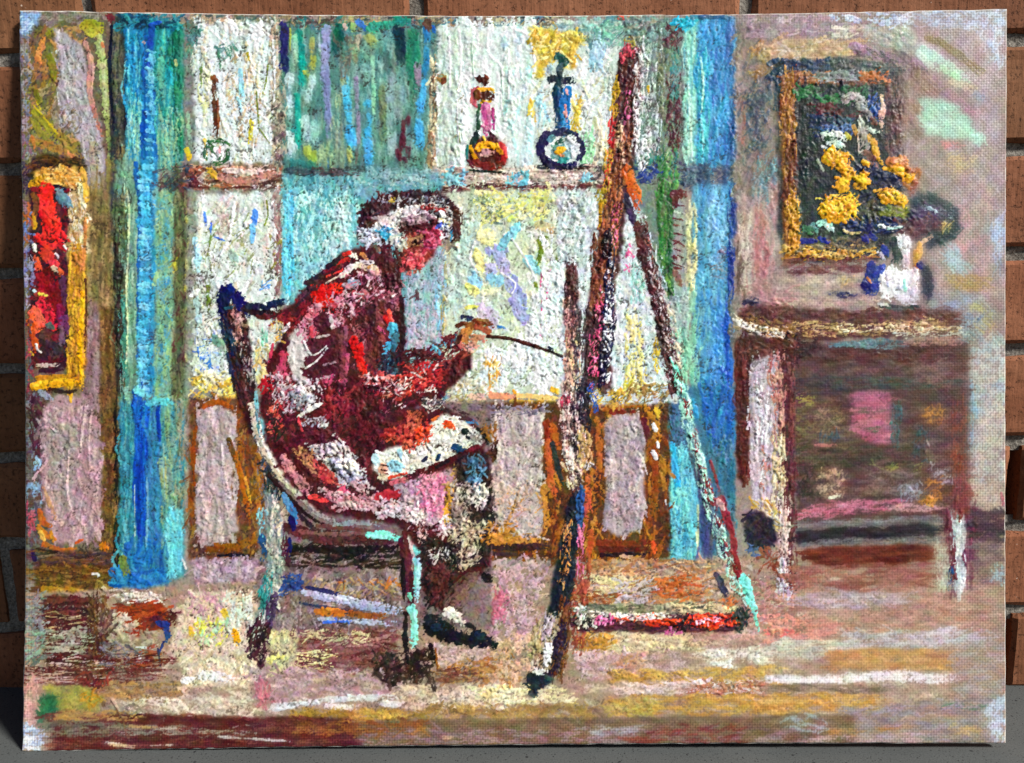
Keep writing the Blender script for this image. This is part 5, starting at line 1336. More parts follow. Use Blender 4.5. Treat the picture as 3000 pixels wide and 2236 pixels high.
# ------------------------------------------------------------------ chest of drawers
CUR[0] = 10
P('58403c', '2325 1005 2840 1000 2838 1500 2800 1530 2340 1530 2330 1300', tex='h', h=.5, rough=.5)
F('5c4846 66504c 524040 6e5854 4e3c40 745c54', '2330 1010 2832 1008 2830 1500 2340 1510', 520, 19, 54, 2, 18, dry=.3, h=.5)
F('4a2e2c 543430 5e3c38', '2330 1010 2830 1010 2830 1060 2330 1060', 130, 16, 60, 2, 10, dry=.3, h=.5); F('4c5850 44504c 3c4444', '2440 1110 2800 1110 2800 1140 2440 1140', 44, 14, 60, 0, 8, dry=.36, h=.4)
F('6e6048 5c503c 7a6c50', '2330 1180 2500 1180 2500 1330 2340 1330', 90, 15, 44, 2, 30, dry=.36, h=.5); F('463c40 403840', '2340 1100 2520 1110 2520 1160 2340 1160', 40, 15, 60, 2, 10, dry=.34, h=.5); F('4a4438 3c382c 5a5040', '2340 1310 2700 1310 2690 1370 2340 1370', 90, 12, 60, 2, 10, dry=.34, h=.5); F('7a645e 84706c', '2520 1370 2700 1380 2690 1450 2520 1450', 44, 15, 40, 2, 25, dry=.38, h=.4); F('443c34 38342c', '2335 1370 2400 1370 2400 1450 2335 1450', 34, 14, 30, 80, 40, dry=.36)
F('7a4434 8a5040 6a3c34', '2790 1150 2830 1150 2830 1480 2790 1480', 60, 13, 50, 90, 12, dry=.33, h=.7); F('7c645c 6c5858', '2690 1060 2790 1050 2790 1130 2690 1130', 34, 16, 44, 5, 25, dry=.36, h=.4)
P('a8647a', '2500 1152 2560 1146 2608 1156 2612 1300 2570 1304 2530 1290 2510 1240 2500 1200', tex='h', dry=.2, h=.5)
F('b46c80 a85c70 c07c8c 94546a', '2500 1150 2610 1152 2608 1298 2520 1280', 60, 14, 50, 2, 12, dry=.34, h=.5); F('6c5450 5c4c48', '2510 1195 2610 1195 2600 1210 2510 1212', 8, 9, 40, 0, 8, dry=.36); F('5c6050', '2535 1250 2580 1250 2570 1275 2535 1272', 5, 11, 24, 0, 14, dry=.4)
F('c4788c b86c80 d08ca0 b06470', '2345 1490 2450 1470 2640 1462 2640 1490 2400 1515 2345 1520', 70, 13, 54, 4, 10, dry=.34, h=.6); F('a88084 b89090', '2620 1480 2780 1480 2760 1502 2620 1500', 30, 11, 44, 0, 12, dry=.38)
F('b47c3c c48c48 a06c38 8c6040', '2706 1190 2762 1190 2762 1245 2712 1245', 26, 13, 24, 60, 40, dry=.36, h=.8); F('b87c3c c48844 a86c34', '2700 1400 2765 1396 2765 1470 2700 1470', 34, 13, 26, 60, 40, dry=.34, h=.8); F('947860 a4886c 7c6450', '2400 1190 2470 1190 2470 1270 2410 1270', 34, 13, 26, 60, 50, dry=.36, h=.8); F('b89c80 a88c70 c4a890 8c7464', '2400 1380 2475 1380 2470 1455 2405 1455', 44, 12, 26, 60, 50, dry=.36, h=.9)
F('3c5c5c 4c6868', '2606 1180 2640 1180 2636 1300 2610 1300', 24, 13, 44, 88, 10, dry=.36); F('4c6070 3c5464', '2400 1270 2460 1268 2455 1300 2405 1300', 12, 12, 26, 80, 20, dry=.36); F('48545c 3c4850', '2670 1260 2725 1255 2720 1350 2680 1340', 30, 13, 34, 80, 20, dry=.34); F('98983c 8c8c48', '2340 1160 2390 1160 2380 1180 2345 1182', 8, 11, 24, 10, 20); F('7c7c48 8c8c58', '2500 1340 2720 1360 2710 1390 2520 1380', 14, 10, 26, 20, 40, dry=.42); F('98a0a8 889098 a8a8b0', '2630 1410 2700 1410 2690 1460 2640 1460', 24, 12, 24, 60, 50, dry=.42); F('a8a8ac 94989c', '2720 1360 2790 1370 2790 1420 2740 1400', 20, 11, 26, 40, 40, dry=.42); F('d0d8c0', '2425 1448 2460 1446 2455 1462 2425 1462', 5, 10, 18, 0, 20)
batch('''
c08078 14 .25 .8 2388,1304 2450,1306
4c4440 20 .2 1 2700,1300 2710,1330 2690,1350
a89c94 10 .2 2 2714,1290 2722,1310
6c6454 30 .3 1.6 2720,1320 2740,1350
''')
P('54322e', '2160 920 2200 890 2340 905 2600 915 2780 905 2860 960 2850 985 2600 990 2340 1002 2180 975', tex='h', h=.8, rough=.7, dry=.05)
F('5c3834 4c2c2a 6a4640 54322f 74504a', '2180 905 2340 910 2790 910 2840 950 2600 975 2340 985 2200 960', 250, 14, 54, -2, 14, dry=.3, h=.8)
F('b4986c a4845c c4a87c 94744c', '2330 945 2780 940 2830 960 2600 980 2350 985', 120, 10, 54, 2, 8, dry=.38, h=1); F('d8c8a4 e0d4b8 c8b48c', '2480 955 2820 955 2810 975 2480 978', 44, 8, 44, 1, 8, dry=.4, h=1.2); F('8a6844 9c784c 7a5838', '2180 930 2330 950 2330 990 2200 970', 60, 11, 50, -12, 12, dry=.34, h=1)
F('e4dcd0 d4c4a8 f0ece4 b89c74', '2168 940 2240 960 2300 980 2300 1000 2230 990 2170 965', 50, 11, 44, -16, 10, dry=.34, h=1.8)
F('5c7880 4c6870 6c8488', '2440 1004 2640 994 2640 1018 2450 1018', 44, 12, 50, 2, 8, dry=.3, h=.6); F('9c7868 a88478', '2640 996 2810 990 2800 1010 2640 1012', 34, 10, 44, 2, 8, dry=.36); F('2c1c1c 3c2424 24181c', '2290 985 2400 1000 2340 1060 2300 1060', 50, 14, 34, 70, 30, dry=.3); F('8c9ca0 7c8c90 a0acac', '2810 920 2880 940 2880 1000 2830 1000', 44, 13, 34, -40, 30, dry=.34, h=.5); F('6c7c94', '2840 915 2880 925 2870 945 2845 945', 8, 13, 22, 20, 30)
F('d8dcc4 c0ccc4', '2640 978 2830 970 2830 985 2640 990', 24, 7, 50, 1, 6, dry=.4)
F('1a2038 20284a', '2184 876 2222 872 2220 892 2190 890', 10, 13, 20, -10, 20, h=1.6)
# left side: maroon post, pale side panel, leg
P('4a2624', '2152 1000 2196 980 2330 1000 2330 1070 2200 1060 2196 1300 2186 1420 2160 1400', tex='v', h=1, rough=.6)
F('4e2422 5c2e2a 40201f 6a3a34', '2156 1005 2194 1000 2192 1400 2164 1400', 130, 13, 60, 90, 8, dry=.25, h=1); F('5a3430 6c443c 482824', '2190 990 2330 1000 2300 1060 2200 1050', 50, 14, 40, -15, 20, dry=.3)
P('bcb4ba', '2200 1062 2250 1040 2284 1060 2290 1200 2272 1420 2230 1480 2204 1470 2196 1300 2206 1180', tex='v', h=1.6, rough=.7, var=.08, dry=.08)
F('c8c0c6 b0a6ac d4ccd0 bca8a8 a89ca4', '2200 1065 2285 1060 2285 1400 2230 1480 2202 1460', 170, 15, 70, 90, 10, dry=.32, h=1.5)
F('b07068 9c5c58 c48c80', '2250 1040 2300 1050 2290 1200 2262 1180', 34, 12, 50, 92, 10, dry=.36); F('e4ecf0', '2210 1100 2250 1110 2240 1400 2215 1400', 20, 9, 60, 92, 6, dry=.38, h=2); F('c08878 a46458', '2230 1300 2250 1340 2240 1440 2225 1420', 12, 12, 34, 90, 20, dry=.4)
P('5c3038', '2284 1060 2326 1060 2332 1520 2320 1740 2285 1736 2280 1400', tex='v', h=1, rough=.8)
F('5c2c34 6c3c40 4c2428 7c4c48 4a3a34', '2288 1070 2328 1070 2330 1720 2290 1720', 190, 12, 60, 90, 8, dry=.32, h=1.1)
F('a4706a b48478 c49c88', '2266 1080 2296 1080 2296 1300 2268 1300', 50, 11, 60, 91, 6, dry=.36, h=1.4); F('c8b890 b8a478 d8d0b4', '2262 1280 2298 1280 2296 1480 2264 1480', 60, 11, 50, 91, 8, dry=.34, h=1.5); F('e0d4cc c8b4ac dcc4bc b89890', '2272 1470 2312 1470 2316 1720 2276 1720', 90, 11, 60, 91, 6, dry=.33, h=1.5); F('b8a4b8 d4d4d8 a8a49c', '2270 1640 2320 1640 2318 1740 2276 1740', 34, 12, 34, 90, 14, dry=.34)
F('dcd4bc c8a85c b8903c d8c890', '2200 1470 2270 1470 2280 1560 2230 1530', 44, 12, 34, -40, 20, dry=.34, h=1.4)
P('2c2a34', '2184 1500 2230 1492 2268 1530 2276 1580 2240 1622 2196 1610 2180 1560', h=.8, rough=.7)
F('2c303c 34283c 24222c 3c3434', '2188 1500 2264 1520 2268 1590 2200 1610', 60, 15, 34, 60, 40, dry=.3); F('5a6c94 4a5c80', '2190 1590 2230 1610 2220 1635 2190 1625', 10, 13, 22, 20, 30, dry=.36); F('7c4434 8c5440', '2230 1600 2280 1600 2276 1680 2230 1680', 20, 14, 34, 80, 30, dry=.36)
P('2a252b', '2338 1556 2400 1548 2560 1540 2700 1530 2740 1545 2740 1575 2600 1580 2420 1592 2340 1592', tex='h', h=.5, rough=.4)
F('2c262c 342e34 241f26 403a40', '2340 1555 2735 1538 2735 1574 2345 1590', 110, 13, 70, 2, 6, dry=.28, h=.4); F('74706c 605c5c 848484', '2340 1530 2760 1508 2760 1530 2340 1550', 70, 11, 70, 2, 8, dry=.35, h=.4); F('7c7874 6c6c6c 8c8c88 60605c', '2380 1585 2760 1572 2760 1598 2380 1606', 70, 11, 70, 2, 8, dry=.34, h=.4)
P('66301f', '2352 1606 2500 1600 2700 1594 2745 1604 2730 1640 2640 1652 2500 1664 2380 1650', tex='h', h=.6, rough=.4, var=.12)
F('6c3424 5c2a20 7a4030 54261e', '2360 1606 2735 1600 2720 1644 2500 1660 2380 1648', 110, 14, 80, 1, 6, dry=.28, h=.4)
F('8c5c50 9c6c60 7c4c44', '2330 1660 2760 1655 2760 1720 2330 1720', 110, 15, 70, 1, 10, dry=.33, h=.3)
P('c2cac6', '2786 1500 2820 1500 2834 1600 2830 1720 2798 1720 2790 1600', tex='v', h=1, rough=.5, var=.08, dry=.1)
F('ccd4d0 b4bcbc d4dcd8 a4b0b4', '2788 1510 2828 1510 2826 1720 2796 1720', 80, 13, 60, 90, 8, dry=.33, h=.9)
F('6c3440 5c2c38 7c4450', '2764 1500 2788 1520 2800 1720 2780 1720', 50, 11, 60, 92, 5, dry=.3); F('6c3848 5c3040 7c4850', '2828 1480 2866 1490 2872 1680 2836 1720', 70, 13, 60, 90, 6, dry=.3, h=.5); F('2c5078 34587c', '2774 1660 2792 1660 2790 1720 2776 1720', 10, 10, 30, 90, 8)
F('4a3c42 3c3238 5a4a50', '2846 1500 2944 1495 2944 1600 2860 1600', 110, 16, 40, 2, 25, dry=.3, h=.2); F('6a5c58 7c6c64 8c7c70', '2860 1590 2944 1590 2944 1700 2866 1700', 80, 16, 40, 2, 25, dry=.34, h=.2); F('94b4b8', '2900 1660 2944 1660 2944 1720 2910 1720', 12, 14, 34, 88, 20, dry=.38, h=.15); F('c4c8b0 b0b8a0', '2740 1600 2776 1600 2780 1720 2744 1720', 34, 13, 44, 88, 14, dry=.35, h=.3)
F('7c4444 6c3838', '2800 1400 2840 1400 2840 1500 2790 1510', 40, 13, 44, 85, 16, dry=.33, h=.5)
# ------------------------------------------------------------------ white wall between the easel legs
CUR[0] = 0
P('c4d0d0', '1630 556 1860 556 1900 700 1960 900 1990 1180 1640 1190 1640 900', tex='v', rough=.9, h=.8, dry=.06)
F('d8e4e6:3 e4eef0:2 c8d8da b8c8c8 ccd4c8', '1640 570 1850 600 1940 900 1980 1150 1650 1160 1645 900', 480, 19, 50, 86, 22, dry=.35, h=1.6)
F('a8b8b8 98a8a8 b4c0b8', '1640 560 1760 556 1730 760 1650 780', 50, 13, 44, 85, 25, dry=.4)
F('e0dc98 dcd488 e8e4b0 d0c870', '1830 920 1880 920 1890 1140 1830 1150', 60, 16, 54, 92, 10, dry=.32, h=1.5); F('c8a830 b89828 d4b848', '1918 990 1936 1000 1926 1080 1912 1080', 14, 10, 34, 95, 8); F('d8c858 c8b840', '1820 1090 1900 1100 1890 1150 1830 1160', 16, 13, 26, 70, 40, dry=.38)
F('c85888 d86898', '1830 700 1850 700 1848 800 1832 780', 12, 9, 24, 85, 30, dry=.42); F('5a9a80 4a8a70', '1866 820 1884 820 1880 868 1866 860', 8, 12, 26, 90, 10); F('98c8c0 a8d0c8 88bcb4', '1850 770 1890 780 1888 880 1850 880', 34, 14, 40, 88, 14, dry=.36)
F('4a4a50 3a3a44 5a5458 7a7a7c', '1885 180 1925 170 1930 480 1890 480', 40, 8, 34, 85, 25, dry=.46)
F('9a7c48 a88c58 8a7040', '1840 1120 1960 1130 1950 1180 1830 1190', 50, 13, 34, 30, 40, dry=.36, h=1.4); F('d8b850 c4a040 b4884c', '1720 1130 1830 1150 1830 1190 1730 1190', 44, 13, 34, 20, 40, dry=.36, h=1.4)
# ------------------------------------------------------------------ dim wall seen through the chair
P('7c6a68', '740 1160 1440 1180 1440 1840 760 1840', rough=.85, h=.6)
F('8c7c7c 7a6668 9c8c8c 6a5654 a49490', '740 1620 1300 1640 1300 1840 770 1840', 260, 18, 44, 60, 45, dry=.33)
F('a89078 b8a080 8c7050 9c8860', '900 1690 1160 1700 1160 1760 900 1740', 60, 13, 30, 30, 50, dry=.4); F('b07438 c08040', '1000 1700 1190 1700 1190 1720 1000 1720', 16, 12, 22, 40, 50, dry=.38)
F('2c2420 3a2c28 1f1c1c 4a3830', '840 1590 1180 1600 1180 1660 850 1660', 120, 14, 50, 2, 14, dry=.28)
F('b8b09c a8a08c 8c8874', '740 1200 780 1200 830 1440 860 1520 790 1520', 60, 13, 40, 80, 30, dry=.35); F('5a9090 6aa8b0 78b4c0', '748 1180 780 1200 780 1300 752 1280', 34, 11, 34, 85, 20, dry=.35)
F('8c5c24 9c6c30 7c5020', '735 1240 760 1320 790 1520 740 1520', 50, 13, 40, 90, 20, dry=.36); F('2a3a44 3a4a50 24302c', '770 1300 830 1420 830 1480 780 1460', 44, 13, 34, 80, 30, dry=.33)
# ------------------------------------------------------------------ chair
CUR[0] = 11
P('34201f', '648 900 712 890 735 1000 742 1120 760 1260 730 1270 700 1180 672 1040', tex='v', h=1.4, rough=.8)
F('3c1f20 4c2a2a 2a1a20 5c3434 2c2838', '655 900 715 900 745 1150 735 1180 700 1160 672 1040', 150, 15, 54, 105, 10, dry=.3, h=1.4)
F('b88880 a07068 c4a094 8c6c64', '682 900 712 900 712 1000 690 1000', 40, 13, 34, 95, 20, dry=.4, h=1.6); F('1c2440 24304c 2a3a50', '640 920 672 940 690 1100 670 1080', 34, 10, 50, 105, 8, dry=.32)
F('7c6c70 98908c b4aca8', '700 1000 740 1000 750 1120 715 1130', 26, 9, 34, 100, 14, dry=.44)
batch('''
14184c 50 .06 2.8 656,878 668,852 680,856
181c58 44 .08 2.8 690,866 706,888 712,900
10143c 40 .1 2.6 652,890 664,910
1c2468 26 .15 2.6 676,838 684,850
141848 26 .12 2.6 648,900 650,920
1f2c60 18 .2 2.2 716,900 730,930
2c4c6c 16 .25 2 664,904 690,900
2c1c24 30 .15 2 718,905 770,918 820,912
5c2428 24 .2 2 760,930 800,926 850,920
20243c 26 .2 2 730,895 790,900 830,890
1f2a48 24 .2 2 790,890 830,880
d8d4c4 30 .15 2.2 742,1190 752,1250 768,1300 796,1350 838,1400 880,1450 930,1490
e4e0d4 20 .2 2.4 750,1230 772,1310 812,1370 860,1424
c8c0a8 16 .25 2.2 738,1200 756,1280 800,1370 850,1430 940,1506
bcb4a8 20 .3 2 870,1450 920,1490 960,1520
9c9490 20 .3 1.8 920,1500 980,1530
7cb0b8 14 .25 2 750,1150 756,1220
5c8c90 12 .3 2 752,1210 764,1290
2c1c20 20 .15 1.6 790,1390 840,1450 900,1510 960,1540
34262c 24 .2 1.6 870,1500 930,1560
4a2a2c 50 .1 1.6 850,1548 930,1570 1040,1580 1140,1584
5c3634 34 .18 1.5 860,1560 960,1580 1080,1576
7c5450 18 .3 1.5 880,1556 980,1566 1100,1560
6a4440 20 .25 1.5 930,1540 1040,1550 1130,1560
8a9494 20 .35 1.6 980,1536 1060,1530 1110,1536
221a1c 26 .12 1.2 850,1606 960,1612 1060,1608 1160,1604
84e4cc 28 .15 2.2 1080,1568 1120,1566 1166,1576
9cf0dc 16 .2 2.4 1084,1572 1130,1574
3c7cb0 26 .2 1.8 840,1470 860,1500 870,1530
5a8cb4 22 .25 1.8 832,1450 850,1490
1c1c54 26 .15 1.8 854,1520 862,1550
20205c 22 .2 1.8 850,1580 846,1620 838,1650
2a4c7c 26 .2 1.6 766,1570 776,1620 770,1640
''')
P('8a948c', '776 1440 810 1450 826 1540 838 1640 822 1720 800 1780 760 1880 730 1890 744 1810 776 1720 788 1620 780 1540', tex='v', h=1.4, rough=.85)
F('a4aca0 8c9c94 b8bcac 748880 c8c4b4 6a7c78', '780 1440 812 1460 836 1640 800 1780 770 1800 790 1640', 150, 13, 44, 95, 14, dry=.33, h=1.5)
F('3c8c8c 4c9c98 2c7474', '766 1700 800 1690 786 1800 764 1820', 44, 10, 44, 80, 10, dry=.33); F('4a3a54 5a4868 3c3048', '782 1760 812 1740 800 1830 780 1830', 30, 12, 34, 85, 14, dry=.32); F('dcdcd8 c8ccc8', '754 1800 780 1800 768 1860 750 1860', 20, 12, 26, 70, 20, dry=.32); F('38202a 4a2a34 2c1c24', '720 1830 756 1810 790 1850 770 1960 726 1900', 70, 14, 34, 75, 20, dry=.32); F('5a9cac 88bcc4', '752 1500 782 1500 780 1560 760 1560', 16, 11, 26, 85, 20, dry=.38); F('d0c8a0', '806 1520 826 1530 824 1560 808 1556', 7, 11, 18, 60, 30); F('4a2430', '820 1580 846 1570 850 1640 834 1640', 14, 11, 34, 95, 8)
F('2c4478 24386c 3a548c', '838 1680 890 1690 880 1730 830 1740', 44, 14, 30, 30, 40, dry=.32)
batch('''
b0b4cc 30 .18 1.7 892,1736 960,1748 1030,1762 1100,1772 1172,1786
c8ccdc 18 .28 1.7 930,1738 1000,1752 1060,1756
98a0bc 26 .25 1.6 1040,1772 1110,1786 1176,1796
2c3058 16 .2 1.4 900,1720 950,1730 990,1738
3c3c54 14 .28 1.2 880,1766 980,1784 1080,1794
b8702c 28 .2 1.6 930,1792 980,1796 1040,1798
8c5428 28 .22 1.4 1030,1800 1090,1804 1126,1806
c88438 14 .3 1.6 960,1784 1000,1788
a8acc0 22 .3 1.4 940,1814 1040,1820 1160,1826
4a70d0 12 .25 1.8 950,1822 1030,1820
4a70c8 12 .25 1.8 985,1812 992,1826
4a70c8 10 .25 1.8 1018,1816 1024,1830
602c34 34 .12 1.6 1190,1560 1196,1620 1192,1700 1200,1760
4c2430 22 .18 1.6 1176,1580 1186,1680 1190,1740
3c2028 22 .2 1.4 1206,1680 1206,1780
d0c4bc 24 .25 1.8 1200,1560 1212,1620 1220,1660
7cc8c4 30 .2 1.9 1222,1600 1222,1680 1220,1740
a4d4dc 20 .22 2 1228,1640 1226,1720 1222,1760
88e0c8 34 .15 2.2 1206,1780 1214,1830 1212,1880
9cf0d8 20 .2 2.4 1216,1800 1218,1870 1212,1900
74ccb0 18 .25 2 1198,1740 1204,1760
241f20 24 .15 1.4 1190,1800 1188,1880 1196,1940
2c2420 40 .15 1.4 1220,1920 1210,1970
1f1a1a 16 .15 1.4 1180,1640 1184,1760
''')
# ------------------------------------------------------------------ seated figure
CUR[0] = 12
P('4c2024', '1010 736 1090 720 1170 800 1186 900 1190 1060 1230 1090 1330 1050 1380 1010 1380 1080 1300 1160 1180 1200 1300 1190 1430 1270 1410 1330 1440 1400 1446 1540 1440 1640 1380 1720 1310 1800 1240 1740 1240 1620 1170 1540 1050 1520 940 1500 850 1420 780 1300 764 1180 790 1040 850 960 790 935 860 890 930 810', h=1.2, rough=.95)
F('5c2028:3 4a1c22:3 6e2a32 3a1a1e 7c3840', '1010 740 1090 725 1170 800 1186 1080 1300 1070 1370 1020 1370 1090 1280 1160 1180 1210 1100 1320 1060 1480 940 1490 850 1410 790 1300 770 1180 800 1040 860 900 930 815', 700, 20, 44, 75, 45, dry=.3, h=1.4)
# back and shoulder
batch('''
d8261c 60 .1 2.2 930,866 950,880 960,892
c81f1c 44 .12 2.2 920,846 960,850 990,846
e83824 26 .2 2.4 978,846 1000,834
cc2420 34 .2 2 962,896 975,910
7c2430 40 .2 1.8 880,880 900,900 890,920
c86478 40 .2 2 920,905 930,930 925,950
d47c8c 26 .25 2 905,930 930,945
b84858 26 .25 2 970,900 1000,890
c87c98 34 .22 2 995,880 1010,890
b46078 34 .25 1.8 1060,880 1090,900
b07088 50 .25 1.8 1110,800 1140,830
c898a8 34 .3 1.8 1080,810 1130,800
8c4a5c 40 .3 1.6 1140,840 1160,900
5c2c38 40 .2 1.6 1110,900 1140,940
b85060 34 .25 1.8 1040,860 1080,870
c06068 30 .25 1.8 1070,860 1090,880
a04048 34 .25 1.8 1060,920 1080,940
d8ccc4 26 .15 2.4 1020,790 1060,770 1090,772
e8dccc 20 .15 2.8 1000,810 1040,780
ece4d8 22 .12 3 1028,744 1038,752
e8dcd0 12 .15 3 1040,740 1046,760
e0c8b0 30 .2 2.4 1060,780 1090,790
c89058 18 .25 2.4 1060,744 1076,760
d09858 16 .25 2.4 1080,784 1096,780
d8b8a0 30 .2 2.4 1096,790 1106,800
c0908c 24 .25 2 1090,800 1110,806
d83430 18 .2 2.2 1010,745 1030,740
c02c30 20 .2 2.2 990,770 1020,760
d84840 12 .25 2.2 960,810 1010,790
e0b0a0 10 .25 2.4 965,825 1010,800
d8c0b0 8 .2 2.6 955,830 1000,806
8c9cb0 30 .25 1.8 1030,826 1050,830
a48c9c 20 .3 1.8 1010,836 1040,846
7c1c28 26 .2 1.8 950,800 985,780
3a2830 30 .2 1.6 900,830 950,800
2c2428 26 .25 1.4 960,785 1000,755
''')
F('4a2830 5c3440 3a2830', '870 870 930 815 960 800 920 850 880 890', 34, 14, 34, 40, 20, dry=.33); F('6c3840 8c5058 a06870', '1040 840 1180 820 1180 960 1060 960', 110, 14, 30, 60, 50, dry=.4, h=1.6)
F('8c2830 7a2430 6c1f28', '800 920 870 925 880 960 820 960', 34, 13, 34, 10, 25, dry=.33); F('d8c8b0 c8a048 c0b8a4', '790 940 830 945 825 1000 795 990', 24, 12, 22, 40, 50, dry=.36, h=1.8); F('98d0b8 84c0ac', '764 960 790 960 786 1000 766 1000', 10, 12, 26, 90, 10); F('e0c890 d0b470 b8a880', '752 1000 790 1010 770 1120 752 1110', 34, 12, 30, 80, 40, dry=.36)
F('b87888 c898a4 a85868 d4b0b8', '900 880 1010 850 1060 900 1000 960 900 980', 90, 12, 26, 70, 50, dry=.42, h=1.8)
F('b07080 c490a0 dcc8cc 9c4c5c', '1010 790 1150 780 1180 880 1080 900 1000 860', 100, 11, 26, 50, 50, dry=.44, h=1.8)
F('a85c68 c08890 d8c4c4', '960 1150 1180 1130 1200 1200 1000 1220', 70, 9, 22, 40, 50, dry=.48, h=1.8)
F('9c5058 b87880 c8a0a0', '1080 930 1180 900 1180 1050 1120 1060', 60, 9, 26, 80, 30, dry=.48, h=1.8)
# pale back panel and glossy maroon strokes
P('c8c2be', '850 980 872 955 890 965 892 1000 908 1030 914 1060 900 1110 880 1124 852 1110 846 1040', tex='v', h=2.4, rough=.25, var=.05)
F('d0cac6 c0bab6 d8d4d0', '852 985 890 970 905 1040 890 1110 856 1105', 26, 18, 60, 90, 10, dry=.15, h=1.2, var=.06)
F('c890a0 b86880 d0a4b0 c06074', '880 930 930 950 930 1000 900 1010 880 960', 44, 14, 30, 70, 40, dry=.35, h=1.8); F('c04858 c86874', '905 965 940 965 938 990 908 990', 12, 15, 22, 60, 40)
batch('''
54222c 56 .08 2.4 944,940 960,990 968,1010
5a2630 50 .08 2.4 920,1010 950,1000 990,980
582430 60 .08 2.4 910,1060 950,1030 985,1010
4f1f2a 60 .08 2.4 930,1100 960,1060 985,1040
54242e 44 .1 2.4 900,1090 950,1110 990,1080
c0b4b0 14 .15 2.6 970,930 976,960
d8d0cc 8 .1 3.2 890,1000 912,1040 940,1030 960,1010
d8d0cc 7 .1 3.2 896,1080 930,1056 960,1020
b8a8a8 10 .3 2.2 930,990 970,980
a88890 9 .3 2.2 950,1070 985,1060
a88890 9 .3 2.2 940,1110 980,1100
783c48 30 .2 2 1000,980 1008,1060 1000,1130
8c4c60 16 .25 2 1016,960 1012,1020
a8506c 14 .3 2 1020,1040 1016,1090
c0405c 14 .3 2 800,1010 790,1060
e0d8dc 16 .25 2.4 830,970 850,950
b0405c 40 .25 1.8 830,1040 826,1090
a84860 34 .25 1.8 820,1080 814,1110
c06078 20 .3 2 838,1100 826,1130
''')
F('d8d0d0 c8b8bc b8a0a8 a8606c 7c2c38', '790 1100 860 1110 900 1130 900 1200 800 1200', 110, 15, 34, 80, 45, dry=.36, h=1.7); F('c82830 a82028', '765 1110 800 1110 800 1150 768 1150', 20, 12, 26, 70, 40, dry=.36)
F('e4dcdc d0c8cc bcb0b4', '860 1110 960 1115 950 1180 880 1190', 60, 16, 36, 75, 40, dry=.36, h=1.8); F('c85878 b04868 8c3850', '940 1110 1020 1120 1010 1170 950 1160', 50, 14, 34, 60, 40, dry=.36)
# upper arm and chest
P('5c2a2e', '1060 900 1130 880 1140 1000 1120 1090 1080 1140 1040 1040', h=1, tex='v', dry=.1)
F('6c3236 5a2a2e 7c4044 4c2226', '1060 910 1120 900 1120 1080 1080 1120 1060 1020', 90, 18, 60, 92, 14, dry=.28); F('7c3c44 9c5860 b07880 4a282c', '1030 940 1070 930 1070 1080 1040 1080', 60, 12, 34, 85, 40, dry=.4)
batch('''
d02420 40 .15 2.4 1050,1010 1056,1050 1066,1080
c41f20 34 .18 2.4 1040,1000 1060,1040
dc3830 26 .2 2.4 1056,1070 1072,1096
c83030 20 .25 2.2 1130,930 1146,960 1150,1000
d85848 16 .3 2.2 1140,910 1150,950
3a1c20 24 .18 1.6 1160,920 1176,1000 1176,1060
2c1a1e 18 .2 1.5 1176,870 1182,980 1180,1060
48242c 26 .2 1.5 1090,900 1094,980
5ab8d8 36 .12 2.6 1150,960 1154,990
48a8cc 30 .16 2.6 1140,1010 1134,1030
62bcd8 26 .18 2.6 1128,1040 1124,1056
3c6c80 30 .25 2 1160,980 1150,1040
2c4858 34 .25 2 1130,1070 1140,1090
54b0cc 14 .3 2.4 1140,1050 1136,1066
d05888 12 .25 2 1110,960 1126,976
''')
F('2a2a30 34303a 20242c 3c5864', '1110 1050 1170 1020 1180 1110 1130 1110', 60, 14, 30, 70, 40, dry=.33); F('8c2a30 a83c3c c05050 d88880', '1060 1090 1200 1110 1190 1160 1080 1150', 110, 15, 34, 15, 35, dry=.36, h=1.6); F('e4d4d4 d4b8bc c8a4a8', '1070 1090 1180 1120 1180 1160 1080 1150', 40, 11, 24, 20, 45, dry=.44, h=2)
F('b83034 a82c30 cc5048 7c2428', '1180 1060 1300 1050 1290 1130 1190 1150', 110, 16, 36, 20, 30, dry=.36, h=1.6); F('4a2024 38181c 5c2a2c', '1180 1030 1300 1010 1300 1050 1190 1070', 60, 14, 36, 20, 25, dry=.33); F('d8c4c0 e4d8d4', '1180 1080 1290 1070 1280 1150 1190 1150', 26, 10, 22, 30, 45, dry=.46, h=2)
F('5c2428 742c2c 4a1e22 8c3c34', '1290 1000 1350 970 1370 1040 1310 1080', 90, 15, 34, 35, 30, dry=.33); F('54a8c4 68b8d0', '1262 1014 1310 1006 1300 1030 1266 1036', 12, 11, 16, 30, 50, h=2); F('3a5a68', '1320 1000 1350 980 1346 1010 1324 1014', 7, 11, 18, 60, 40)
# hand holding the brush
batch('''
8c5430 40 .15 2.2 1376,960 1400,950 1420,956
c08848 34 .15 2.4 1358,980 1380,970
b87840 30 .2 2.4 1364,990 1366,1004
c48468 34 .18 2.2 1390,990 1420,994
d8a088 26 .25 2.2 1380,1010 1400,1014
a8583c 30 .2 2.2 1400,960 1430,970 1440,984
74381f 20 .2 2.2 1390,940 1430,946 1444,958
5c3420 16 .2 2.2 1340,955 1370,945
2c3450 18 .2 2.2 1356,928 1384,932
24485c 14 .25 2 1366,936 1380,940
8a6a44 14 .25 2 1400,936 1440,940
dca8a0 22 .3 2 1366,1020 1390,1030
c87068 20 .3 2 1350,1010 1366,1024
4a2a20 20 .25 1.8 1340,1000 1350,980
''')
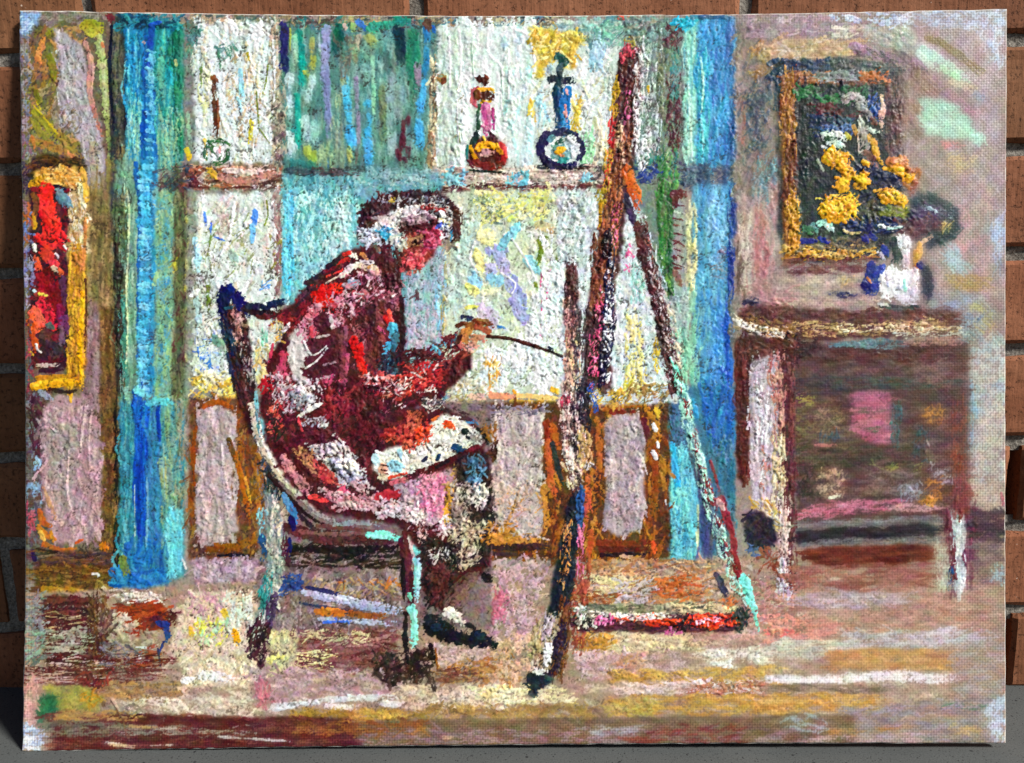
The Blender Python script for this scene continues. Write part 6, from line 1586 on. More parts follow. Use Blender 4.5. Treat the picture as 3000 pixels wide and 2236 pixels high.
# head
CUR[0] = 12
P('3c2426', '1056 640 1070 600 1120 572 1200 560 1290 566 1336 600 1346 660 1338 712 1300 716 1280 640 1180 650 1130 700 1080 720 1050 700', h=1.6, rough=.95)
F('40201f 4c2a2a 2c1c20 342a34 5a3a3c', '1060 640 1075 600 1120 575 1200 563 1290 570 1336 610 1344 660 1300 630 1200 600 1120 620 1080 700 1056 690', 220, 15, 30, 30, 60, dry=.28, h=1.9)
F('a8a4a8 8c8c94 c4c0c4 6c6c78', '1110 580 1300 575 1330 640 1300 620 1200 590 1120 600', 60, 9, 24, 20, 60, dry=.46, h=2)
F('7a6048 8a7058 6a5c54', '1080 690 1130 690 1110 730 1090 730', 16, 12, 24, 60, 40, dry=.4)
P('d0ccd0', '1112 640 1150 622 1210 606 1270 606 1300 640 1240 642 1190 660 1160 690 1120 690 1090 680', h=2, rough=.9, dry=.2)
F('e4e0e0 d4d0d4 c4b8b8 e8dcd0 b4a8ac', '1110 640 1210 606 1290 606 1300 640 1200 650 1160 690 1110 690', 120, 16, 34, 15, 30, dry=.34, h=2); F('c8d0dc dce0e8 b8c4d0', '1050 674 1160 672 1160 710 1070 712', 70, 13, 26, 10, 40, dry=.36, h=2)
F('3c98bc 48a4c4', '1112 680 1150 686 1150 704 1112 700', 12, 11, 20, 10, 30, h=2.4); F('4a8ab0', '1120 668 1146 668 1146 678 1122 678', 5, 10, 18, 10, 30)
F('4c2428 3c1c20 5a2c30', '1186 652 1290 640 1296 674 1200 690', 70, 14, 44, 6, 14, dry=.26, h=1.8); F('8c6c74 a08890 7c5c64', '1186 634 1270 632 1270 652 1190 654', 34, 11, 40, 4, 12, dry=.32)
P('8c3c38', '1180 690 1290 668 1294 710 1250 770 1200 792 1170 800 1168 760 1180 730', h=1.2, rough=.85)
F('a04840 8c3c38 b06454 7c3434', '1180 690 1240 690 1230 780 1180 790', 80, 14, 30, 60, 45, dry=.32, h=1.7); F('9c2c48 b03c58 8c2c40 c46480', '1240 680 1292 672 1292 710 1250 730', 60, 14, 28, 50, 40, dry=.33, h=1.8); F('c85058 b84048 d87c78', '1180 740 1260 730 1230 780 1180 795', 60, 13, 26, 40, 45, dry=.36, h=1.9); F('a87c58 98704c b48c64', '1190 694 1240 690 1240 720 1196 724', 30, 13, 22, 40, 40, dry=.36); F('3a1c1c', '1212 706 1240 704 1236 722 1214 722', 7, 12, 20, 20, 30); F('d8d8cc c8ccc0 b8bcb0', '1150 694 1184 690 1184 740 1160 740', 44, 12, 26, 75, 40, dry=.34, h=2.2)
F('482428 5c2c30 38181c', '1120 720 1170 730 1170 820 1140 840 1110 780', 80, 15, 34, 100, 20, dry=.3, h=1.5)
F('4a68c0 3c5cb8', '1280 642 1310 640 1308 676 1288 676', 9, 11, 16, 30, 40, h=2.4); F('d8c468 e0d490', '1296 640 1320 640 1318 664 1298 664', 7, 11, 16, 40, 40, h=2.4); F('d8dce0 c8c4c0', '1280 600 1334 620 1330 700 1296 700', 50, 10, 20, 60, 50, dry=.42, h=2.2); F('3c8cb0', '1312 680 1336 680 1332 706 1314 704', 6, 10, 18, 80, 20); F('c8b850', '1146 582 1156 580 1154 590 1148 592', 3, 9, 14, 0, 30); F('54302c 442824', '1330 610 1350 620 1346 700 1332 690', 24, 12, 30, 95, 12, dry=.28); F('8a8478 a89c84', '1300 700 1340 706 1330 730 1300 726', 20, 10, 22, 30, 40, dry=.4)
F('a0301f 8c2c30', '1240 606 1300 600 1300 622 1250 626', 10, 10, 26, 15, 20, dry=.36)
# lap: coat skirts, palette
F('5c1f28 4a1a22 702a34 3c1a1e', '930 1130 1120 1120 1110 1330 1080 1440 1000 1400 930 1280', 240, 20, 44, 80, 40, dry=.28, h=1.4); F('7c2430 8c3038', '950 1150 1030 1150 1020 1220 960 1220', 34, 17, 34, 70, 40, dry=.33)
F('8c8c9c a4a4b0 787888', '850 1150 900 1150 900 1200 850 1190', 26, 13, 26, 80, 40, dry=.4); F('a4a0ac c0bcc4 8c8898 b8b4c0', '890 1220 960 1220 960 1250 900 1250', 34, 13, 26, 20, 40, dry=.36, h=1.8)
F('b83440 c85048 a03038 d07060', '780 1170 820 1170 830 1260 790 1260', 40, 13, 30, 85, 30, dry=.4); F('3a2a20 2c2420', '790 1220 840 1230 830 1290 800 1290', 20, 14, 26, 70, 40, dry=.36)
batch('''
e4e0d4 15 .1 3.4 876,1222 910,1198 942,1182
f0ece4 9 .1 3.6 890,1212 930,1188
c84850 12 .2 2.6 876,1224 884,1260 900,1290
''')
F('d4ccc4 c4bcb8 e4dcd4 b0a8a8 9c94a0', '910 1300 1000 1290 1060 1380 1090 1420 1000 1420 960 1370', 170, 16, 36, -35, 35, dry=.35, h=1.9); F('a8a8b4 9498a8 b8b8c4', '980 1340 1060 1370 1050 1420 990 1410', 60, 16, 36, -35, 25, dry=.35, h=1.6); F('dcd4c8 e8e0d4', '1000 1340 1060 1370 1060 1390 1010 1370', 24, 10, 34, -35, 14, dry=.38, h=2.2)
F('4c1c28 5c2834', '900 1260 990 1250 980 1290 920 1300', 40, 13, 50, 12, 14, dry=.3); F('9c6c50 b07c54 c08c5c', '860 1310 920 1330 930 1380 900 1370', 34, 14, 34, -45, 25, dry=.36); F('b03c3c c05850 a83840', '920 1350 980 1390 990 1420 950 1410', 44, 13, 30, -45, 25, dry=.38)
batch('''
4a1c20 44 .1 1.6 850,1340 880,1380 910,1420
4a1f22 40 .12 1.6 900,1410 930,1430 948,1440
b87c80 40 .2 1.6 840,1360 870,1400 910,1440
c89090 30 .25 1.6 830,1340 860,1390
d84440 24 .15 2 916,1456 940,1462 960,1466
cc5c74 34 .18 2 1004,1436 1020,1446 1030,1450
d07c88 26 .25 1.8 1020,1460 1060,1474 1090,1480
c4a0a4 34 .25 1.8 1040,1420 1070,1440
b84c5c 20 .25 1.8 1040,1470 1080,1476
''')
F('b88890 c49ca0 a87078 d4b8b8', '950 1440 1110 1450 1160 1490 1080 1500 980 1480', 110, 14, 40, -15, 25, dry=.38, h=1.5)
P('dfe2d6', '1096 1336 1150 1310 1240 1290 1262 1240 1290 1216 1340 1222 1380 1250 1420 1280 1412 1300 1340 1340 1240 1380 1160 1404 1120 1410 1096 1380', h=2, rough=.8, var=.06, dry=.06)
F('e8ecdf d8d8c8 f0f2e8 ccd0c4 dcd4b8', '1100 1335 1240 1292 1270 1225 1340 1222 1410 1282 1330 1340 1160 1400 1105 1380', 190, 17, 40, 25, 35, dry=.32, h=1.8)
F('b84038 a83c34 c85848 943030 d86850', '1130 1260 1250 1240 1270 1260 1250 1300 1200 1310 1140 1290', 140, 15, 32, 15, 40, dry=.33, h=1.8); F('9c4c40 b4604c', '1190 1210 1230 1205 1230 1240 1195 1250', 20, 15, 30, 80, 30, dry=.36); F('e0542c d8402c', '1230 1250 1268 1250 1262 1290 1226 1300', 24, 13, 22, 40, 45, h=2.2)
batch('''
d84c24 28 .12 2.8 1308,1242 1320,1250
e05c28 18 .2 2.8 1304,1250 1320,1240 1330,1254
d8783c 16 .25 2.6 1268,1232 1284,1222
16242c 22 .08 2.8 1360,1264 1368,1266
1c2c34 12 .12 2.6 1368,1280 1374,1284
1f4868 34 .12 2.6 1334,1310 1350,1322
24385c 18 .15 2.4 1350,1322 1366,1318
1f3c5c 16 .15 2.6 1280,1346 1288,1332
2c3444 14 .2 2.4 1240,1350 1252,1340
a8d0dc 20 .2 2.4 1170,1320 1176,1340
98ccdc 44 .12 2.6 1150,1366 1172,1370
b4d4d8 34 .2 2.4 1100,1340 1104,1360
d0a090 34 .12 2.6 1122,1370 1130,1382
4a2024 7 .15 2.8 1120,1362 1138,1366
4a2024 7 .15 2.8 1118,1376 1136,1380
4a2024 7 .15 2.8 1124,1390 1138,1388
e4d4b8 26 .2 2.4 1120,1400 1136,1396
8c8480 40 .25 2 1394,1276 1410,1296
c8c4c0 20 .3 2.2 1386,1264 1410,1280
1f1c20 16 .15 2 1400,1256 1422,1280 1430,1300
4c1820 26 .1 2 1398,1312 1340,1340 1280,1364 1220,1386
50202a 22 .12 2 1230,1386 1180,1408 1130,1430
6c2830 16 .2 2 1400,1308 1370,1322
c84c34 14 .2 2.4 1140,1400 1170,1392 1190,1386
b03840 26 .15 2 1110,1450 1150,1440 1180,1420
a83038 34 .15 2 1110,1460 1150,1456 1170,1440
c06070 22 .25 2 1150,1416 1200,1400
28201f 20 .2 1.8 1280,1370 1300,1356 1320,1350
''')
# skirt and legs
P('b08894', '1170 1420 1230 1400 1300 1380 1340 1370 1340 1500 1320 1560 1260 1560 1180 1500', h=1, rough=.9)
F('a888a0 b49cac 9c7c94 8c7488 c0a8b4', '1175 1420 1240 1400 1260 1500 1200 1490', 110, 16, 36, 60, 40, dry=.34, h=1.6); F('cc7c98 d890a8 c06c8c e0a8b8', '1230 1400 1310 1390 1310 1500 1240 1500', 130, 15, 36, 75, 35, dry=.34, h=1.8)
F('c89828 b88830 d8a838 a87c3c', '1310 1420 1340 1420 1336 1530 1304 1530', 70, 12, 36, 85, 20, dry=.33, h=2); F('c4a060 b08c50 a4845c', '1324 1370 1372 1380 1360 1430 1320 1430', 40, 14, 34, 80, 30, dry=.36)
F('e4dce0 d0c8cc bcb0b4 c4a4ac', '1100 1460 1230 1480 1240 1520 1130 1510', 90, 14, 34, -10, 35, dry=.36, h=1.8); F('d4c4c4 c8b0b0 e0d4d0 b89c9c', '1180 1500 1320 1520 1310 1560 1230 1560 1250 1600', 110, 14, 34, 60, 45, dry=.36, h=1.8)
P('342a28', '1340 1340 1430 1320 1452 1420 1450 1540 1430 1640 1330 1680 1290 1640 1330 1540', h=.8, rough=.9)
F('3c3030 2c2628 4c3c38 24201f', '1340 1340 1430 1330 1448 1540 1420 1650 1330 1670 1300 1640 1340 1540', 240, 15, 36, 80, 40, dry=.3, h=1.5)
F('3c5c70 4a7088 6a94ac', '1370 1340 1420 1340 1410 1440 1380 1430', 60, 13, 30, 75, 40, dry=.36, h=1.7); F('d4ccc0 c4bcb4 e0d8cc', '1380 1420 1430 1430 1420 1480 1390 1480', 50, 12, 26, 60, 45, dry=.38, h=1.9); F('b0a498 98887c c8bcb0 7c6c60', '1330 1420 1380 1420 1370 1560 1320 1560', 110, 13, 34, 80, 35, dry=.37, h=1.7); F('c0b498 b0a080 d4ccb8 8c7c64', '1320 1540 1420 1530 1400 1660 1310 1660', 130, 13, 34, 65, 35, dry=.38, h=1.7)
F('4c2024 5c2c2c 38181c', '1190 1540 1280 1545 1270 1600 1240 1590', 50, 14, 34, -10, 30, dry=.3); F('d0a4a4 e0c0b8', '1226 1550 1256 1555 1246 1590 1230 1586', 12, 11, 26, 85, 20, dry=.33); F('2c2422 3a2e2c 241c1c', '1240 1580 1340 1600 1330 1740 1260 1780 1244 1700', 190, 15, 36, 75, 35, dry=.3, h=1.4); F('c8c0bc a8a09c', '1250 1600 1320 1610 1320 1640 1260 1640', 24, 10, 24, 50, 50, dry=.46, h=1.8)
F('4a2a28 5a3430', '1260 1660 1330 1660 1300 1760 1260 1760', 50, 14, 40, 75, 25, dry=.33); F('b07c38 c08838 a87030', '1420 1540 1500 1530 1500 1590 1430 1590', 50, 15, 36, 10, 30, dry=.34); F('c8b4a8 b8a498', '1440 1360 1480 1360 1480 1540 1450 1540', 40, 14, 40, 85, 20, dry=.38); F('8c5c2c 9c6c38', '1400 1250 1450 1240 1456 1300 1430 1300', 20, 13, 26, 70, 40, dry=.36); F('3c2424 5a3428', '1430 1290 1456 1290 1452 1340 1434 1340', 12, 12, 26, 80, 30, dry=.33); F('4a90c0', '1360 1222 1396 1236 1390 1248 1364 1236', 5, 11, 22, -30, 14); F('4a3038', '1300 1200 1380 1210 1370 1230 1320 1216', 12, 11, 34, -12, 16, dry=.33)
F('d4d0c8 bcb8b4 24262c 3c3c40', '1240 1165 1320 1165 1300 1200 1250 1200', 40, 11, 24, 20, 50, dry=.4, h=1.9)
batch('''
6a5448 50 .12 1.6 1384,1690 1350,1730 1310,1780
7a6456 26 .22 1.6 1390,1700 1350,1750 1320,1780
54423a 16 .25 1.5 1370,1680 1330,1720 1296,1770
dcd8c4 46 .12 2.2 1316,1792 1340,1808 1356,1822
e8e4d4 26 .2 2.4 1310,1786 1336,1800
c0bca8 18 .25 2.2 1350,1820 1370,1828
1c1c20 66 .06 2 1262,1836 1300,1850 1340,1866
201f24 60 .08 2 1330,1866 1380,1876 1420,1884
1a2028 50 .1 2 1390,1862 1430,1880 1440,1890
24282c 40 .12 1.8 1256,1816 1280,1810
203040 34 .25 2 1270,1836 1300,1840
1f3040 30 .25 2 1400,1860 1420,1870
2c2828 26 .15 1.6 1370,1830 1390,1840
8c5428 10 .2 1.6 1276,1900 1282,1960
24181a 22 .2 1.4 1262,1890 1270,1940
1f1a1c 40 .2 1.4 1420,1690 1436,1700
''')
# ------------------------------------------------------------------ brush in the hand
CUR[0] = 13
batch('''
3c1c1c 15 .05 2.6 1430,986 1490,992 1550,1010 1610,1030 1648,1044
4a2420 8 .1 2.8 1440,984 1500,992 1560,1012
2a2028 12 .15 2.2 1610,1028 1640,1044 1654,1056
1f2a40 9 .25 2 1608,1018 1626,1026
''', wob=.25)
# ------------------------------------------------------------------ easel
CUR[0] = 14
P('503030', '1816 152 1870 128 1880 150 1876 260 1862 420 1846 560 1826 700 1804 860 1792 1000 1790 1140 1712 1140 1716 1000 1730 860 1752 700 1772 560 1790 400 1804 260', tex='v', h=1.6, rough=.85, var=.2)
F('5a3230 4a2828 6c3c34 3a2228 74463c', '1818 170 1870 150 1872 260 1850 480 1800 480 1806 260', 200, 14, 60, 84, 8, dry=.3, h=1.6)
F('84502f 9c5c34 704028 5c3428 a86c48', '1795 400 1850 400 1830 560 1790 800 1740 860 1770 560', 190, 14, 60, 82, 8, dry=.32, h=1.6)
F('7c4c34 6c3c2c 8c5c40 5a3028', '1740 700 1800 700 1780 930 1725 930', 130, 14, 60, 84, 8, dry=.32, h=1.6)
F('3c2c30 4c3638 5c4444 2c2228', '1715 920 1780 920 1780 1140 1712 1140', 130, 14, 60, 86, 8, dry=.32, h=1.5)
F('b83848 c85060 a83040', '1822 130 1866 130 1860 170 1818 172', 34, 12, 24, 60, 40, dry=.33, h=2); F('a89c40 6c6c4c', '1832 112 1860 116 1866 140 1840 132', 14, 9, 22, -20, 30, dry=.33, h=2)
F('dcdcd8 c8c4c4 eceae8 b0a8a8', '1856 160 1882 150 1886 300 1868 440 1856 420', 80, 10, 40, 86, 12, dry=.4, h=1.9); F('c05880 d0709c b84870', '1824 270 1850 260 1846 360 1824 360', 16, 9, 26, 85, 14, dry=.46, h=2)
F('b89828 c8a838 a88420', '1796 240 1814 240 1806 340 1792 340', 30, 9, 34, 84, 8, dry=.28, h=2.2); F('b8242c c83038 a81f28', '1784 350 1802 350 1796 440 1780 440', 18, 7, 30, 84, 6, dry=.3, h=2.4); F('c8a030 d8483c b89440', '1772 440 1794 440 1786 560 1768 560', 40, 9, 30, 84, 12, dry=.33, h=2.2); F('a89020 b89c30 8c7820', '1752 560 1778 556 1772 600 1758 610', 24, 12, 26, 80, 25, h=2.6)
F('c8a880 b8906c dcc0a0', '1800 360 1830 360 1830 480 1806 480', 26, 10, 34, 82, 20, dry=.44, h=2)
batch('''
b8941c 12 .08 3.6 1760,590 1758,640 1756,664
a88018 8 .1 3.6 1762,610 1760,650
c46024 34 .15 2 1836,500 1850,540 1866,580
d07030 20 .25 2 1850,510 1868,560 1876,600
b05420 20 .25 2 1846,560 1860,600 1870,620
''')
F('d85c84 e070a0 c84878 e888a8', '1796 600 1816 600 1808 720 1786 720', 22, 9, 22, 84, 16, dry=.42, h=2.4); F('d8587c e06890 cc4870 e88ca4', '1750 840 1780 840 1764 1000 1736 1010', 44, 9, 20, 80, 20, dry=.44, h=2.5); F('e0608c d8507c f080a0', '1728 960 1760 960 1750 1140 1722 1140', 44, 9, 20, 80, 20, dry=.44, h=2.5)
F('1c1c38 24243f 2c2c54 181830', '1776 740 1800 730 1796 1000 1766 1130 1752 1130 1770 900', 110, 12, 44, 86, 8, dry=.33, h=1.6); F('2c2228 241c24', '1766 680 1792 680 1786 740 1766 740', 26, 13, 34, 86, 10, dry=.3); F('e4e8ec d8dce4', '1780 760 1806 740 1800 1000 1780 1130 1766 1130', 70, 9, 22, 80, 40, dry=.45, h=2)
# second leg, leaning right
batch('''
2c2038 30 .12 2 1836,580 1846,620 1856,650
3c2c4c 24 .18 2 1840,620 1860,660 1870,690
5c2c2c 34 .12 2 1866,660 1880,720 1890,760
4a2828 40 .12 2 1880,740 1900,800 1916,850
3c2424 36 .14 2 1910,840 1930,900 1950,960
5a4448 36 .18 1.8 1920,880 1946,960 1964,1040
7c6c6c 30 .25 1.8 1930,960 1956,1060 1974,1130
c87058 14 .25 2 1890,700 1906,740 1914,780
b4503c 10 .3 2 1896,690 1910,730
''')
F('4a2c2c 5c3836 34201f 6c4844', '1866 650 1890 660 1940 860 1985 1030 1995 1140 1960 1140 1930 980 1890 800', 230, 13, 40, 112, 12, dry=.32, h=1.7); F('c4b8b8 a89c9c d8d0d0', '1876 660 1900 680 1960 880 1990 1040 1970 1100 1920 900', 70, 8, 26, 110, 25, dry=.46, h=2)
F('b4bca8 98a898 c8c4a8', '1945 840 1965 880 2000 1080 1990 1130', 34, 9, 40, 110, 10, dry=.42, h=1.9); F('74dcc0 94e4cc', '1964 1060 1990 1080 2010 1150 1980 1150', 16, 11, 26, 105, 20, dry=.4, h=2)
F('a8e0cc bcecd8 94d0bc c8f0e0', '1978 1120 2004 1120 2030 1220 2060 1340 2094 1480 2150 1640 2196 1760 2170 1760 2120 1660 2062 1480 2030 1340 2000 1240', 230, 13, 34, 108, 14, dry=.36, h=2.2)
F('7c2c30 8c3838 6c2428', '1990 1130 2010 1150 2060 1320 2100 1480 2160 1660 2140 1660 2080 1480 2030 1320', 60, 9, 20, 105, 25, dry=.36, h=2.2); F('3c3848 4c4858 2c2c3c', '2000 1240 2020 1280 2070 1440 2110 1560 2150 1680 2120 1640 2050 1460', 50, 9, 30, 110, 14, dry=.42)
batch('''
94343a 26 .12 2 2112,1460 2124,1500 2134,1540
8c3034 26 .14 2 2128,1520 2144,1570 2156,1620
842c30 24 .16 2 2146,1600 2160,1650 2168,1690
8c3438 12 .25 1.8 2080,1350 2094,1390 2106,1440
c8a098 20 .25 2 2106,1470 2120,1490
7c2830 22 .25 2 2150,1660 2166,1700
7ce4d0 34 .18 2.4 2176,1690 2190,1740 2206,1780
90ecd8 22 .25 2.6 2190,1700 2204,1760 2214,1790
84dcc8 14 .3 2.4 2206,1790 2218,1830 2222,1850
3c3c4c 30 .15 1.6 2106,1690 2116,1720 2130,1744
4c4858 20 .25 1.6 2096,1680 2110,1720
d8a080 9 .3 2 2046,1620 2060,1650
''')
# small front mast
P('6c4c48', '1656 800 1674 780 1690 800 1700 920 1690 1060 1700 1200 1716 1320 1700 1440 1668 1430 1650 1320 1648 1180 1660 1040 1652 920', tex='v', h=1.4, rough=.9)
F('4a2c2c 5c3838 3a2224', '1656 790 1690 790 1694 900 1658 900', 60, 12, 40, 92, 10, dry=.3, h=1.6); F('c4988c b4847c d4b0a0 8c5c54', '1656 880 1692 880 1690 1000 1660 1000', 60, 11, 40, 88, 12, dry=.36, h=1.8); F('d4b8a0 dcc898 b89080 5c4444 e0a890', '1656 980 1700 980 1700 1130 1650 1130', 90, 11, 40, 92, 12, dry=.36, h=1.8); F('4a3c40 3a3034 5c4c50', '1670 900 1712 900 1712 1140 1690 1140', 60, 10, 44, 92, 8, dry=.36)
F('d8ccc4 e4d8d0 c4b0ac b89c98 ecc4b8', '1646 1130 1700 1130 1716 1300 1690 1430 1650 1330 1642 1200', 190, 12, 40, 95, 12, dry=.34, h=2); F('b04858 a03c4c', '1640 1160 1672 1160 1670 1190 1644 1190', 12, 12, 20, 60, 40, h=2); F('2c2428 34303a 1f1f28', '1690 1120 1730 1120 1730 1240 1700 1240', 60, 12, 40, 92, 10, dry=.33); F('3c68b0 2c58a4', '1726 1120 1752 1120 1750 1200 1728 1200', 16, 12, 26, 85, 20, dry=.36); F('4a343c 342830', '1668 1180 1690 1180 1700 1420 1684 1420', 44, 9, 40, 97, 8, dry=.42); F('b49460 a4844c c4a878', '1696 1260 1736 1280 1730 1370 1700 1360', 50, 11, 40, 95, 10, dry=.38); F('dcc8a0 e8dcc8', '1646 1350 1700 1350 1694 1430 1666 1430', 26, 12, 26, 105, 14, dry=.38, h=2); F('c4bcbc 5c4c48', '1716 1350 1744 1350 1740 1372 1716 1372', 8, 9, 16, 30, 50, h=3)
# long front leg to the floor
P('20242e', '1690 1440 1708 1440 1706 1520 1690 1620 1676 1740 1640 1860 1620 2000 1560 2020 1548 1985 1590 1860 1618 1720 1646 1560 1664 1460', tex='v', h=1.3, rough=.85)
F('1c2430 24303f 2c3038 181c28', '1668 1450 1706 1450 1690 1620 1672 1760 1630 1770 1650 1560', 170, 13, 54, 80, 8, dry=.28, h=1.4); F('c88c50 d8a868 b47840', '1650 1530 1676 1530 1660 1720 1630 1720', 40, 8, 26, 82, 16, dry=.42, h=2); F('2c5484 34609a 244474', '1692 1440 1712 1440 1704 1560 1690 1560', 34, 10, 50, 86, 5, dry=.3, h=1.6); F('5c3824 6c4428 4a2c20 7c5430', '1640 1760 1682 1760 1650 1980 1620 1980', 110, 13, 50, 80, 8, dry=.33, h=1.4); F('34283c 2c2034', '1630 1830 1660 1830 1640 1960 1620 1960', 44, 12, 44, 80, 10, dry=.34)
F('b0a48c a08c70 c4b8a0 8c7454', '1570 1820 1640 1800 1610 1960 1550 1970', 130, 12, 44, 76, 10, dry=.35, h=1.6); F('c8bcc8 a89ca8', '1596 1800 1626 1800 1610 1880 1590 1870', 30, 11, 30, 80, 14, dry=.36)
F('c86a8c d87ca0', '1690 1560 1710 1540 1706 1680 1692 1680', 26, 10, 34, 88, 8, dry=.36); F('7c3c30 8c4c3c b06048', '1690 1640 1730 1640 1710 1900 1670 1880', 90, 13, 44, 84, 14, dry=.36); F('9c9068 b0a478', '1560 1840 1590 1800 1580 1880 1550 1940', 24, 10, 34, 65, 14, dry=.4)
batch('''
ece8ec 26 .1 2.8 1606,1890 1604,1920 1596,1950
e0dce0 18 .15 2.8 1600,1900 1610,1940
d8dcd4 34 .25 2.2 1570,1968 1600,1970
1c2830 56 .1 2 1556,1990 1580,2000
24343c 40 .15 2 1566,2010 1600,2000
2c3c40 30 .25 1.6 1560,2030 1576,2036
3c5044 26 .25 1.6 1600,1980 1616,1990
''')
# lower cross bar with the red tray
P('787a60', '1700 1776 1900 1770 2090 1768 2160 1790 2150 1800 1900 1798 1700 1804', tex='h', h=1.2, rough=.7)
F('7c8068 6c7058 8c8c70 5c6050 a09c7c', '1700 1774 2100 1770 2150 1790 1900 1798 1700 1802', 130, 11, 60, 1, 8, dry=.3, h=1.4); F('d0c498 c4b488', '1980 1770 2160 1772 2150 1795 1990 1795', 40, 11, 34, 2, 16, dry=.36); F('b4683c c4784c', '2120 1750 2160 1740 2156 1770 2124 1776', 16, 11, 22, 40, 40, dry=.33)
P('4a2c34', '1690 1800 1900 1804 2180 1796 2190 1830 2160 1846 1900 1850 1700 1846', tex='h', h=1.2, rough=.9)
F('502e38 3c2830 603844 6c4438', '1690 1812 2185 1800 2180 1845 1700 1848', 170, 12, 44, 2, 14, dry=.3, h=1.4); F('e0d8c0 d4c8b0 ece8dc', '1740 1796 1980 1796 1980 1812 1740 1814', 70, 10, 34, 2, 16, dry=.36, h=2.2)
F('d870a0 e4a0bc c85888', '1736 1806 1800 1806 1796 1826 1740 1826', 24, 10, 18, 40, 50, dry=.33, h=2.4); F('f0e8e4 e8b8c4 d8583c', '1810 1800 1930 1800 1930 1818 1815 1820', 40, 10, 26, 2, 20, dry=.36, h=2.4)
F('d83820 e04c28 c82c20 ec5c30', '2020 1804 2170 1800 2165 1830 2030 1836', 90, 12, 30, 2, 16, dry=.32, h=2.6); F('d84c24 c83c24', '1900 1818 2010 1814 2010 1830 1910 1832', 40, 10, 36, 2, 10, dry=.34, h=2.2); F('e8a0b4 f0c4cc', '2030 1806 2130 1804 2120 1828 2040 1828', 16, 9, 18, 30, 50, dry=.4, h=2.6); F('2c2024 34282c', '1975 1800 2030 1800 2026 1850 1980 1850', 20, 8, 34, 60, 30, dry=.33); F('c06898 b85888', '1950 1838 1994 1838 1990 1860 1954 1860', 10, 11, 18, 30, 40, dry=.36); F('2a3438 34403c', '2150 1790 2186 1780 2190 1830 2160 1845', 34, 13, 26, 60, 40, dry=.32)
F('e8e0d0 2c2828 8c8478', '1688 1790 1740 1794 1736 1830 1690 1826', 44, 12, 22, 40, 50, dry=.38, h=2); F('d8a8b8 c8d0c4', '1690 1770 1712 1770 1710 1800 1692 1800', 12, 11, 20, 60, 40, dry=.36)
CUR[0] = 0
def thin_mask():
    """bare canvas weave shows at the borders and in the thin right-hand part"""
    x = 58 + XX * CELL; y = 30 + YY * CELL
    m = np.maximum.reduce([sstep(100, 62, x), sstep(2560, 2760, x) * sstep(1900, 1400, y) * .9, sstep(2160, 2330, x) * .5, sstep(1700, 2000, x) * sstep(1850, 1950, y) * .4, sstep(2640, 2840, x), sstep(2080, 2130, y), sstep(72, 45, y) * .8])
    return m * sstep(3.2, 1.2, blur(HGT, 2) * .55)
def weave():
    per = 7.6 / CELL
    wv = (np.sin(XX * 2 * np.pi / per + 1.5 * MID) * .5 + np.sin(YY * 2 * np.pi / per + 1.5 * JIT[0]) * .5)
    return wv + .5 * np.sin(XX * np.pi / per) * np.sin(YY * np.pi / per)
def final_height():
    T = thin_mask(); wv = weave()
    lump = blur(HGT, 1)
    rgh = blur(RGH, 3)
    return lump * .8 * (1 - .5 * T) + (CR - .5) * (2.3 * rgh + .15) * (1 - .75 * T) + (CR - .5) * np.clip(blur(HGT, 3), 0, 6) * .22 * (1 - T) + wv * T * .7
def blur1(f, r, ax):
    p = np.pad(f, [(r + 1, r) if k == ax else (0, 0) for k in range(f.ndim)], mode='edge'); c = np.cumsum(p, ax, dtype=np.float64)
    return ((np.take(c, range(2 * r + 1, c.shape[ax]), ax) - np.take(c, range(0, c.shape[ax] - 2 * r - 1), ax)) / (2 * r + 1)).astype(np.float32)
def box(x, y, x0, x1, y0, y1, s=60): return sstep(x0 - s, x0 + s, x) * sstep(x1 + s, x1 - s, x) * sstep(y0 - s, y0 + s, y) * sstep(y1 + s, y1 - s, y)
def final_color():
    T = thin_mask(); rg = blur(RGH, 3); x = 58 + XX * CELL; y = 30 + YY * CELL
    # wet-in-wet: thinly brushed passages are blended along the brush
    C = COL.copy(); thin = sstep(4.5, 2., blur(HGT, 2))
    mh = np.maximum.reduce([box(x, y, 2340, 2960, 1000, 2300) * .6, box(x, y, 1700, 2960, 1860, 2300) * .6, box(x, y, 60, 1700, 1960, 2300) * .45, box(x, y, 2200, 2560, 780, 900) * .6]) * thin
    mv = np.maximum.reduce([box(x, y, 830, 1270, 80, 500, 20) * .55, box(x, y, 2000, 2150, 40, 1640, 20) * .5, box(x, y, 340, 540, 40, 1700, 20) * .4, box(x, y, 240, 340, 500, 1200, 30) * .5, box(x, y, 1285, 1560, 80, 480, 20) * .5, box(x, y, 2160, 2300, 500, 880, 30) * .5]) * sstep(7, 3, blur(HGT, 2))
    mi = np.maximum(box(x, y, 2620, 2990, 0, 1000) * .6, box(x, y, 2160, 2300, 30, 540) * .4) * thin
    C += (blur1(blur1(C, 9, 1), 2, 0) - C) * mh[..., None]; C += (blur1(blur1(C, 9, 0), 1, 1) - C) * mv[..., None]; C += (blur1(blur1(C, 6, 0), 6, 1) - C) * mi[..., None]
    # brown-black ground bared in pits of the crust, with their shade painted in too
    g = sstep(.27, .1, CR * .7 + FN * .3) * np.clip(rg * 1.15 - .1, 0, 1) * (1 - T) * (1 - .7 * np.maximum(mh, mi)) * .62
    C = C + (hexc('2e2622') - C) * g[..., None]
    fine = (FN - .5) * .12 * (1 - .4 * T) + np.clip(weave(), -1, 1) * .13 * T      # thin paint catches on the threads
    C = C * (1 + fine[..., None]); C = .5 + (C - .5) * 1.12
    return np.clip(C, .02, .96)
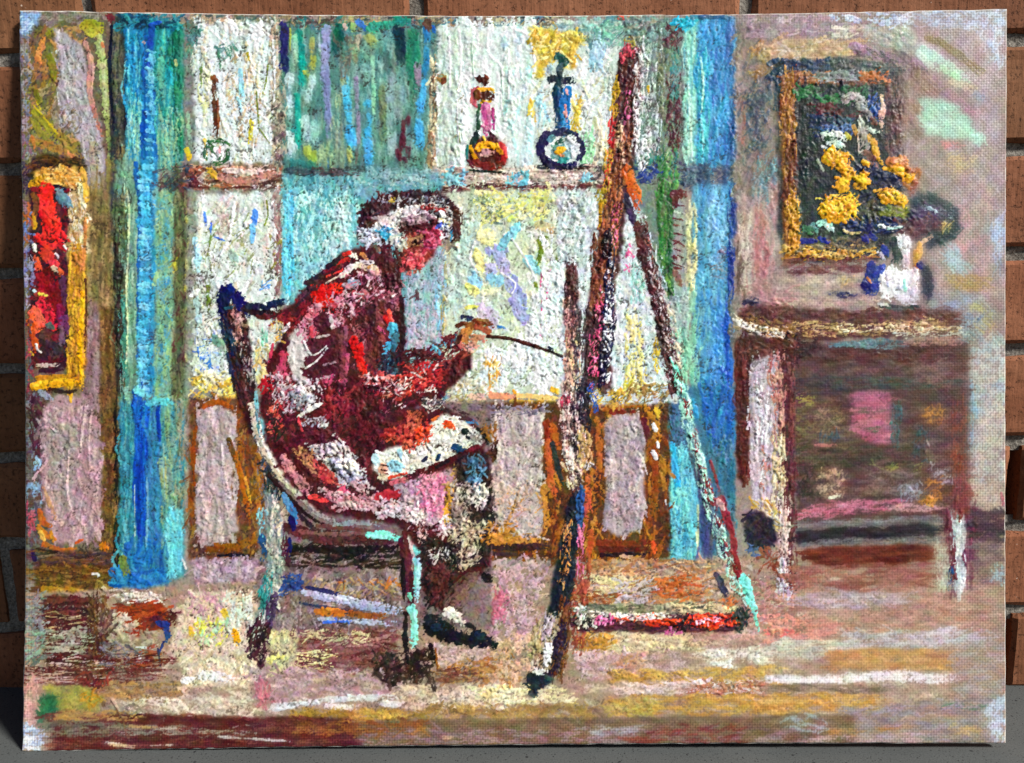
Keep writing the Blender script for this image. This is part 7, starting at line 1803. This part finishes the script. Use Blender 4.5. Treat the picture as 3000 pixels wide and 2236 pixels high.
# ------------------------------------------------------------------ floor
fl = mesh_obj('floor', [(-1.2, .06, 0), (-1.2, -1.2, 0), (1.2, -1.2, 0), (1.2, .06, 0)], [(0, 1, 2, 3)], CONCRETE)
fl['kind'] = 'structure'
# ------------------------------------------------------------------ brick wall
wall = link(bpy.data.objects.new('brick_wall', None))
wall['label'] = 'orange-brown brick wall with grey mortar behind the leaning painting'; wall['category'] = 'wall'
wall.rotation_euler = (0, -math.radians(1.06), 0)          # its courses run slightly out of level with the floor
BED = [-12, 51, 112, 174, 235.5, 298.6, 365, 432, 496.5, 561, 626, 690]      # bed-joint heights, mm
PHASE = [350 - 206, -352, 347, 361, 257.6, 361, 257.6, 361 - 206, 257.6, 361, 257.6]   # where a head joint falls, mm
OPEN = {(0, 350), (2, 347)}                                                 # crumbled joints
brng = np.random.default_rng(12)
def sm_noise(n, m, cell, seed):
    return vnoise(cell, cell, seed, m, n) - .5
def brick_mesh(x0, x1, z0, z1, near, seed):
    nx, nz = (64, 22) if near else (12, 5)
    g = np.random.default_rng(seed)
    xs = np.linspace(x0, x1, nx); zs = np.linspace(z0, z1, nz)
    Xg, Zg = np.meshgrid(xs, zs); k = nx / 64
    rough = sm_noise(nz, nx, 2.2, seed) * 1.0 + sm_noise(nz, nx, 6, seed + 1) * 1.2 + sm_noise(nz, nx, 1.2, seed + 2) * .5
    e = np.minimum.reduce([(Xg - x0), (x1 - Xg), (Zg - z0), (z1 - Zg)])
    dep = rough * .55 + np.clip(1 - e / 3., 0, 1) ** 2 * 2.2 + g.normal() * .5 + (Xg - x0) / (x1 - x0) * g.normal() * .7
    Xg = Xg + sm_noise(nz, nx, 3, seed + 3) * 1.3 * (e < 1.5); Zg = Zg + sm_noise(nz, nx, 4, seed + 4) * 1.6 * (e < 1.5)
    v = [(x / 1e3, d / 1e3, z / 1e3) for x, d, z in zip(Xg.ravel(), dep.ravel(), Zg.ravel())]
    f = [(j * nx + i, j * nx + i + 1, (j + 1) * nx + i + 1, (j + 1) * nx + i) for j in range(nz - 1) for i in range(nx - 1)]
    loop = [i for i in range(nx)] + [j * nx + nx - 1 for j in range(1, nz)] + [(nz - 1) * nx + i for i in range(nx - 2, -1, -1)] + [j * nx for j in range(nz - 2, 0, -1)]
    n0 = len(v)
    for i in loop: v.append((v[i][0], .03, v[i][2]))
    L = len(loop)
    for i in range(L): f.append((loop[(i + 1) % L], loop[i], n0 + i, n0 + (i + 1) % L))
    f.append(tuple(n0 + i for i in range(L)))
    return v, f
for r in range(len(BED) - 1):
    joints = sorted(PHASE[r] + 206.5 * k for k in range(-8, 8) if -760 < PHASE[r] + 206.5 * k < 760)
    z0, z1 = BED[r] + 4.2, BED[r + 1] - 4.2
    for a, b_ in zip(joints[:-1], joints[1:]):
        jw = 3.6 + brng.random() * .8
        near = (r >= 6 and a < 360 and b_ > -360) or b_ > 300 > a - 60 or a < -290 < b_ + 60
        v, f = brick_mesh(a + jw, b_ - jw, z0 + brng.normal() * .4, z1 + brng.normal() * .4, near, 1000 + r * 40 + int(a) % 37)
        br = mesh_obj('brick', v, f, BRICK, wall)
    for a in joints:
        if any(r == q and abs(a - p) < 2 for q, p in OPEN): continue
        n = 8; vv = []; ff = []
        for i in range(n + 1):
            z = z0 - 2 + (z1 - z0 + 4) * i / n
            for x in (-6.5, 0, 6.5): vv.append(((a + x) / 1e3, (4.5 + brng.normal() * .5) / 1e3, z / 1e3))
        for i in range(n):
            for q in range(2): ff.append((i * 3 + q, i * 3 + q + 1, i * 3 + q + 4, i * 3 + q + 3))
        o = mesh_obj('mortar_joint', vv, ff, MORTAR, wall)
    n = 180; vv = []; ff = []
    for i in range(n + 1):
        x = -720 + 1440 * i / n
        for z in (-8, -3, 0, 3, 8): vv.append((x / 1e3, (4.6 + brng.normal() * .55) / 1e3, (BED[r + 1] + z) / 1e3))
    for i in range(n):
        for q in range(4): ff.append((i * 5 + q, i * 5 + 5 + q, i * 5 + 6 + q, i * 5 + 1 + q))
    o = mesh_obj('mortar_bed', vv, ff, MORTAR, wall)
o = mesh_obj('wall_core', [(-.74, .028, -.03), (.74, .028, -.03), (.74, .028, .69), (-.74, .028, .69), (-.74, .1, -.03), (.74, .1, -.03), (.74, .1, .69), (-.74, .1, .69)],
             [(0, 1, 2, 3), (5, 4, 7, 6), (4, 0, 3, 7), (1, 5, 6, 2), (3, 2, 6, 7), (4, 5, 1, 0)], MORTAR, wall)

# ------------------------------------------------------------------ the painting: board and paint
pic = link(bpy.data.objects.new('painting', None))
pic.matrix_world = Matrix(((RIGHT[0], UP[0], NRM[0], ORG[0]), (RIGHT[1], UP[1], NRM[1], ORG[1]), (RIGHT[2], UP[2], NRM[2], ORG[2]), (0, 0, 0, 1)))
pic['label'] = 'thickly painted oil picture of a person painting at an easel, leaning on the brick wall'; pic['category'] = 'painting'
u = np.linspace(0, 1, PW); v = np.linspace(0, 1, PH); Ug, Vg = np.meshgrid(u, v)
px = 58 + 2890 * Ug; py = 32 + 2160 * Vg
for _ in range(4):
    px = left_x(py) + (right_x(py) - left_x(py)) * Ug; py = top_y(px) + (bot_y(px) - top_y(px)) * Vg
HM = final_height(); HM = HM - np.percentile(HM, .5) + 1.5; HM = np.clip(HM, .5, 60)
HM[0, :] = HM[-1, :] = -1; HM[:, 0] = HM[:, -1] = -1
edge_n = (vnoise(9, 9, 901) - .5) * 3.2
px = px + edge_n * ((Ug < .0005) | (Ug > .9995)); py = py + edge_n * ((Vg < .0005) | (Vg > .9995))
P3 = np.stack([(px - 1500) * MM, (1118 - py) * MM, HM * 1e-4], -1).astype(np.float32).reshape(-1, 3)
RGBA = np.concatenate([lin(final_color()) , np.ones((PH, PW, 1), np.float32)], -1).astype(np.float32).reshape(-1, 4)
NAMES = {0: ('paint_layer', None), 1: ('painted_red_picture', 'painted red picture in an ochre frame at the left edge'), 2: ('painted_blue_curtain', 'painted blue and green curtain column with light blue ladder marks'),
         3: ('painted_shelf', 'painted cream and pink window shelf'), 4: ('painted_flask', 'painted small brown flask with a green ring'), 5: ('painted_flask', 'painted red and orange flask with a pink neck'),
         6: ('painted_flask', 'painted dark blue round flask'), 7: ('painted_column', 'painted blue and aqua column on the right'), 8: ('painted_framed_picture', 'painted dark picture in a brown and ochre frame'),
         9: ('painted_flower_vase', 'painted white vase with thick yellow flowers'), 10: ('painted_chest_of_drawers', 'painted brown chest of drawers'), 11: ('painted_chair', 'painted chair with a dark curved back'),
         12: ('painted_figure', 'painted seated figure in a red coat holding a brush'), 13: ('painted_brush', 'thin dark painted brush'), 14: ('painted_easel', 'painted brown easel with pink flecks and aqua leg')}
best = np.zeros((PH, PW), np.float32) - 1; LB = np.zeros((PH, PW), np.int32)
for k in NAMES:
    q = blur((LAB == k).astype(np.float32), 3 if k != 13 else 1) * (1.3 if k == 13 else 1); m = q > best; best[m] = q[m]; LB[m] = k
FL = LB[:-1, :-1]
idx = np.arange(PW * PH).reshape(PH, PW)
quads = np.stack([idx[1:, :-1], idx[1:, 1:], idx[:-1, 1:], idx[:-1, :-1]], -1)
for k, (nm, lb) in NAMES.items():
    qd = quads[FL == k]
    if len(qd) == 0: continue
    ids, inv = np.unique(qd.ravel(), return_inverse=True)
    me = bpy.data.meshes.new(nm); me.vertices.add(len(ids)); me.vertices.foreach_set('co', P3[ids].ravel())
    nq = len(qd); me.loops.add(nq * 4); me.loops.foreach_set('vertex_index', inv.astype(np.int32).ravel())
    me.polygons.add(nq); me.polygons.foreach_set('loop_start', np.arange(0, nq * 4, 4, dtype=np.int32))
    me.update(calc_edges=True)
    ca = me.color_attributes.new('pigment', 'FLOAT_COLOR', 'POINT'); ca.data.foreach_set('color', RGBA[ids].ravel())
    me.materials.append(PAINT)
    o = link(bpy.data.objects.new(nm, me), pic)
    if lb: o['label'] = lb
# the board under the paint: front just below it, 3 mm thick, bevelled rim
ring = []
for t in np.linspace(0, 1, 80, endpoint=False): ring.append((int(t * (PW - 1)), 0))
for t in np.linspace(0, 1, 60, endpoint=False): ring.append((PW - 1, int(t * (PH - 1))))
for t in np.linspace(1, 0, 80, endpoint=False): ring.append((int(t * (PW - 1)), PH - 1))
for t in np.linspace(1, 0, 60, endpoint=False): ring.append((0, int(t * (PH - 1))))
cx, cy = 1500., 1118.
vv = []; ff = []
for gx, gz in ((-1.5, -.06), (2.2, -.5), (2.2, -2.6), (.5, -3.2)):
    for (i, j) in ring:
        x, y = px[j, i], py[j, i]
        vv.append(((x + np.sign(x - cx) * gx * (abs(x - cx) > 1380) - 1500) * MM, (1118 - y - np.sign(y - cy) * gx * (abs(y - cy) > 1040)) * MM, gz * 1e-3))
n = len(ring)
for k in range(3):
    for i in range(n): ff.append((k * n + i, (k + 1) * n + i, (k + 1) * n + (i + 1) % n, k * n + (i + 1) % n))
ff.append(tuple(range(n - 1, -1, -1))); ff.append(tuple(3 * n + i for i in range(n)))
mesh_obj('canvas_board', vv, ff, CANVAS, pic)
